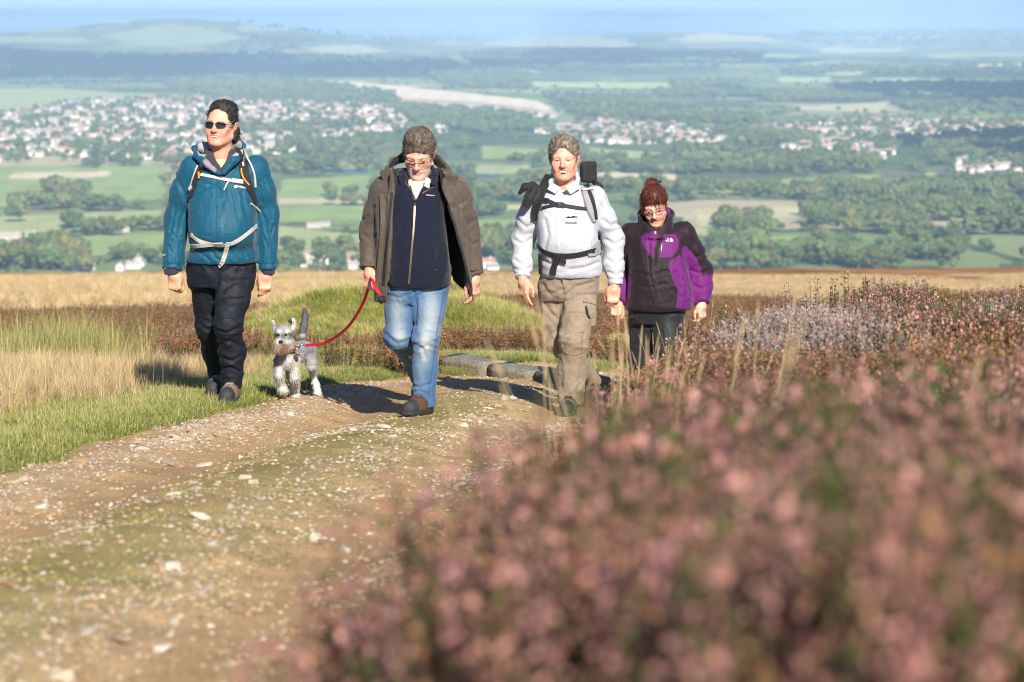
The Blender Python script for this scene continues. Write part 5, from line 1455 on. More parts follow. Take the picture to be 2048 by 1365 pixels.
def clear_glass():
    m = bpy.data.materials.new('spectacle_lens'); m.use_nodes = True; nt = m.node_tree; nt.nodes.remove(nt.nodes['Principled BSDF'])
    t = nt.nodes.new('ShaderNodeBsdfTransparent'); t.inputs[0].default_value = (.98, .985, .985, 1); g = nt.nodes.new('ShaderNodeBsdfGlossy'); g.inputs['Roughness'].default_value = .05
    fr = nt.nodes.new('ShaderNodeFresnel'); fr.inputs[0].default_value = 1.15; mx = nt.nodes.new('ShaderNodeMixShader')
    nt.links.new(fr.outputs[0], mx.inputs[0]); nt.links.new(t.outputs[0], mx.inputs[1]); nt.links.new(g.outputs[0], mx.inputs[2]); nt.links.new(mx.outputs[0], nt.nodes['Material Output'].inputs[0]); return m
M_glass = clear_glass()
def glasses(person, R, T, parent_name, lens_mat, frame_mat, w=.0255, hgt=.0165, rim=.0014, y=-.102, z=-.001, rimless=False, label=None):
    """spectacles: two lenses, bridge and temples"""
    fr = Geo()
    e = empty(parent_name, (0, 0, 0)); e.parent = person.obj
    if label: e['label'] = label
    for s in (-1, 1):
        ol = []
        for t in np.linspace(0, 2 * np.pi, 24, endpoint=False):
            c, sn = math.cos(t), math.sin(t)
            X = s * .0325 + w * abs(c) ** .7 * math.copysign(1, c); Z = z + hgt * abs(sn) ** .75 * math.copysign(1, sn)
            ol.append((X, y + 5.5 * X * X, Z))
        ol = np.array(ol); n = len(ol); c = ol.mean(0)
        V = np.vstack([ol, ol + [0, .0015, 0], [c], [c + [0, .0015, 0]]])
        tr = [[2 * n, i, (i + 1) % n] for i in range(n)] + [[2 * n + 1, n + (i + 1) % n, n + i] for i in range(n)]
        q = [[i, n + i, n + (i + 1) % n, (i + 1) % n] for i in range(n)]
        person.part('lens', V @ R.T + T, [np.array(tr), np.array(q)], lens_mat, None, False, parent=e)
        k = list(range(n)) + [0]
        if not rimless: Vt, Ft = tube_v(ol[k], rim, 5, False); fr.add(Vt @ R.T + T, Ft)
        Vt, Ft = tube_v(cr([(s * (.0325 + w), y + 5.5 * (.0325 + w) ** 2, z + hgt * .4), (s * .077, -.055, z + .006), (s * .083, .0, z + .008), (s * .081, .018, z - .008)], 12), rim * 1.1, 5); fr.add(Vt @ R.T + T, Ft)
    Vt, Ft = tube_v(cr([(-.0325 + w, y + .002, z + hgt * .35), (0, y - .003, z + hgt * .55), (.0325 - w, y + .002, z + hgt * .35)], 6), rim, 5); fr.add(Vt @ R.T + T, Ft)
    person.geo('frame', fr, frame_mat, parent=e)
    return e
# ================================================================== the four walkers
def gnd(u, v, y0=9., y1=22.):
    yy = np.linspace(y0, y1, 2600); P = np.stack([at(u, v, q) for q in (y0, y1)])
    t = (yy - y0) / (y1 - y0); X = P[0, 0] + (P[1, 0] - P[0, 0]) * t; Z = P[0, 2] + (P[1, 2] - P[0, 2]) * t
    k = np.argmax(Z < top_z(X, yy)); return np.array([X[k], yy[k], float(top_z(X[k], yy[k]))])
def on_ground(x, y, dz=0.): return np.array([x, y, float(top_z(x, y)) + dz])
def make_foot(P, u, v, ang, L=.29, wid=1., cols=None, lift_heel=0., lift=0., tall=.10, Y=None):
    """boot whose toe touches the ground where it is seen at u, v; ang turns the toe (0 = at the camera)"""
    toe = gnd(u, v) if Y is None else on_ground(float(at(u, v, Y)[0]), Y); d = np.array([math.sin(ang), -math.cos(ang)])
    heel = on_ground(toe[0] - d[0] * L, toe[1] - d[1] * L); heel[2] += lift_heel; toe = toe + [0, 0, .004 + lift]; heel[2] += .004 + lift
    v_ = heel - toe; heel = toe + v_ / np.linalg.norm(v_) * L
    P.boots = getattr(P, 'boots', []) + [make_boot(P.B, heel, toe, wid=wid, cols=cols, tall=tall)]
    dirv = (toe - heel) / L; return heel + dirv * .06 + np.array([0, 0, .095])
def put_boots(P, lace=None):
    for (u_, s_, l_) in P.boots:
        b = P.part('boot', u_[0], u_[1], M_boot, u_[2]); P.part('sole', s_[0], s_[1], M_sole, None, False, parent=b)
        if l_.n: P.geo('laces', l_, lace or M_lace, parent=b)
def core(P, neck, pelvis, arms, legs_):
    """the body under the clothes"""
    pts = np.array([neck, pelvis] + [q for a in arms + legs_ for q in a]); f = Field(pts.min(0) - .2, pts.max(0) + .2, .016)
    f.cone(neck, np.asarray(neck) * .6 + np.asarray(pelvis) * .4, .07, .12); f.cone(np.asarray(neck) * .6 + np.asarray(pelvis) * .4, pelvis, .12, .12, .03)
    for a in arms: f.chain(a, [.045, .036, .026], .03)
    for a in legs_: f.chain(a, [.08, .052, .035], .03)
    V, Q = f.mesh(2); P.add_skin(V, Q, np.tile((.60, .36, .27), (len(V), 1)))
def mixc(C, m, c): return C * (1 - m[:, None]) + np.asarray(c) * m[:, None]

# ------------------------------------------------------------------ 1: teal jacket
def man_teal():
    B = Body(13.9); W = B.W; r = B.r
    base = gnd(440, 800); P = Person(B, base, 'person in a teal waterproof jacket, dark trousers and sunglasses walking left of the dog')
    R, T = head_frame(W(442, 251, .03), -.24, -.06, .05, 1.05)
    V, Q, C = make_head(R, T, W(442, 322, .05), smile=.95, age=1.2, skin=(.60, .345, .245), flush=.72, jaw=1.0); P.add_skin(V, Q, C)
    cols = ((.17, .125, .09), (.035, .036, .04))
    aF = make_foot(P, 451, 805, -.05, cols=cols, Y=13.62); aB = make_foot(P, 423, 793, -.10, cols=cols)
    shL, elL, wrL = W(386, 338, .02), W(355, 436, .07), W(344, 540, -.02)
    shR, elR, wrR = W(511, 338, .02), W(535, 430, .06), W(536, 540, .02)
    hipB, knB = W(412, 545, .02), W(418, 655, .10); hipF, knF = W(470, 545, 0), W(456, 648, -.15)
    V, Q, C = make_hand(wrL + [0.01, -.005, -.018], (.10, -.12, -1), (-.35, -1, 0), 1, [1.05, 1.15, 1.2, 1.2], 1.0, thumb_in=.9); P.add_skin(V, Q, C)
    V, Q, C = make_hand(wrR + [-.012, 0, -.02], (-.06, -.15, -1), (.25, -1, 0), -1, [.55, .75, .9, 1.0], 1.0, thumb_in=.7); P.add_skin(V, Q, C)
    core(P, W(442, 325, .05), W(441, 530, .03), [(shL, elL, wrL), (shR, elR, wrR)], [(hipB, knB, aB), (hipF, knF, aF)])
    P.start(M_skin)
    # --- jacket
    f = B.field(300, 270, 580, 545, -.42, .36, .0065)
    f.loft(B.sec([(316, 442, 40, .075, .05), (326, 444, 58, .10, .04), (340, 447, 70, .13, .03), (380, 447, 69, .155, .0), (420, 446, 68, .175, -.03), (458, 445, 68, .185, -.05), (482, 446, 66, .175, -.045), (496, 446, 64, .155, -.02), (512, 445, 69, .165, -.01), (524, 444, 70, .165, 0)]), e=2.3)
    for sh, el, wr, rr in ((shL, elL, wrL, (27, 25, 20.5)), (shR, elR, wrR, (27, 22, 18))):
        f.chain([sh, sh * .5 + el * .5 + [(-.008 if sh is shL else .008), 0, 0], el, wr], [r(rr[0]), r(rr[0] * .55 + rr[1] * .45), r(rr[1]), r(rr[2])], .035, 1)
    # collar and hood lying on the shoulders
    f.chain(B.Wl([(389, 297, .05), (393, 312, -.05), (412, 328, -.115), (437, 347, -.135)]), [r(4), r(6.5), r(8), r(5)], .010)
    f.chain(B.Wl([(486, 292, .05), (480, 308, -.05), (466, 322, -.11), (447, 347, -.135)]), [r(5), r(7.5), r(9.5), r(5)], .010)
    f.chain(B.Wl([(389, 298, .06), (402, 296, .12), (440, 296, .17), (474, 290, .13), (486, 292, .06)]), [r(6), r(11), r(14), r(12), r(7)], .015)
    f.ell(W(441, 318, -.055), (r(27), .075, r(32)), .008, 's')
    V, Q = f.mesh(1); N = vnormals(V, Q)
    u, v = proj(V); arm = (u < 381) | (u > 515)
    d = np.where(arm, folds(V, N, .0032, 12, (1.7, 1.4, .6), 1), folds(V, N, .0035, 10, (1.3, 1, .5), 2)) + folds(V, N, .0016, 30, (1.2, 1, .8), 3)
    d += creases(V, N, [([(400, 360), (425, 372), (450, 380)], 5, 5), ([(385, 395), (405, 380), (432, 366)], 5, 5), ([(452, 400), (447, 372)], 4, 4), ([(478, 440), (470, 400), (466, 372)], 4, 5), ([(500, 455), (490, 420), (484, 385)], 4, 5), ([(390, 480), (420, 488), (446, 492)], 6, 5),
                        ([(400, 505), (412, 515), (420, 522)], 6, 4), ([(425, 503), (430, 515), (438, 520)], 6, 4), ([(465, 505), (470, 518)], 5, 4), ([(485, 500), (492, 515), (505, 508)], 5, 4),
                        ([(350, 352), (366, 380), (374, 405)], 6, 5), ([(352, 380), (348, 430), (340, 470)], 5, 4), ([(372, 415), (362, 440), (356, 475)], 5, 4), ([(340, 460), (352, 478), (364, 474)], 4, 3), ([(336, 490), (346, 510), (342, 522)], 5, 3), ([(352, 480), (348, 505), (352, 520)], 4, 3),
                        ([(508, 350), (520, 378), (522, 405)], 6, 5), ([(530, 370), (540, 410), (545, 440)], 5, 4), ([(519, 415), (530, 440), (534, 470)], 5, 4), ([(548, 450), (540, 475), (546, 500)], 5, 3), ([(526, 470), (536, 495), (532, 520)], 5, 3)], B.S)
    d -= .004 * np.exp(-(np.abs(u - 446) / 1.3) ** 2) * (N[:, 1] < 0) * (v > 350) * (v < 500) + .003 * np.exp(-(np.abs(u - 431) / 1.2) ** 2) * (N[:, 1] < 0) * (v > 370) * (v < 500)
    d -= .005 * np.exp(-(np.abs(v - 529) / 1.3) ** 2) * arm
    V = V + N * d[:, None]
    TEAL = np.array([.002, .066, .118]); C = np.tile(TEAL, (len(V), 1))
    lin = (((V[:, 0] - W(441, 310)[0]) * N[:, 0] + (V[:, 1] - W(441, 310, -.03)[1]) * N[:, 1]) < -.012) & (v < 345) & (u > 395) & (u < 483) | ((N[:, 2] > .55) & (v < 312) & (u > 398) & (u < 480))
    C = mixc(C, lin.astype(float), (.30, .31, .34)); C = mixc(C, inpoly(u, v, [(404, 322), (420, 313), (436, 333), (430, 345), (412, 335)]).astype(float) * .9, (.24, .20, .25))
    jk = P.part('jacket', V, Q, cloth('teal_shell', attr=True, rough=.62, bump=.25, spec=.25, wrk=.15), C, surf=True)
    # --- dark fleece collar and cuffs
    f = B.field(400, 290, 490, 380, -.25, .2, .006)
    f.chain(B.Wl([(419, 306, .03), (421, 320, -.05), (431, 338, -.10), (441, 352, -.11)]), [r(9), r(9), r(10), r(6)], .01); f.chain(B.Wl([(464, 306, .03), (462, 320, -.05), (452, 338, -.10), (443, 352, -.11)]), [r(8), r(8), r(8), r(6)], .01)
    V, Q = f.mesh(1); P.part('fleece_collar', V, Q, cloth('charcoal_fleece', (.035, .036, .04), .9))
    for w_, rr in ((wrL, 16.5), (wrR, 14)):
        f = Field(w_ - .1, w_ + .1, .006); f.cone(w_ + [0, 0, .02], w_ + [0, .0, -.028], r(rr), r(rr * .95), 0, 'u', 1); V, Q = f.mesh(1); P.part('cuff', V, Q, cloth('plum_cuff', (.035, .03, .055), .9))
    # --- trousers
    f = B.field(360, 495, 530, 800, -.5, .75, .0068)
    f.loft(B.sec([(500, 445, 60, .14, .0), (520, 442, 63, .145, .0), (545, 441, 64, .14, .0), (572, 440, 60, .12, 0)]))
    f.chain([hipB, knB, (knB + aB) / 2 + [0, .03, 0], aB + [0, 0, -.012]], [r(34), r(25), r(23), r(20)], .04, 1); f.chain([hipF + [.012, 0, 0], (hipF + knF) / 2 + [.006, -.01, 0], knF, (knF + aF) / 2 + [.012, .02, 0], aF + [0, 0, -.012]], [r(36), r(32), r(26.5), r(24), r(21)], .04, 1)
    V, Q = f.mesh(1); N = vnormals(V, Q); u, v = proj(V)
    low = sstep(600, 700, v); d = folds(V, N, .006, 13, (.6, .6, 1.2), 11) * (.3 + .8 * low) + folds(V, N, .005, 10, (1.1, .8, .6), 12) * (1 - low) + folds(V, N, .002, 28, (.9, .9, 1.3), 13)
    d += creases(V, N, [([(432, 640), (455, 632), (478, 640)], 6, 4), ([(430, 660), (452, 668), (480, 655)], 7, 5), ([(436, 690), (460, 682), (483, 694)], 6, 5), ([(440, 715), (462, 722), (482, 712)], 6, 5), ([(440, 740), (460, 734), (480, 744)], 6, 4), ([(446, 545), (470, 530), (500, 532)], 5, 5), ([(440, 585), (465, 565), (495, 560)], 5, 6), ([(430, 612), (452, 600), (488, 598)], 5, 5), ([(400, 650), (415, 660), (430, 655)], 6, 5), ([(408, 690), (425, 700), (436, 695)], 6, 5), ([(440, 530), (436, 560), (428, 600)], 9, 6)], B.S)
    V = V + N * d[:, None]
    tr = P.part('trousers', V, Q, cloth('navy_trousers', (.007, .0095, .015), .65, spec=.25, sheen=.0), surf=True)
    put_boots(P, mk('lace_tan', (.25, .2, .14), .8, 0))
    # --- hair, sunglasses
    def flow(p): return np.stack([p[:, 0] * 1.5, np.full(len(p), .9), .25 - 9 * np.clip(p[:, 1], -.1, 1)], -1)
    G = hair_cap(R, T, [((0, -.115, .0), (.073, .082, .112), .008), ((0, -.07, -.10), (.12, .10, .085), .01), ((-.05, -.10, .06), (.03, .05, .05), .01), ((.05, -.10, .06), (.03, .05, .05), .01)], [('cone', (.045, .08, -.02), (.055, .09, -.095), .026, .010), ('cone', (-.045, .08, -.02), (-.05, .09, -.08), .026, .012), ('ell', (.066, .06, -.045), (.016, .028, .04), .02), ('ell', (0, .03, .10), (.07, .08, .04), .02)],
                 [(.012, .010, .010), (.03, .026, .025), (.05, .045, .044)], flow, 2600, .045, .0018, .06, 1, wave=.10, thick=.004, top=.006)
    P.geo('hair', G, M_hair)
    glasses(P, R, T, 'sunglasses', M_lens, M_plastic, .026, .0165, .0016, y=-.103, z=-.002)
    P.geo('teeth', teeth_geo(R, T, .95), M_teeth)
    P.bvh()
    # --- jacket trim
    zipm = mk('dark_zip', (.004, .05, .085), .5, 0); P.strap('storm_flap', [(444, 352), (446, 400), (446, 450), (445, 494)], 9, cloth('teal_flap', (.003, .074, .12), .5), .003, .001, parent=jk)
    for (a, b) in (((397, 430), (404, 402)), ((497, 432), (500, 408))): P.strap('pocket_zip', [a, b], 2.2, M_metal, .002, .002, parent=jk)
    for (u_, v_) in ((330.5, 537), (549, 532)):
        h = P.hit(u_, v_)
        if h:
            Vd, Fd = tube_v(np.array([h[0] - h[1] * .002, h[0] + h[1] * .004]), r(2.6), 12); P.part('cuff_stud', Vd, Fd, M_metal, None, False, parent=jk)
    for (a, b, c_) in (((324, 525), (344, 527), (361, 525)), ((521, 524), (540, 526), (554, 522))): P.strap('cuff_tab', [a, b, c_], 7, cloth('teal_tab', (.003, .062, .10), .5), .002, .001, parent=jk)
    text_on(P, 'logo_text', 'MONTANE', 481, 375, 3.6, M_white, jk, -.02, .0004); h = P.hit(471, 374.5)
    Vd, Fd = tube_v(np.array([h[0], h[0] + h[1] * .004]), r(2.6), 14); P.part('logo_disc', Vd, Fd, M_white, None, False, parent=jk)
    text_on(P, 'sleeve_text', 'TEX', 329, 511, 4, mk('grey_print', (.45, .5, .52), .6, 0), jk)
    # --- rucksack
    K = Person(B, W(445, 500, .2), 'slim black and grey rucksack on the back of the person in teal', 'backpack', 'backpack'); K.obj = empty('backpack', tuple(K.base), label=K.label, category='backpack'); K.surf = P.surf; K.tree = P.tree
    GREY = cloth('grey_strap', (.42, .41, .38), .8); BLK = cloth('black_pack', (.014, .014, .016), .7)
    f = B.field(385, 310, 515, 520, .08, .5, .008); f.loft(B.sec([(330, 446, 40, .06, .24), (350, 446, 52, .10, .26), (430, 446, 55, .11, .27), (490, 446, 52, .10, .25), (505, 446, 45, .07, .23)]), e=3); V, Q = f.mesh(1); K.part('pack_body', V, Q, BLK)
    s1 = K.strap('shoulder_strap', [(478, 300), (484, 318), (488, 345), (494, 370), (505, 392), (510, 410)], [15, 17, 20, 19, 13, 8], BLK, .012, .002); K.strap('strap_piping', [(484, 300), (491, 312), (503, 330), (507, 350), (509, 375)], 3.5, GREY, .006, .008, parent=s1); K.strap('strap_edge', [(481, 302), (484, 318), (486, 335)], 4, GREY, .005, .010, parent=s1)
    K.strap('bite_tube', [(481, 345), (483, 335), (480, 345), (486, 360), (496, 372)], 2.6, mk('orange_cord', (.85, .26, .02), .6, 0), .006, .012, parent=s1)
    s2 = K.strap('shoulder_strap', [(404, 330), (396, 352), (388, 375), (382, 395)], [7, 11, 12, 8], BLK, .012, .002); K.strap('strap_edge', [(396, 333), (391, 350), (385, 372)], 3, GREY, .005, .010, parent=s2); K.strap('orange_loop', [(400, 346), (398, 352), (400, 357)], 3, mk('orange_cord', (.85, .26, .02), .6, 0), .006, .014, parent=s2); K.strap('strap_buckle', [(387, 374), (383, 381)], 9, GREY, .006, .014, parent=s2)
    K.strap('chest_strap', [(402, 350), (420, 354), (440, 358), (462, 362), (484, 365)], 6.5, GREY, .003, .005); K.strap('strap_tail', [(457, 364), (452, 374), (448, 382)], 3, GREY, .002, .006); K.strap('buckle', [(464, 363), (485, 365)], 9, mk('grey_plastic', (.38, .38, .37), .45, 0), .006, .008)
    K.strap('hip_belt', [(384, 469), (392, 478), (410, 486), (430, 490), (450, 490), (470, 484), (492, 469), (512, 452)], 8, GREY, .003, .006); K.strap('buckle', [(430, 487), (448, 487)], 10, mk('grey_plastic', (.3, .3, .3), .45, 0), .007, .010); K.strap('belt_tail', [(430, 486), (410, 489), (385, 491)], [9, 9, 9], GREY, .003, .012); K.strap('belt_tail', [(455, 483), (452, 500), (446, 520), (441, 533)], [9, 9, 9, 9], GREY, .003, .018)
    K.strap('side_strap', [(500, 408), (510, 414), (519, 424)], 3.5, GREY, .003, .006)
    return P

# ------------------------------------------------------------------ 2: open brown coat, navy fleece, jeans
def man_coat():
    B = Body(13.5); W = B.W; r = B.r
    base = gnd(830, 822); P = Person(B, base, 'person in an open brown coat, navy fleece and blue jeans holding the red dog lead')
    R, T = head_frame(W(838, 309, .02), -.10, .40, .02, 1.06)
    V, Q, C = make_head(R, T, W(838, 372, .06), smile=0, age=1.3, skin=(.56, .31, .215), stubble=.7, flush=.75, jaw=1.03, brow=(.25, .2, .16)); P.add_skin(V, Q, C)
    cols = ((.085, .045, .03), (.035, .036, .038))
    aF = make_foot(P, 812, 829, -.42, cols=cols, Y=13.2); 
    aB = make_foot(P, 836, 781, -.1, cols=cols, lift_heel=.13, Y=13.85)
    shL, elL, wrL = W(768, 384, .03), W(746, 462, .08), W(739, 538, -.02)
    shR, elR, wrR = W(914, 384, .03), W(934, 465, .08), W(950, 550, .05)
    hipB, knB = W(806, 568, .02), W(798, 672, -.02); hipF, knF = W(864, 568, 0), W(852, 675, -.12)
    V, Q, C = make_hand(wrL + [0.0, -.01, -.008], (-.02, -.22, -1), (-.75, -.8, .05), 1, [1.15, 1.2, 1.25, 1.3], 1.0, thumb_in=.95); P.add_skin(V, Q, C)
    V, Q, C = make_hand(wrR + [0, 0, -.015], (.0, -.1, -1), (.9, -.5, 0), -1, [.45, .55, .6, .7], 1.02, thumb_in=.5); P.add_skin(V, Q, C)
    core(P, W(838, 375, .06), W(836, 560, .03), [(shL, elL, wrL), (shR, elR, wrR)], [(hipB, knB, aB), (hipF, knF, aF)])
    P.start(M_skin)
    xz = lambda pl: [tuple(W(a, b)[[0, 2]]) for a, b in pl]
    # --- shirt
    f = B.field(790, 320, 890, 430, -.26, .2, .0055)
    f.loft(B.sec([(360, 837, 20, .06, .04), (378, 837, 28, .085, .01), (410, 836, 30, .10, -.01)]), e=2)
    f.box(W(855, 366, -.085), (r(6.5), .005, r(11)), .004, R=rot(-.35, .42, .55), rd=.004); f.box(W(820, 366, -.08), (r(5), .005, r(8)), .004, R=rot(-.35, -.42, -.55), rd=.004)
    V, Q = f.mesh(1); N = vnormals(V, Q); u, v = proj(V); V = V + N * (folds(V, N, .002, 25, seed=3) - .004 * np.exp(-(np.abs(u - 834) / 1.5) ** 2) * (v > 366))[:, None]
    P.part('shirt', V, Q, cloth('cream_shirt', (.52, .48, .40), .85), surf=True)
    # --- fleece
    f = B.field(765, 335, 915, 590, -.34, .34, .0062)
    f.loft(B.sec([(352, 838, 34, .075, .05), (364, 838, 52, .10, .04), (385, 836, 58, .14, .01), (430, 834, 56, .16, -.01), (490, 836, 60, .175, -.03), (530, 838, 63, .175, -.03), (560, 838, 63, .17, -.02), (571, 838, 62, .165, -.02)]), e=2.3)
    f.chain(B.Wl([(862, 335, .02), (868, 352, -.03), (866, 368, -.09)]), [r(6), r(7), r(5)], .012); f.chain(B.Wl([(806, 345, .02), (805, 358, -.03), (808, 372, -.085)]), [r(6), r(7), r(5)], .012)
    f.prism(xz([(811, 340), (830, 398), (835, 396), (866, 338)]), 12.9, 13.52, .004)
    V, Q = f.mesh(1); N = vnormals(V, Q); u, v = proj(V)
    d = folds(V, N, .005, 9, (1, 1, .7), 21) + folds(V, N, .001, 60, seed=22) + creases(V, N, [([(790, 545), (815, 548), (833, 540)], 4, 5), ([(870, 470), (860, 500), (868, 530)], 4, 5), ([(790, 430), (805, 460), (800, 500)], 4, 6), ([(850, 560), (875, 548), (892, 540)], 5, 5)], B.S)
    d += -.003 * np.exp(-(np.abs(v - 395) / 1.2) ** 2) * (N[:, 1] < 0) * (np.abs(u - 836) < 45)
    V = V + N * d[:, None]; fl = P.part('fleece', V, Q, cloth('navy_fleece', (.006, .0085, .021), .95, .5, 350, sheen=.08, wrk=.15), surf=True)
    # --- jeans
    f = B.field(755, 540, 915, 815, -.5, .8, .0065)
    f.loft(B.sec([(545, 836, 60, .14, 0), (565, 836, 61, .145, .0), (590, 834, 59, .13, 0), (605, 833, 55, .11, 0)]))
    f.chain([hipB, (hipB + knB) / 2 + [0, -.01, 0], knB, (knB + aB) / 2 + [-.005, .05, .01], aB + [-.02, 0, -.03]], [r(32), r(30), r(28), r(23), r(18)], .035, 1)
    f.chain([hipF, (hipF + knF) / 2 + [.003, -.01, 0], knF, (knF + aF) / 2 + [0, .01, 0], aF + [.0, 0, -.05]], [r(32), r(29.5), r(25), r(24), r(23)], .035, 1)
    V, Q = f.mesh(1); N = vnormals(V, Q); u, v = proj(V)
    nk = np.exp(-((v - 680) / 30) ** 2) + np.exp(-((v - 785) / 22) ** 2) + .5 * np.exp(-((v - 585) / 20) ** 2)
    d = folds(V, N, .006, 14, (.6, .6, 1.2), 31) * (.15 + .75 * nk) + folds(V, N, .0018, 30, seed=32)
    d += creases(V, N, [([(829, 585), (832, 610), (830, 650)], 9, 5), ([(836, 590), (860, 582), (888, 575)], 5, 4), ([(775, 590), (800, 596), (826, 585)], 5, 4), ([(832, 672), (850, 664), (872, 668)], 5, 4), ([(830, 690), (846, 700), (852, 718)], 6, 5), ([(834, 700), (855, 692), (875, 698)], 5, 4), ([(770, 668), (795, 690), (820, 680)], 6, 5), ([(785, 720), (805, 712), (822, 716)], 6, 4), ([(820, 770), (840, 776), (860, 768)], 6, 4), ([(818, 788), (838, 782), (855, 788)], 5, 4)], B.S)
    V = V + N * d[:, None]
    C = np.tile((.045, .115, .235), (len(V), 1)) * (1 + .10 * fbm(V * 30, 33, 3))[:, None]
    fade = lambda cu, cv, a, b: np.exp(-(((u - cu) / a) ** 2 + ((v - cv) / b) ** 2)) * (N[:, 1] < .1)
    wv = np.clip(.75 * fade(862, 630, 17, 50) + .9 * fade(850, 690, 12, 32) + .6 * fade(795, 630, 16, 42) + .6 * fade(800, 672, 12, 14) + .3 * fade(840, 740, 12, 40), 0, 1) 
    C = mixc(C, np.clip(wv, 0, 1), (.33, .37, .36))
    seam = np.exp(-(seg_dist(u, v, [(888, 585), (874, 660), (868, 720), (856, 795)]) / 1.3) ** 2) * (N[:, 1] < .3); C = mixc(C, .6 * seam, (.02, .05, .11))
    hem = ((v > 787) & (v < 791) & (u > 812)).astype(float); C = mixc(C, .4 * hem, (.02, .05, .11))
    P.part('jeans', V, Q, cloth('blue_denim', attr=True, rough=.9, bump=.4, bscale=450, wrk=.28), C, surf=True)
    # --- coat: an open shell
    f = B.field(705, 285, 975, 620, -.40, .42, .0068)
    body = [(338, 838, 52, .10, .08), (356, 838, 78, .14, .06), (380, 839, 88, .175, .03), (430, 841, 92, .20, .02), (490, 843, 94, .205, .02), (550, 846, 97, .21, .03), (602, 849, 101, .21, .03)]
    f.loft(B.sec(body), e=2.4)
    for sh, el, wr, rr in ((shL, elL, wrL, (30, 26, 19)), (shR, elR, wrR, (30, 25, 17))): f.chain([sh, (sh + el) / 2, el, wr], [r(rr[0]), r((rr[0] + rr[1]) / 2), r(rr[1]), r(rr[2])], .03, 1)
    f.loft(B.sec([(q[0] + (8 if i == len(body) - 1 else (14 if i == 0 else 0)), q[1], q[2] - (6 if i else 14), q[3] - .016, q[4] + .002) for i, q in enumerate(body)]), .01, 's', e=2.4)
    # high collar standing open around the neck
    f.chain(B.Wl([(776, 338, .03), (786, 324, .09), (808, 315, .13), (842, 312, .15), (874, 320, .12), (892, 338, .07), (902, 356, .0)]), [r(6), r(8), r(9), r(9), r(9), r(8), r(7)], .014)
    f.box(W(776, 350, -.06), (r(15), .011, r(13)), .012, R=rot(.1, -.35, -.5), rd=.010); f.box(W(786, 372, -.125), (r(8), .011, r(30)), .02, R=rot(0, .05, -.3), rd=.010)
    f.box(W(896, 362, -.085), (r(17), .012, r(17)), .012, R=rot(.25, .25, .45), rd=.011); f.box(W(893, 384, -.13), (r(8), .011, r(26)), .02, R=rot(0, -.3, .3), rd=.010)
    f.prism(xz([(795, 325), (793, 365), (790, 400), (787, 470), (781, 560), (776, 640), (955, 640), (938, 560), (915, 470), (896, 400), (884, 372), (878, 340)]), 12.8, 13.53, .006)
    f.prism(xz([(700, 575), (744, 598), (744, 640), (700, 640)]), 12., 15.); f.prism(xz([(904, 568), (944, 602), (955, 640), (880, 640), (880, 568)]), 12., 15., .01); f.prism(xz([(778, 560), (904, 560), (904, 640), (778, 640)]), 12., 15., .01)
    V, Q = f.mesh(1); N = vnormals(V, Q); u, v = proj(V); arm = (u < 752) | (u > 930)
    d = np.where(arm, folds(V, N, .0035, 13, (1.4, 1.2, .7), 41), folds(V, N, .004, 9, (1.3, 1, .5), 42)) + folds(V, N, .0015, 30, seed=43)
    d += creases(V, N, [([(758, 400), (762, 460), (756, 540)], 6, 4), ([(772, 400), (772, 470), (764, 560)], 6, 4), ([(768, 430), (766, 500), (760, 590)], 4, 3), ([(925, 420), (935, 450), (950, 440)], 6, 5), ([(915, 400), (925, 440), (930, 480)], 6, 5), ([(930, 470), (945, 490), (956, 484)], 5, 5), ([(728, 470), (740, 480), (752, 470)], 5, 5), ([(728, 440), (742, 430), (750, 415)], 5, 5), ([(945, 380), (935, 400), (920, 410)], 5, 5)], B.S)
    V = V + N * d[:, None]
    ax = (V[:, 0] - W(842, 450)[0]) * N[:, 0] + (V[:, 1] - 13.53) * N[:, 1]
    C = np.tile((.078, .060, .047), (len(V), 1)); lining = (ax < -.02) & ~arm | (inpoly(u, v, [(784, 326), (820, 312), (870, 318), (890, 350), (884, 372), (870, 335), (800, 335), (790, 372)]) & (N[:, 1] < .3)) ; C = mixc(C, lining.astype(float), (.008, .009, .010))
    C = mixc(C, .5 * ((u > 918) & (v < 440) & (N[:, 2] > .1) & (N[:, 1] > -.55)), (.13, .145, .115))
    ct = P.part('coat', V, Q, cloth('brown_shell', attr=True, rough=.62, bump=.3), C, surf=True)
    put_boots(P, mk('lace_brown', (.10, .05, .03), .8, 0))
    # --- hair, glasses
    def flow(p): return np.stack([p[:, 0] * 2.5 + .18, np.full(len(p), .8) + 2 * p[:, 2], .5 - 6 * np.clip(p[:, 1] + .02, -.1, .2)], -1)
    G = hair_cap(R, T, [((0, -.135, -.005), (.075, .075, .078), .008), ((0, -.08, -.10), (.12, .11, .075), .01)], [('ell', (0, -.005, .098), (.066, .078, .036), .02), ('ell', (0, .08, -.03), (.06, .035, .05), .02)],
                 [(.040, .028, .020), (.085, .062, .045), (.20, .16, .125)], flow, 4200, .042, .0018, .05, 2, thick=.008, fuzz=.0022, top=.016)
    P.geo('hair', G, M_hair)
    glasses(P, R, T, 'spectacles', M_glass, mk('thin_frame', (.12, .08, .07), .3, 0, metallic=.6), .0245, .0125, .0011, y=-.104, z=-.006)
    P.bvh()
    P.strap('zip', [(830, 398), (828, 450), (823, 510), (818, 568)], 3.6, mk('brass_zip', (.25, .20, .12), .35, 0, metallic=.7), .003, .003, parent=fl); P.strap('zip_pull', [(830, 398), (830, 411)], 4.5, M_metal, .003, .006, parent=fl)
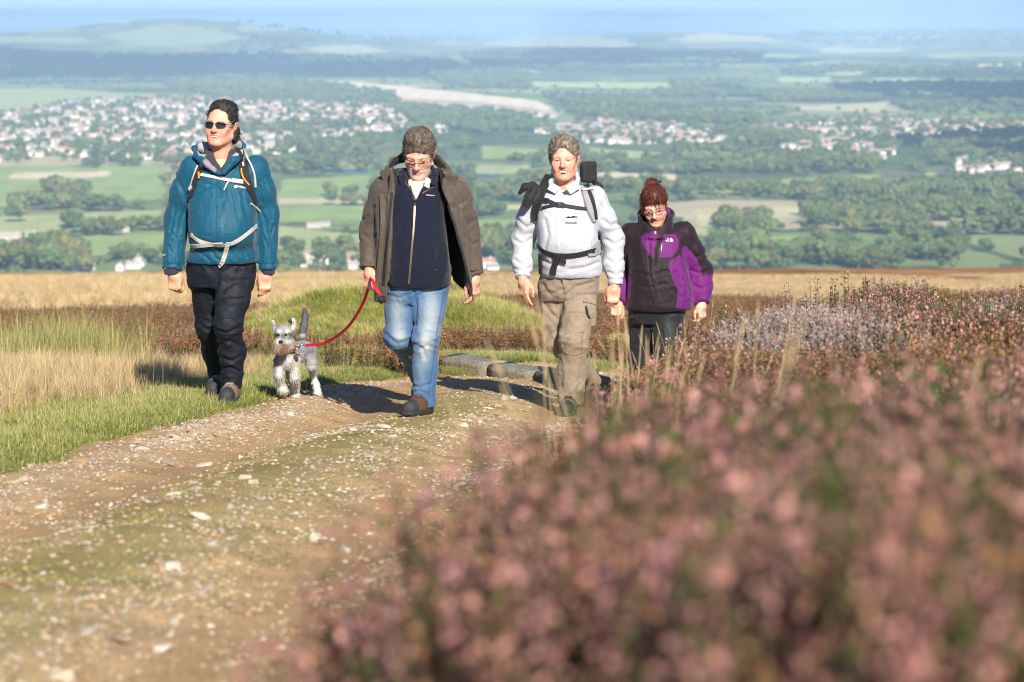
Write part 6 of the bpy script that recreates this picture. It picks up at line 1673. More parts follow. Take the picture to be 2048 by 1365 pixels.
    P.strap('collar_zip', [(868, 375), (850, 384), (834, 396)], 2, mk('brass_zip', (.25, .20, .12), .35, 0, metallic=.7), .002, .003, parent=fl); P.strap('collar_zip', [(795, 358), (812, 368), (830, 396)], 2, mk('brass_zip', (.25, .20, .12), .35, 0, metallic=.7), .002, .003, parent=fl)
    text_on(P, 'fleece_logo', 'craghoppers', 860, 391, 2.8, mk('pink_print', (.55, .35, .38), .6, 0), fl, 0, .0003)
    P.strap('pocket_zip', [(874, 480), (872, 500), (869, 520)], 2, M_plastic, .002, .002, parent=fl)
    h = P.hit(871, 540)
    if h: Vd, Fd = tube_v(np.array([h[0], h[0] + h[1] * .004]), r(1.8), 10); P.part('toggle', Vd, Fd, M_metal, None, False, parent=fl)
    P.strap('zip_tape', [(897, 410), (912, 460), (928, 520), (942, 575)], 5, M_black, .003, .004, parent=ct); P.strap('zip_tape', [(784, 385), (779, 440), (774, 500), (768, 570)], 5, M_black, .003, .004, parent=ct); P.strap('storm_flap', [(764, 390), (766, 450), (760, 520), (754, 585)], 9, cloth('brown_flap', (.10, .078, .062), .6), .005, .003, parent=ct)
    P.strap('cuff_tab', [(728, 527), (738, 530), (749, 528)], 9, cloth('brown_tab', (.08, .062, .05), .6), .003, .002, parent=ct); P.strap('cuff_tab', [(940, 538), (949, 540), (957, 536)], 9, cloth('brown_tab', (.08, .062, .05), .6), .003, .002, parent=ct)
    h = P.hit(916, 430)
    if h: Vd, Fd = tube_v(np.array([h[0], h[0] + h[1] * .004]), r(1.8), 10); P.part('stud', Vd, Fd, M_metal, None, False, parent=ct)
    return P
# ------------------------------------------------------------------ 3: pale sweatshirt, big rucksack, khaki cargo trousers
def man_sweatshirt():
    B = Body(14.3); W = B.W; r = B.r
    base = gnd(1135, 822); P = Person(B, base, 'smiling person in a pale sweatshirt and khaki cargo trousers carrying a big black rucksack')
    R, T = head_frame(W(1128, 320, .03), -.10, -.02, -.03, 1.05)
    V, Q, C = make_head(R, T, W(1130, 392, .05), smile=1.5, age=1.2, skin=(.60, .345, .25), flush=.72, jaw=1.02, brow=(.30, .22, .15)); P.add_skin(V, Q, C)
    cols = ((.10, .08, .06), (.035, .035, .035))
    aF = make_foot(P, 1132, 826, -.12, cols=cols, Y=14.0); aB = make_foot(P, 1183, 795, -.05, cols=cols, lift_heel=.08, Y=14.75)
    shL, elL, wrL = W(1072, 398, .03), W(1046, 480, .09), W(1045, 556, -.05)
    shR, elR, wrR = W(1188, 398, .03), W(1226, 478, .09), W(1231, 570, .03)
    hipB, knB = W(1108, 572, .02), W(1114, 682, .03); hipF, knF = W(1160, 572, 0), W(1148, 682, -.13)
    V, Q, C = make_hand(wrL + [0.0, -.005, -.008], (.10, -.25, -1), (-.8, -.6, .1), 1, [.25, .32, .40, .48], 1.0, thumb_in=.35); P.add_skin(V, Q, C)
    V, Q, C = make_hand(wrR + [-.008, -.01, -.010], (-.10, -.25, -1), (.15, -1, .1), -1, [.95, 1.0, 1.05, 1.1], 1.0, thumb_in=.6); P.add_skin(V, Q, C)
    core(P, W(1130, 395, .05), W(1135, 560, .03), [(shL, elL, wrL), (shR, elR, wrR)], [(hipB, knB, aB), (hipF, knF, aF)])
    P.start(M_skin)
    # --- sweatshirt
    f = B.field(1000, 345, 1275, 580, -.42, .36, .0065)
    f.loft(B.sec([(372, 1131, 34, .075, .05), (384, 1132, 52, .10, .04), (398, 1133, 60, .135, .02), (440, 1134, 60, .165, -.01), (480, 1136, 60, .18, -.04), (508, 1139, 61, .175, -.03), (530, 1141, 62, .17, -.01), (545, 1141, 62, .165, -.01), (553, 1141, 58, .15, -.01)]), e=2.3)
    for sh, el, wr, rr in ((shL, elL, wrL, (25, 22, 15)), (shR, elR, wrR, (26, 21, 15))): f.chain([sh, (sh + el) / 2, el, (el + wr) / 2 + [0, 0, -.02], wr], [r(rr[0]), r((rr[0] + rr[1]) / 2), r(rr[1]), r(rr[2] * .6 + rr[1] * .45), r(rr[2])], .035, 1)
    f.ell(W(1129, 372, -.06), (r(17), .07, r(18)), .006, 's')
    V, Q = f.mesh(1); N = vnormals(V, Q); u, v = proj(V); arm = (u < 1077) | (u > 1200)
    d = np.where(arm, folds(V, N, .003, 11, (1., .9, .9), 51), folds(V, N, .004, 9, (1.1, 1, .8), 52)) + folds(V, N, .0016, 28, seed=53)
    d += creases(V, N, [([(1036, 440), (1052, 455), (1070, 448)], 6, 5), ([(1030, 480), (1046, 490), (1062, 478)], 6, 5), ([(1030, 520), (1045, 530), (1058, 520)], 7, 4), ([(1030, 538), (1046, 544), (1060, 536)], 6, 4), ([(1205, 440), (1222, 452), (1240, 445)], 6, 5), ([(1212, 480), (1230, 490), (1246, 480)], 6, 5), ([(1216, 520), (1232, 530), (1248, 518)], 6, 5), ([(1216, 545), (1232, 552), (1246, 545)], 6, 4),
                        ([(1085, 520), (1100, 528), (1120, 532)], 6, 5), ([(1140, 540), (1170, 535), (1198, 525)], 6, 5), ([(1178, 470), (1170, 490), (1176, 505)], 5, 5), ([(1090, 440), (1096, 470), (1090, 495)], 5, 5), ([(1195, 400), (1208, 425), (1212, 450)], 6, 6)], B.S)
    cuff = ((v > 545) & (v < 548) & (u < 1070)) | ((v > 557) & (v < 560) & (u > 1205)); d -= .004 * cuff; V = V + N * d[:, None]
    sw = P.part('sweatshirt', V, Q, cloth('pale_sweatshirt', (.41, .42, .465), .92, .45, 420, .05, sheen=.15, wrk=.13), surf=True)
    # polo collar
    f = B.field(1085, 335, 1180, 400, -.25, .2, .0055)
    f.box(W(1107, 377, -.075), (r(11), .006, r(9)), .004, R=rot(-.45, .45, -.5), rd=.005); f.box(W(1146, 375, -.08), (r(14), .006, r(10)), .004, R=rot(-.45, -.5, .45), rd=.005); f.chain(B.Wl([(1103, 352, .03), (1101, 364, -.02), (1102, 374, -.05), (1106, 380, -.07)]), [r(4), r(4.5), r(5), r(3)], .006); f.chain(B.Wl([(1152, 347, .03), (1156, 358, -.02), (1154, 368, -.05), (1150, 374, -.07)]), [r(4), r(4.5), r(4.5), r(3)], .006)
    f.chain(B.Wl([(1104, 352, .03), (1110, 345, .10), (1130, 343, .12), (1148, 344, .10), (1152, 347, .03)]), [r(5)] * 5, .008)
    V, Q = f.mesh(1); P.part('collar', V, Q, cloth('pale_collar', (.45, .46, .51), .92, .45, 420, .05), surf=True, parent=sw)
    # --- cargo trousers
    f = B.field(1060, 535, 1225, 830, -.5, .85, .0066)
    f.loft(B.sec([(540, 1142, 59, .145, .0), (560, 1140, 58, .145, .0), (585, 1136, 56, .125, 0), (600, 1135, 52, .10, 0)]))
    f.chain([hipB, knB, (knB + aB) / 2 + [0, .05, .0], aB + [0, 0, -.01]], [r(30), r(24), r(22), r(19)], .035, 1)
    f.chain([hipF, (hipF + knF) / 2 + [.003, -.01, 0], knF, (knF + aF) / 2 + [.003, .02, 0], aF + [.008, 0, -.03]], [r(32), r(31), r(27.5), r(27), r(26)], .035, 1)
    f.box(W(1182, 625, -.06), (r(9), .06, r(26)), .02, rd=.012); f.box(W(1092, 628, .02), (r(8), .06, r(24)), .02, rd=.012)
    V, Q = f.mesh(1); N = vnormals(V, Q); u, v = proj(V)
    nk = np.exp(-((v - 682) / 35) ** 2) + .8 * np.exp(-((v - 780) / 30) ** 2) + .5 * np.exp(-((v - 590) / 25) ** 2)
    d = folds(V, N, .008, 13, (.7, .6, 1.1), 61) * (.25 + .75 * nk) + folds(V, N, .0018, 28, seed=62)
    d += creases(V, N, [([(1127, 580), (1124, 620), (1112, 665)], 9, 6), ([(1130, 592), (1150, 575), (1185, 565)], 6, 5), ([(1135, 604), (1160, 592), (1190, 590)], 6, 5), ([(1125, 690), (1140, 672), (1165, 668), (1168, 690)], 7, 5), ([(1128, 668), (1145, 660), (1165, 655)], 5, 4), ([(1120, 720), (1125, 750), (1122, 775)], 5, 5), ([(1130, 710), (1150, 714), (1166, 708)], 3, 2), ([(1160, 770), (1150, 785), (1160, 800)], 6, 4), ([(1085, 570), (1100, 590), (1120, 580)], 6, 5), ([(1090, 610), (1105, 630), (1118, 640)], 5, 5), ([(1135, 626), (1160, 625), (1180, 630)], 3, 2), ([(1168, 600), (1186, 606)], 3, 2)], B.S)
    V = V + N * d[:, None]
    C = np.tile((.235, .185, .135), (len(V), 1)) * (1 + .06 * fbm(V * 25, 63, 2))[:, None]
    seam = np.exp(-(np.minimum(seg_dist(u, v, [(1131, 626), (1158, 625), (1181, 630)]), np.minimum(seg_dist(u, v, [(1126, 710), (1150, 714), (1166, 708)]), seg_dist(u, v, [(1168, 650), (1162, 715), (1152, 800)]))) / 1.1) ** 2) * (N[:, 1] < .3); C = mixc(C, .4 * seam, (.10, .075, .05))
    tr = P.part('cargo_trousers', V, Q, cloth('khaki_cotton', attr=True, rough=.85, bump=.35, bscale=500, wrk=.25), C, surf=True)
    put_boots(P)
    # --- hair
    def flow(p): return np.stack([p[:, 0] * 3 + .25, np.full(len(p), .45), .75 - 6 * np.clip(p[:, 1] + .02, -.1, .2)], -1)
    G = hair_cap(R, T, [((0, -.128, .004), (.070, .078, .098), .008), ((0, -.08, -.10), (.12, .10, .085), .01)], [('ell', (0, .006, .100), (.070, .076, .038), .02), ('ell', (.060, .02, .06), (.024, .06, .045), .015), ('ell', (-.060, .02, .06), (.024, .06, .045), .015)],
                 [(.060, .042, .028), (.125, .09, .064), (.26, .21, .165)], flow, 4200, .032, .0018, .10, 3, thick=.007, fuzz=.0022, top=.014)
    P.geo('hair', G, M_hair); P.geo('teeth', teeth_geo(R, T, 1.5), M_teeth)
    P.bvh()
    P.strap('flap', [(1166, 603), (1180, 605), (1191, 608)], 5, cloth('khaki_flap', (.22, .172, .125), .85), .005, .003, parent=tr); P.patch('pocket_flap', [(1171, 612), (1188, 618), (1190, 628), (1181, 638), (1174, 630)], cloth('khaki_flap', (.225, .178, .13), .85), .004, .004, parent=tr); P.strap('pocket_gap', [(1171, 613), (1172, 625), (1178, 637)], [3, 7, 3], M_black, .002, .006, parent=tr)
    P.strap('fly', [(1124, 556), (1126, 570), (1128, 580)], 2, cloth('khaki_seam', (.15, .115, .08), .85), .003, .001, parent=tr)
    # ring
    # --- badge on the chest: oval crest with a dark hill, a green field and lettering
    bd = []; 
    for t in np.linspace(0, 2 * np.pi, 24, endpoint=False): bd.append((1142 + 17.5 * math.cos(t), 437 + 8.4 * math.sin(t)))
    bg_ = P.patch('badge', bd, mk('badge_rim', (.30, .33, .55), .8, 0), .001, .002, parent=sw); P.patch('badge_field', [(1142 + (a - 1142) * .88, 437 + (b - 437) * .84) for a, b in bd], mk('badge_cloth', (.60, .62, .68), .8, 0), .0012, .0035, parent=sw)
    P.patch('badge_hill', [(1130, 437), (1136, 433.5), (1142, 434.5), (1148, 432), (1152, 435), (1146, 437.5), (1136, 438)], mk('badge_dark', (.02, .02, .03), .8, 0), .001, .006, parent=sw); P.patch('badge_green', [(1148, 435), (1154, 432), (1157, 437), (1152, 440)], mk('badge_green', (.10, .28, .12), .8, 0), .001, .006, parent=sw)
    INK = mk('violet_thread', (.12, .09, .22), .8, 0); text_on(P, 'badge_text', 'l l r l l l', 1142, 441.6, 3.0, INK, sw, 0, .0003, .008); text_on(P, 'badge_name', 'ORGADKSER', 1142, 447.0, 2.9, INK, sw, 0, .0003, .005)
    # --- the big rucksack
    K = Person(B, W(1140, 520, .2), 'big black and grey rucksack with a tall lid on the back of the smiling person', 'backpack', 'backpack'); K.obj = empty('backpack', tuple(K.base), label=K.label, category='backpack'); K.surf = P.surf; K.tree = P.tree
    BLK = cloth('black_pack', (.013, .015, .016), .7); GREY = cloth('grey_pad', (.27, .26, .27), .8)
    f = B.field(1050, 310, 1240, 560, .05, .65, .008)
    f.loft(B.sec([(372, 1138, 46, .09, .30), (392, 1138, 60, .14, .33), (450, 1140, 62, .16, .34), (505, 1142, 62, .15, .32), (530, 1142, 55, .11, .29)]), e=3); V, Q = f.mesh(1); K.part('pack_body', V, Q, BLK)
    f = B.field(1140, 305, 1225, 420, .0, .4, .006); f.box(W(1177, 344, .16), (r(16.5), .075, r(21)), 0, rd=.018, R=rot(0, -.05, 0)); f.chain(B.Wl([(1190, 366, .12), (1199, 375, .12), (1204, 385, .14)]), [r(6), r(7), r(5)], .01)
    V, Q = f.mesh(1); N = vnormals(V, Q); u, v = proj(V); V = V + N * (folds(V, N, .003, 18, seed=5) - .003 * np.exp(-((u - 1171) / 1.5) ** 2) - .003 * np.exp(-((u - 1184) / 1.5) ** 2))[:, None]; K.part('top_lid', V, Q, BLK)
    f = B.field(1025, 355, 1090, 435, -.2, .25, .006); f.chain(B.Wl([(1040, 386, -.05), (1050, 374, -.05), (1066, 372, -.03), (1074, 376, -.02)]), [r(4), r(8), r(8), r(7)], .01); f.chain(B.Wl([(1068, 382, -.06), (1058, 398, -.08), (1050, 414, -.09)]), [r(10), r(10), r(7)], .01, 1); V, Q = f.mesh(1); N = vnormals(V, Q); V = V + N * folds(V, N, .003, 18, seed=6)[:, None]; K.part('side_pouch', V, Q, BLK)
    a = K.strap('shoulder_strap', [(1173, 362), (1175, 385), (1178, 410), (1183, 432), (1187, 444)], [26, 26, 24, 18, 12], GREY, .016, .002); K.strap('webbing', [(1174, 364), (1178, 390), (1184, 415), (1187, 440)], 8, M_black, .004, .020, parent=a); K.strap('reflective_tab', [(1163, 386), (1175, 384.5), (1187, 382)], 4, mk('pale_tape', (.62, .6, .55), .6, 0), .003, .024, parent=a)
    b = K.strap('shoulder_strap', [(1100, 352), (1090, 368), (1082, 390), (1076, 415), (1071, 440)], [18, 20, 20, 17, 12], BLK, .016, .002); K.strap('webbing', [(1080, 378), (1074, 405), (1066, 440)], 8, M_black, .004, .020, parent=b)
    K.strap('chest_strap', [(1082, 399), (1098, 403), (1112, 410), (1130, 413), (1150, 416), (1168, 419), (1184, 420)], 7.5, M_black, .004, .006); K.strap('buckle', [(1115, 410), (1128, 413)], 10, M_plastic, .008, .010); K.strap('strap_tail', [(1112, 411), (1098, 414), (1086, 418)], 6, M_black, .003, .012); K.strap('slider', [(1091, 402), (1098, 404)], 10, M_plastic, .007, .009)
    K.strap('hip_pad', [(1202, 488), (1190, 500), (1174, 508)], [26, 24, 12], GREY, .010, .003); K.strap('hip_belt', [(1077, 491), (1086, 501), (1100, 508), (1120, 511), (1140, 511), (1165, 507), (1188, 501), (1206, 494)], 10, M_black, .004, .008); K.strap('buckle', [(1108, 512), (1126, 512)], 13, M_plastic, .008, .012)
    K.strap('belt_tail', [(1122, 511), (1114, 522), (1109, 535), (1107, 549)], 12, M_black, .003, .014); K.strap('belt_tail', [(1122, 510), (1128, 520), (1131, 527)], [8, 12, 2], M_black, .003, .016); K.strap('hanging_strap', [(1084, 510), (1085, 528), (1085, 548)], 12, M_black, .004, .014)
    return P

# ------------------------------------------------------------------ 4: plum and purple jacket
def woman_plum():
    B = Body(15.1); W = B.W; r = B.r
    base = gnd(1318, 825, 12, 22); P = Person(B, base, 'person with pinned up dark red hair in a plum and purple jacket behind the heather')
    R, T = head_frame(W(1309, 412, .02), -.12, .36, -.10, .98)
    V, Q, C = make_head(R, T, W(1312, 470, .06), smile=.8, age=.6, skin=(.64, .37, .27), flush=.4, jaw=.93, female=True, brow=(.10, .05, .04), neck_r=.048); P.add_skin(V, Q, C)
    aF = make_foot(P, 1345, 826, .0, L=.26, wid=.9); aB = make_foot(P, 1286, 812, .0, L=.26, wid=.9, Y=15.3)
    shL, elL, wrL = W(1262, 470, .04), W(1244, 540, .12), W(1231, 603, -.01)
    shR, elR, wrR = W(1366, 468, .04), W(1398, 545, .10), W(1404, 606, .0)
    hipB, knB = W(1290, 622, .02), W(1284, 715, .06); hipF, knF = W(1332, 622, 0), W(1338, 715, -.14)
    V, Q, C = make_hand(wrL + [0, -.01, .0], (.05, -.2, -1), (-.2, -1, .1), 1, [.8, .9, 1., 1.1], .92, thumb_in=.4, skin=(.62, .36, .26)); P.add_skin(V, Q, C)
    V, Q, C = make_hand(wrR + [.0, 0, -.005], (.03, -.1, -1), (.8, -.6, 0), -1, [.7, .8, .9, 1.], .92, thumb_in=.5, skin=(.62, .36, .26)); P.add_skin(V, Q, C)
    core(P, W(1312, 472, .06), W(1312, 610, .03), [(shL, elL, wrL), (shR, elR, wrR)], [(hipB, knB, aB), (hipF, knF, aF)])
    P.start(M_skin)
    f = B.field(1190, 395, 1445, 640, -.42, .38, .0066)
    f.loft(B.sec([(450, 1312, 38, .09, .05), (460, 1312, 54, .11, .04), (475, 1312, 62, .135, .03), (510, 1314, 60, .155, .01), (550, 1317, 61, .165, -.01), (590, 1318, 66, .175, -.01), (612, 1318, 67, .175, -.01), (619, 1317, 62, .16, -.01)]), e=2.3)
    for sh, el, wr, rr in ((shL, elL, wrL, (25, 23, 17)), (shR, elR, wrR, (26, 26, 16))): f.chain([sh, (sh + el) / 2, el, (el + wr) / 2, wr], [r(rr[0]), r((rr[0] + rr[1]) / 2), r(rr[1]), r(rr[1] * .85), r(rr[2])], .035, 1)
    f.loft(B.sec([(476, 1312, 42, .125, .0), (462, 1311, 36, .115, .0), (446, 1311, 35, .108, .01), (430, 1311, 36, .105, .03)]), .012, e=2.2)
    f.ell(W(1312, 428, .12), (r(38), .08, r(17)), .02)
    f.loft(B.sec([(464, 1311, 22, .07, .0), (446, 1310, 28, .092, .0), (415, 1310, 31, .098, .01)]), .006, 's', e=2.2); f.prism([tuple(W(a, b)[[0, 2]]) for a, b in ((1286, 420), (1298, 452), (1310, 458), (1322, 450), (1334, 420))], 14.5, 15.12, .01)
    V, Q = f.mesh(1); N = vnormals(V, Q); u, v = proj(V); arm = (u < 1252) | (u > 1372)
    d = np.where(arm, folds(V, N, .0035, 11, (1., .9, .9), 71), folds(V, N, .0035, 9, (1.2, 1, .6), 72)) + folds(V, N, .0016, 30, seed=73)
    d += creases(V, N, [([(1376, 500), (1392, 515), (1412, 508)], 6, 5), ([(1380, 540), (1400, 548), (1420, 540)], 7, 5), ([(1385, 570), (1402, 578), (1420, 570)], 6, 5), ([(1372, 520), (1376, 560), (1380, 590)], 9, 6), ([(1270, 545), (1300, 552), (1335, 542)], 6, 5), ([(1275, 570), (1300, 575), (1330, 568)], 5, 5), ([(1350, 545), (1362, 560), (1376, 560)], 6, 5), ([(1345, 580), (1360, 595), (1376, 590)], 5, 5), ([(1372, 470), (1385, 490), (1392, 520)], 5, 6), ([(1298, 480), (1300, 540), (1312, 600)], 4, 4), ([(1318, 470), (1310, 500), (1308, 530)], 4, 4)], B.S)
    V = V + N * d[:, None]
    PL = np.array([.015, .0075, .012]); PU = (.11, .008, .12); C = np.tile(PL, (len(V), 1)); fr = N[:, 1] < .5
    pur = inpoly(u, v, [(1327, 469), (1350, 468), (1358, 480), (1357, 498), (1345, 514), (1318, 515), (1320, 495)]) & fr
    pur |= inpoly(u, v, [(1361, 514), (1366, 493), (1374, 494), (1390, 512), (1400, 532), (1404, 552), (1425, 548), (1428, 600), (1422, 612), (1385, 615), (1384, 590), (1372, 545)]) & (u > 1363)
    pur |= inpoly(u, v, [(1340, 522), (1360, 510), (1370, 545), (1384, 590), (1386, 618), (1352, 618), (1356, 580), (1344, 556), (1337, 535)]); pur |= inpoly(u, v, [(1282, 473), (1290, 468), (1312, 462), (1318, 468), (1308, 500), (1309, 519), (1300, 510), (1287, 492)]) & (N[:, 1] < -.2)
    pur |= (u < 1256) & (v > 556); pur |= inpoly(u, v, [(1250, 545), (1262, 545), (1262, 600), (1252, 590)]); pur |= inpoly(u, v, [(1326, 408), (1342, 408), (1338, 430), (1330, 436)]) & (N[:, 1] < 0)
    C = mixc(C, pur.astype(float), PU); jk = P.part('jacket', V, Q, cloth('plum_shell', attr=True, rough=.65, bump=.3, spec=.22), C, surf=True)
    f = B.field(1235, 595, 1400, 835, -.5, .75, .0075)
    f.loft(B.sec([(600, 1316, 58, .15, .0), (620, 1314, 55, .15, .0), (645, 1310, 50, .12, 0)])); f.chain([hipB, knB, aB + [0, 0, -.02]], [r(32), r(26), r(20)], .035, 1); f.chain([hipF, knF, aF + [0, 0, -.02]], [r(33), r(26), r(20)], .035, 1)
    V, Q = f.mesh(1); N = vnormals(V, Q); V = V + N * (folds(V, N, .006, 13, (.7, .7, 1.1), 81) + folds(V, N, .0016, 30, seed=82))[:, None]
    P.part('trousers', V, Q, cloth('black_trousers', (.010, .013, .015), .65, spec=.35), surf=True)
    put_boots(P)
    # --- hair pinned up in a bun, loose strands
    def flow(p): return np.stack([-p[:, 0] * 2., np.full(len(p), .4), 1.2 - 2 * p[:, 2]], -1)
    G = hair_cap(R, T, [((.006, -.125, -.03), (.062, .070, .082), .008), ((0, -.09, -.12), (.12, .11, .085), .01)], [('ell', (-.010, .075, .118), (.035, .035, .030), .006), ('ell', (-.028, .06, .108), (.020, .024, .022), .006), ('ell', (.014, .075, .125), (.020, .022, .020), .006), ('cone', (-.074, -.02, .03), (-.076, -.045, -.06), .014, .006), ('ell', (0, .08, -.02), (.06, .03, .05), .02)],
                 [(.030, .010, .008), (.075, .020, .013), (.13, .035, .02)], flow, 3400, .045, .0016, .05, 4, thick=.007, fuzz=.0025, top=.010, wave=.08)
    rg = np.random.default_rng(44)
    rt = np.stack([rg.normal(-.075, .008, 40), rg.normal(-.01, .03, 40), rg.normal(.05, .03, 40)], -1); strands(G, rg, rt @ R.T + T, np.tile((-1., -.3, -.3), (40, 1)) + rg.normal(0, .4, (40, 3)), np.full(40, .06), .0007, [(.06, .016, .012)], .5, wave=.2)
    rt = np.stack([rg.normal(.01, .02, 26), np.full(26, -.062), rg.normal(.082, .008, 26)], -1); strands(G, rg, rt @ R.T + T, np.tile((.55, -.45, -.5), (26, 1)) + rg.normal(0, .12, (26, 3)), np.full(26, .075), .0022, [(.10, .026, .015), (.06, .015, .01)], .5)
    P.geo('hair', G, M_hair); P.geo('teeth', teeth_geo(R, T, .8), M_teeth)
    Vc, Fc = tube_v(cr([(.03, .03, .135), (.045, .05, .145), (.05, .07, .13)], 6) @ R.T + T, .007, 8); P.part('hair_clip', Vc, Fc, M_plastic)
    glasses(P, R, T, 'spectacles', M_glass, mk('brown_frame', (.10, .05, .035), .3, 0), .0245, .0135, .0013, y=-.103, z=-.005)
    P.bvh()
    P.strap('zip', [(1311, 463), (1309, 480)], 3, M_metal, .002, .003, parent=jk); P.strap('front_flap', [(1300, 512), (1306, 545), (1312, 580), (1313, 612)], 7, cloth('plum_flap', (.019, .010, .016), .55), .004, .001, parent=jk); P.strap('pocket_zip', [(1326, 474), (1323, 490), (1322, 505)], 2.5, M_plastic, .003, .003, parent=jk); P.strap('cuff_band', [(1390, 603), (1404, 606), (1418, 602)], 6, cloth('purple_cuff', (.15, .011, .16), .6), .003, .002, parent=jk)
    LG_ = M_white
    for i, t in enumerate(('THE', 'NORTH', 'FACE')): text_on(P, 'logo_text', t, 1334.5, 477.5 + i * 2.7, 1.9, LG_, jk, 0, .0002)
    for (rr, cx) in ((6.2, 1339.5), ):
        for k in range(3):
            a0, a1 = [(6.6, 5.0), (4.4, 3.0), (2.4, .2)][k]; ol = [(1339.5 + a1 * math.sin(t), 484 - a1 * 1.15 * math.cos(t)) for t in np.linspace(0, 1.57, 7)][::-1]; ol = [(1339.5 + a0 * math.sin(t), 484 - a0 * 1.15 * math.cos(t)) for t in np.linspace(0, 1.57, 7)] + ol
            P.strap('logo_arc', [(1339.5 + (a0 + a1) / 2 * math.sin(t), 484 - (a0 + a1) / 2 * 1.15 * math.cos(t)) for t in np.linspace(0.02, 1.55, 6)], (a0 - a1) * .95, LG_, .0015, .003, parent=jk, step=1.)
    return P
# ================================================================== the dog and its lead
def make_dog():
    D = 14.45; B = Body(D); W = B.W; r = B.r
    toe = gnd(589, 797); base = np.array([toe[0], toe[1] + .2, float(top_z(toe[0], toe[1] + .2))])
    P = Person(B, base, 'grey and white wire haired schnauzer dog trotting on the red lead between two walkers', 'dog', 'dog')
    f = B.field(525, 600, 660, 810, -.35, .55, .0052)
    # trunk: deep chest to narrower loin, hips
    f.chain([W(578, 712, -.06), W(592, 706, .10), W(608, 700, .26), W(616, 702, .36)], [r(21), r(20), r(17), r(17)], .03)
    f.ell(W(575, 718, -.08), (r(21), .065, r(20)), .03)
    f.chain([W(578, 700, -.08), W(570, 682, -.12)], [r(19), r(16)], .025)
    # head
    hc = W(567, 671, -.17)
    f.ell(hc + [0, .02, .02], (r(17), .065, r(15)), .02); f.chain([hc + [0, -.02, -.012], hc + [-.004, -.095, -.030]], [r(13), r(10.5)], .015)
    f.ell(hc + [-.004, -.09, -.042], (r(16), .045, r(12)), .015); f.ell(hc + [-.004, -.085, -.068], (r(13), .034, r(8)), .012)
    f.ell(hc + [-.004, -.133, -.022], (r(4.2), .010, r(3.2)), .003)
    for s in (-1, 1): f.ell(hc + [s * .022, -.045, .025], (r(6), .02, r(4.5)), .008)
    # ears: semi erect with folded tips
    f.chain([W(550, 662, -.13), W(547, 650, -.13), W(546, 642, -.15)], [r(5), r(4), r(2.5)], .006); f.chain([W(584, 660, -.13), W(588, 648, -.13), W(586, 641, -.15), W(579, 642, -.17)], [r(6), r(5.5), r(4.5), r(3)], .006)
    # legs
    pF = gnd(589, 797); hF = on_ground(W(628, 790, 0)[0], 14.72); hB = on_ground(W(578, 780, 0)[0], 14.85)
    f.chain([W(589, 720, -.08), W(590, 755, -.07), pF + [0, .04, .03]], [r(11), r(8), r(7)], .015); f.ell(pF + [0, .015, .018], (r(9.5), .04, .022), .012)
    f.chain([W(559, 722, -.08), W(556, 752, -.12), W(563, 772, -.05), W(566, 781, -.06)], [r(11), r(8), r(7), r(6)], .015); f.ell(W(567, 780, -.075), (r(9.5), .03, r(6)), .01)
    kn = W(624, 728, .22); hk = W(628, 752, .38)
    f.chain([W(618, 706, .33), kn, hk, hF + [0, .02, .03]], [r(15), r(11), r(6.5), r(6.5)], .02); f.ell(hF + [0, -.005, .018], (r(9), .035, .02), .01)
    kn2 = W(580, 730, .24); hk2 = W(580, 752, .42)
    f.chain([W(598, 710, .32), kn2, hk2, hB + [0, .02, .03]], [r(14), r(10), r(6.5), r(6)], .02); f.ell(hB + [0, -.005, .018], (r(8.5), .033, .02), .01)
    # tail
    f.chain([W(604, 672, .42), W(608, 650, .46), W(611, 632, .47), W(609, 619, .46)], [r(8), r(7.5), r(6), r(3)], .015)
    V, Q = f.mesh(1); N = vnormals(V, Q); u, v = proj(V)
    V = V + N * (.0035 * fbm(V * 55, 3, 2))[:, None]
    GR_ = np.array([.24, .245, .255]); DK = np.array([.035, .036, .04]); WH = np.array([.60, .58, .54]); RB = np.array([.36, .19, .09])
    y = V[:, 1] - D; z = V[:, 2] - base[2]
    C = np.tile(GR_, (len(V), 1)) * (1 + .25 * fbm(V * 18, 5, 2))[:, None]
    C = mixc(C, sstep(.17, .11, z + .015 * vnoise(V * 30, 6)), WH * .95)
    C = mixc(C, .85 * sstep(700, 716, v) * sstep(.06, -.02, y) * sstep(548, 562, u), WH * .85)
    C = mixc(C, .7 * sstep(.34, .28, z) * sstep(.05, .12, y) * (N[:, 2] < -.2), WH)
    head = (y < -.10) & (v < 708)
    C = mixc(C, head * .75 * sstep(672, 664, v), GR_ * 1.1)
    C = mixc(C, head * np.exp(-((np.abs(u - 566) - 9) / 6.) ** 2 - ((v - 663) / 4.5) ** 2), WH)         # brows
    C = mixc(C, head * np.exp(-((u - 553) / 4.5) ** 2 - ((v - 671) / 7) ** 2) * .95, DK); C = mixc(C, head * np.exp(-((u - 580) / 3.5) ** 2 - ((v - 668) / 3) ** 2) * .9, DK); C = mixc(C, head * .8 * np.exp(-((u - 566) / 4) ** 2 - ((v - 672) / 7) ** 2), DK * 1.6)
    C = mixc(C, head * np.exp(-((np.abs(u - 567) - 11) / 6.) ** 2 - ((v - 683) / 6) ** 2), WH)
    C = mixc(C, head * sstep(685, 693, v) * .85, RB * .9); C = mixc(C, head * np.exp(-((np.abs(u - 567) - 13) / 6.) ** 2 - ((v - 696) / 6) ** 2) * .7, WH * .85)
    nose = np.linalg.norm((V - (hc + [-.004, -.138, -.022])) / [r(4.6), .014, r(4)], axis=1) < 1.1; C = mixc(C, nose.astype(float), (.008, .008, .009)); C = mixc(C, head * np.exp(-((u - 566) / 9) ** 2 - ((v - 690.5) / 1.4) ** 2), (.03, .015, .01))
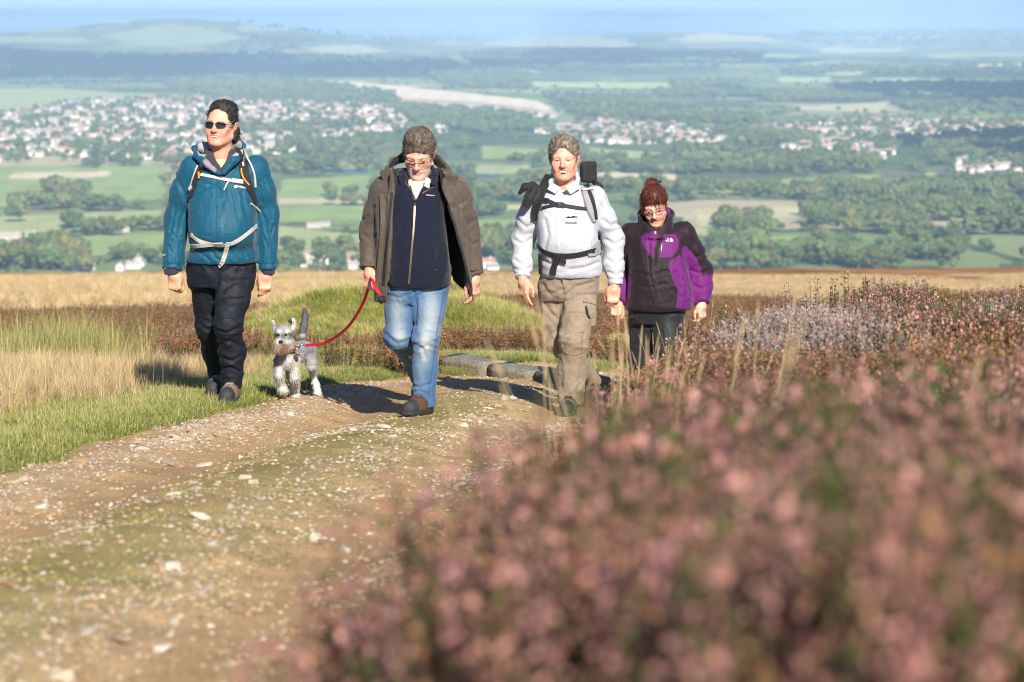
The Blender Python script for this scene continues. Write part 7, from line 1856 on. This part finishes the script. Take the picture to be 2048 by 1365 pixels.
    C = mixc(C, ((u > 576) & (v < 648) & (u < 583) & (y < 0)).astype(float), DK); C = mixc(C, ((v < 648) & (u < 552) & (y < 0)).astype(float) * .8, WH); C = mixc(C, ((v < 660) & (u > 583) & (u < 592) & (y < 0)).astype(float) * .8, WH)
    C = mixc(C, (y > .40) * (v < 668) * .8, np.array([.05, .05, .052])); C = mixc(C, .55 * sstep(.028, .012, z), (.30, .19, .11))
    P.add_skin(V, Q, C); P.start(mk('dog_skin', attr=True, rough=.85, var=.1, vscale=60))
    # coat: short wiry tufts all over, longer on the beard, chest and legs
    rg = np.random.default_rng(77); k = rg.choice(len(V), 26000); k = k[~nose[k]]
    L = np.full(len(k), .010) + .010 * head[k] * sstep(676, 690, v[k]) + .003 * sstep(.2, .1, z[k]) + .005 * ((y[k] < 0) & (v[k] > 705)); L = np.where(head[k] & (v[k] < 668), .011, L)
    fl_ = N[k] * .55 + np.array([0, .25, -.55]); fl_ = np.where((y[k] > .40)[:, None] & (v[k] < 668)[:, None], N[k] * .8 + [0, 0, .6], fl_)
    G = Geo(); strands(G, rg, V[k] - N[k] * .001, fl_ + rg.normal(0, .28, (len(k), 3)), L, .0011, [(1, 1, 1)], .3, seg=2)
    cc = np.repeat(C[k] * rg.uniform(.7, 1.35, (len(k), 1)), 5, 0); G.C = [cc]
    P.geo('fur', G, mk('dog_fur', attr=True, rough=.8, var=0, spec=.2, transl=.1), label='wiry grey and white coat with a rusty beard')
    for s in (-1, 1):
        e = hc + [s * .021 - .002, -.066, .010]; bm = bmesh.new(); bmesh.ops.create_uvsphere(bm, u_segments=12, v_segments=8, radius=.0085); bmesh.ops.translate(bm, verts=bm.verts, vec=Vector(e - base)); link('eye', bm_mesh('eye', bm, True), M_lens, P.obj)
    # collar, ring, clip, tag
    a = np.linspace(0, 2 * np.pi, 40); ctr = W(577, 694, -.095); pts_ = np.stack([ctr[0] + r(22) * np.cos(a), ctr[1] + .064 * np.sin(a) , ctr[2] + .014 * np.sin(a) - .004 + .02 * np.cos(a)*0], -1)
    Nn = np.stack([np.cos(a), np.sin(a), 0 * a], -1); Vc, Fc = ribbon_v(pts_, Nn, .018, .004); cl = P.part('collar', Vc, Fc, mk('dog_collar', (.10, .06, .045), .7, 0), None, False)
    t = W(597, 703, -.21); Vd, Fd = tube_v(np.array([t, t + [.0, -.003, 0]]), r(6), 18); P.part('name_tag', Vd, Fd, M_metal, None, False, parent=cl); 
    t2 = W(595, 694, -.20); Vd, Fd = tube_v(np.array([t2 + .012 * np.array([math.cos(q), 0, math.sin(q)]) for q in np.linspace(0, 6.28, 14)]), .0022, 6); P.part('ring', Vd, Fd, M_metal, parent=cl)
    return P
def make_lead():
    RED = mk('red_webbing', (.50, .012, .022), .6, .08, 80, .3, 400, .3)
    p0 = at(606, 692, 14.24)
    L = empty('dog_lead', tuple(p0), label='red webbing dog lead between the dog collar and the hand at the brown coat', category='lead')
    K = Person(Body(14), p0, '', 'dog_lead'); K.obj = L
    hand = at(739, 562, 13.46)
    pts_ = np.array([at(612, 691, 14.24), at(650, 686, 14.1), at(690, 660, 13.85), at(718, 622, 13.62), at(734, 585, 13.48), hand])
    C_ = cr(pts_, 60); Nn = np.tile((.25, -1., .25), (60, 1)); V, Fc = ribbon_v(C_, Nn, .017, .003); K.part('webbing', V, Fc, RED, None, False)
    C_ = cr(np.array([hand, at(744, 558, 13.36), at(749, 572, 13.30), at(756, 584, 13.28), at(765, 596, 13.30)]), 24); V, Fc = ribbon_v(C_, np.tile((.5, -.85, .35), (24, 1)), .020, .003); K.part('hand_loop', V, Fc, RED, None, False)
    G = Geo()
    for i, (a, b) in enumerate([((764, 592), (756, 604)), ((765, 594), (762, 608)), ((766, 594), (770, 604))]): V, Fc = tube_v(cr([at(*a, 13.30), at((a[0] + b[0]) / 2 + 1, (a[1] + b[1]) / 2, 13.26), at(*b, 13.29)], 6), [.006, .012, .012, .011, .009, .004], 8); G.add(V, Fc)
    K.geo('bag_roll', G, cloth('black_bag', (.012, .012, .013), .5))
    V, Fc = tube_v(cr([at(598, 694, 14.23), at(603, 690, 14.22), at(608, 691, 14.23), at(612, 691, 14.24)], 8), [.003, .005, .006, .0045, .0045, .005, .004, .004], 8); K.part('clip', V, Fc, M_metal)
    return L
man_teal(); man_coat(); man_sweatshirt(); woman_plum(); make_dog(); make_lead()
# ================================================================== the air between here and the far plain
def haze_box(x0, x1, y0, y1, z0, z1, dens):
    me = mesh_np('haze', box_v(((x0 + x1) / 2, (y0 + y1) / 2, (z0 + z1) / 2), ((x1 - x0) / 2, (y1 - y0) / 2, (z1 - z0) / 2)), BOXF, None, False)
    m = bpy.data.materials.new('haze'); m.use_nodes = True; nt = m.node_tree
    nt.nodes.remove(nt.nodes['Principled BSDF'])
    v = nt.nodes.new('ShaderNodeVolumePrincipled')
    v.inputs['Color'].default_value = (.47, .73, 1.0, 1); v.inputs['Density'].default_value = dens; v.inputs['Anisotropy'].default_value = -0.2
    nt.links.new(v.outputs[0], nt.nodes['Material Output'].inputs['Volume'])
    try: m.cycles.volume_sampling = 'DISTANCE'; m.cycles.homogeneous_volume = True
    except Exception: pass
    return link('haze', me, m, None, None, kind='stuff', label='pale blue haze in the air over the far valley', category='haze')
haze_box(-40000, 40000, -60, 100000, -175, 60, HAZE_DENS)
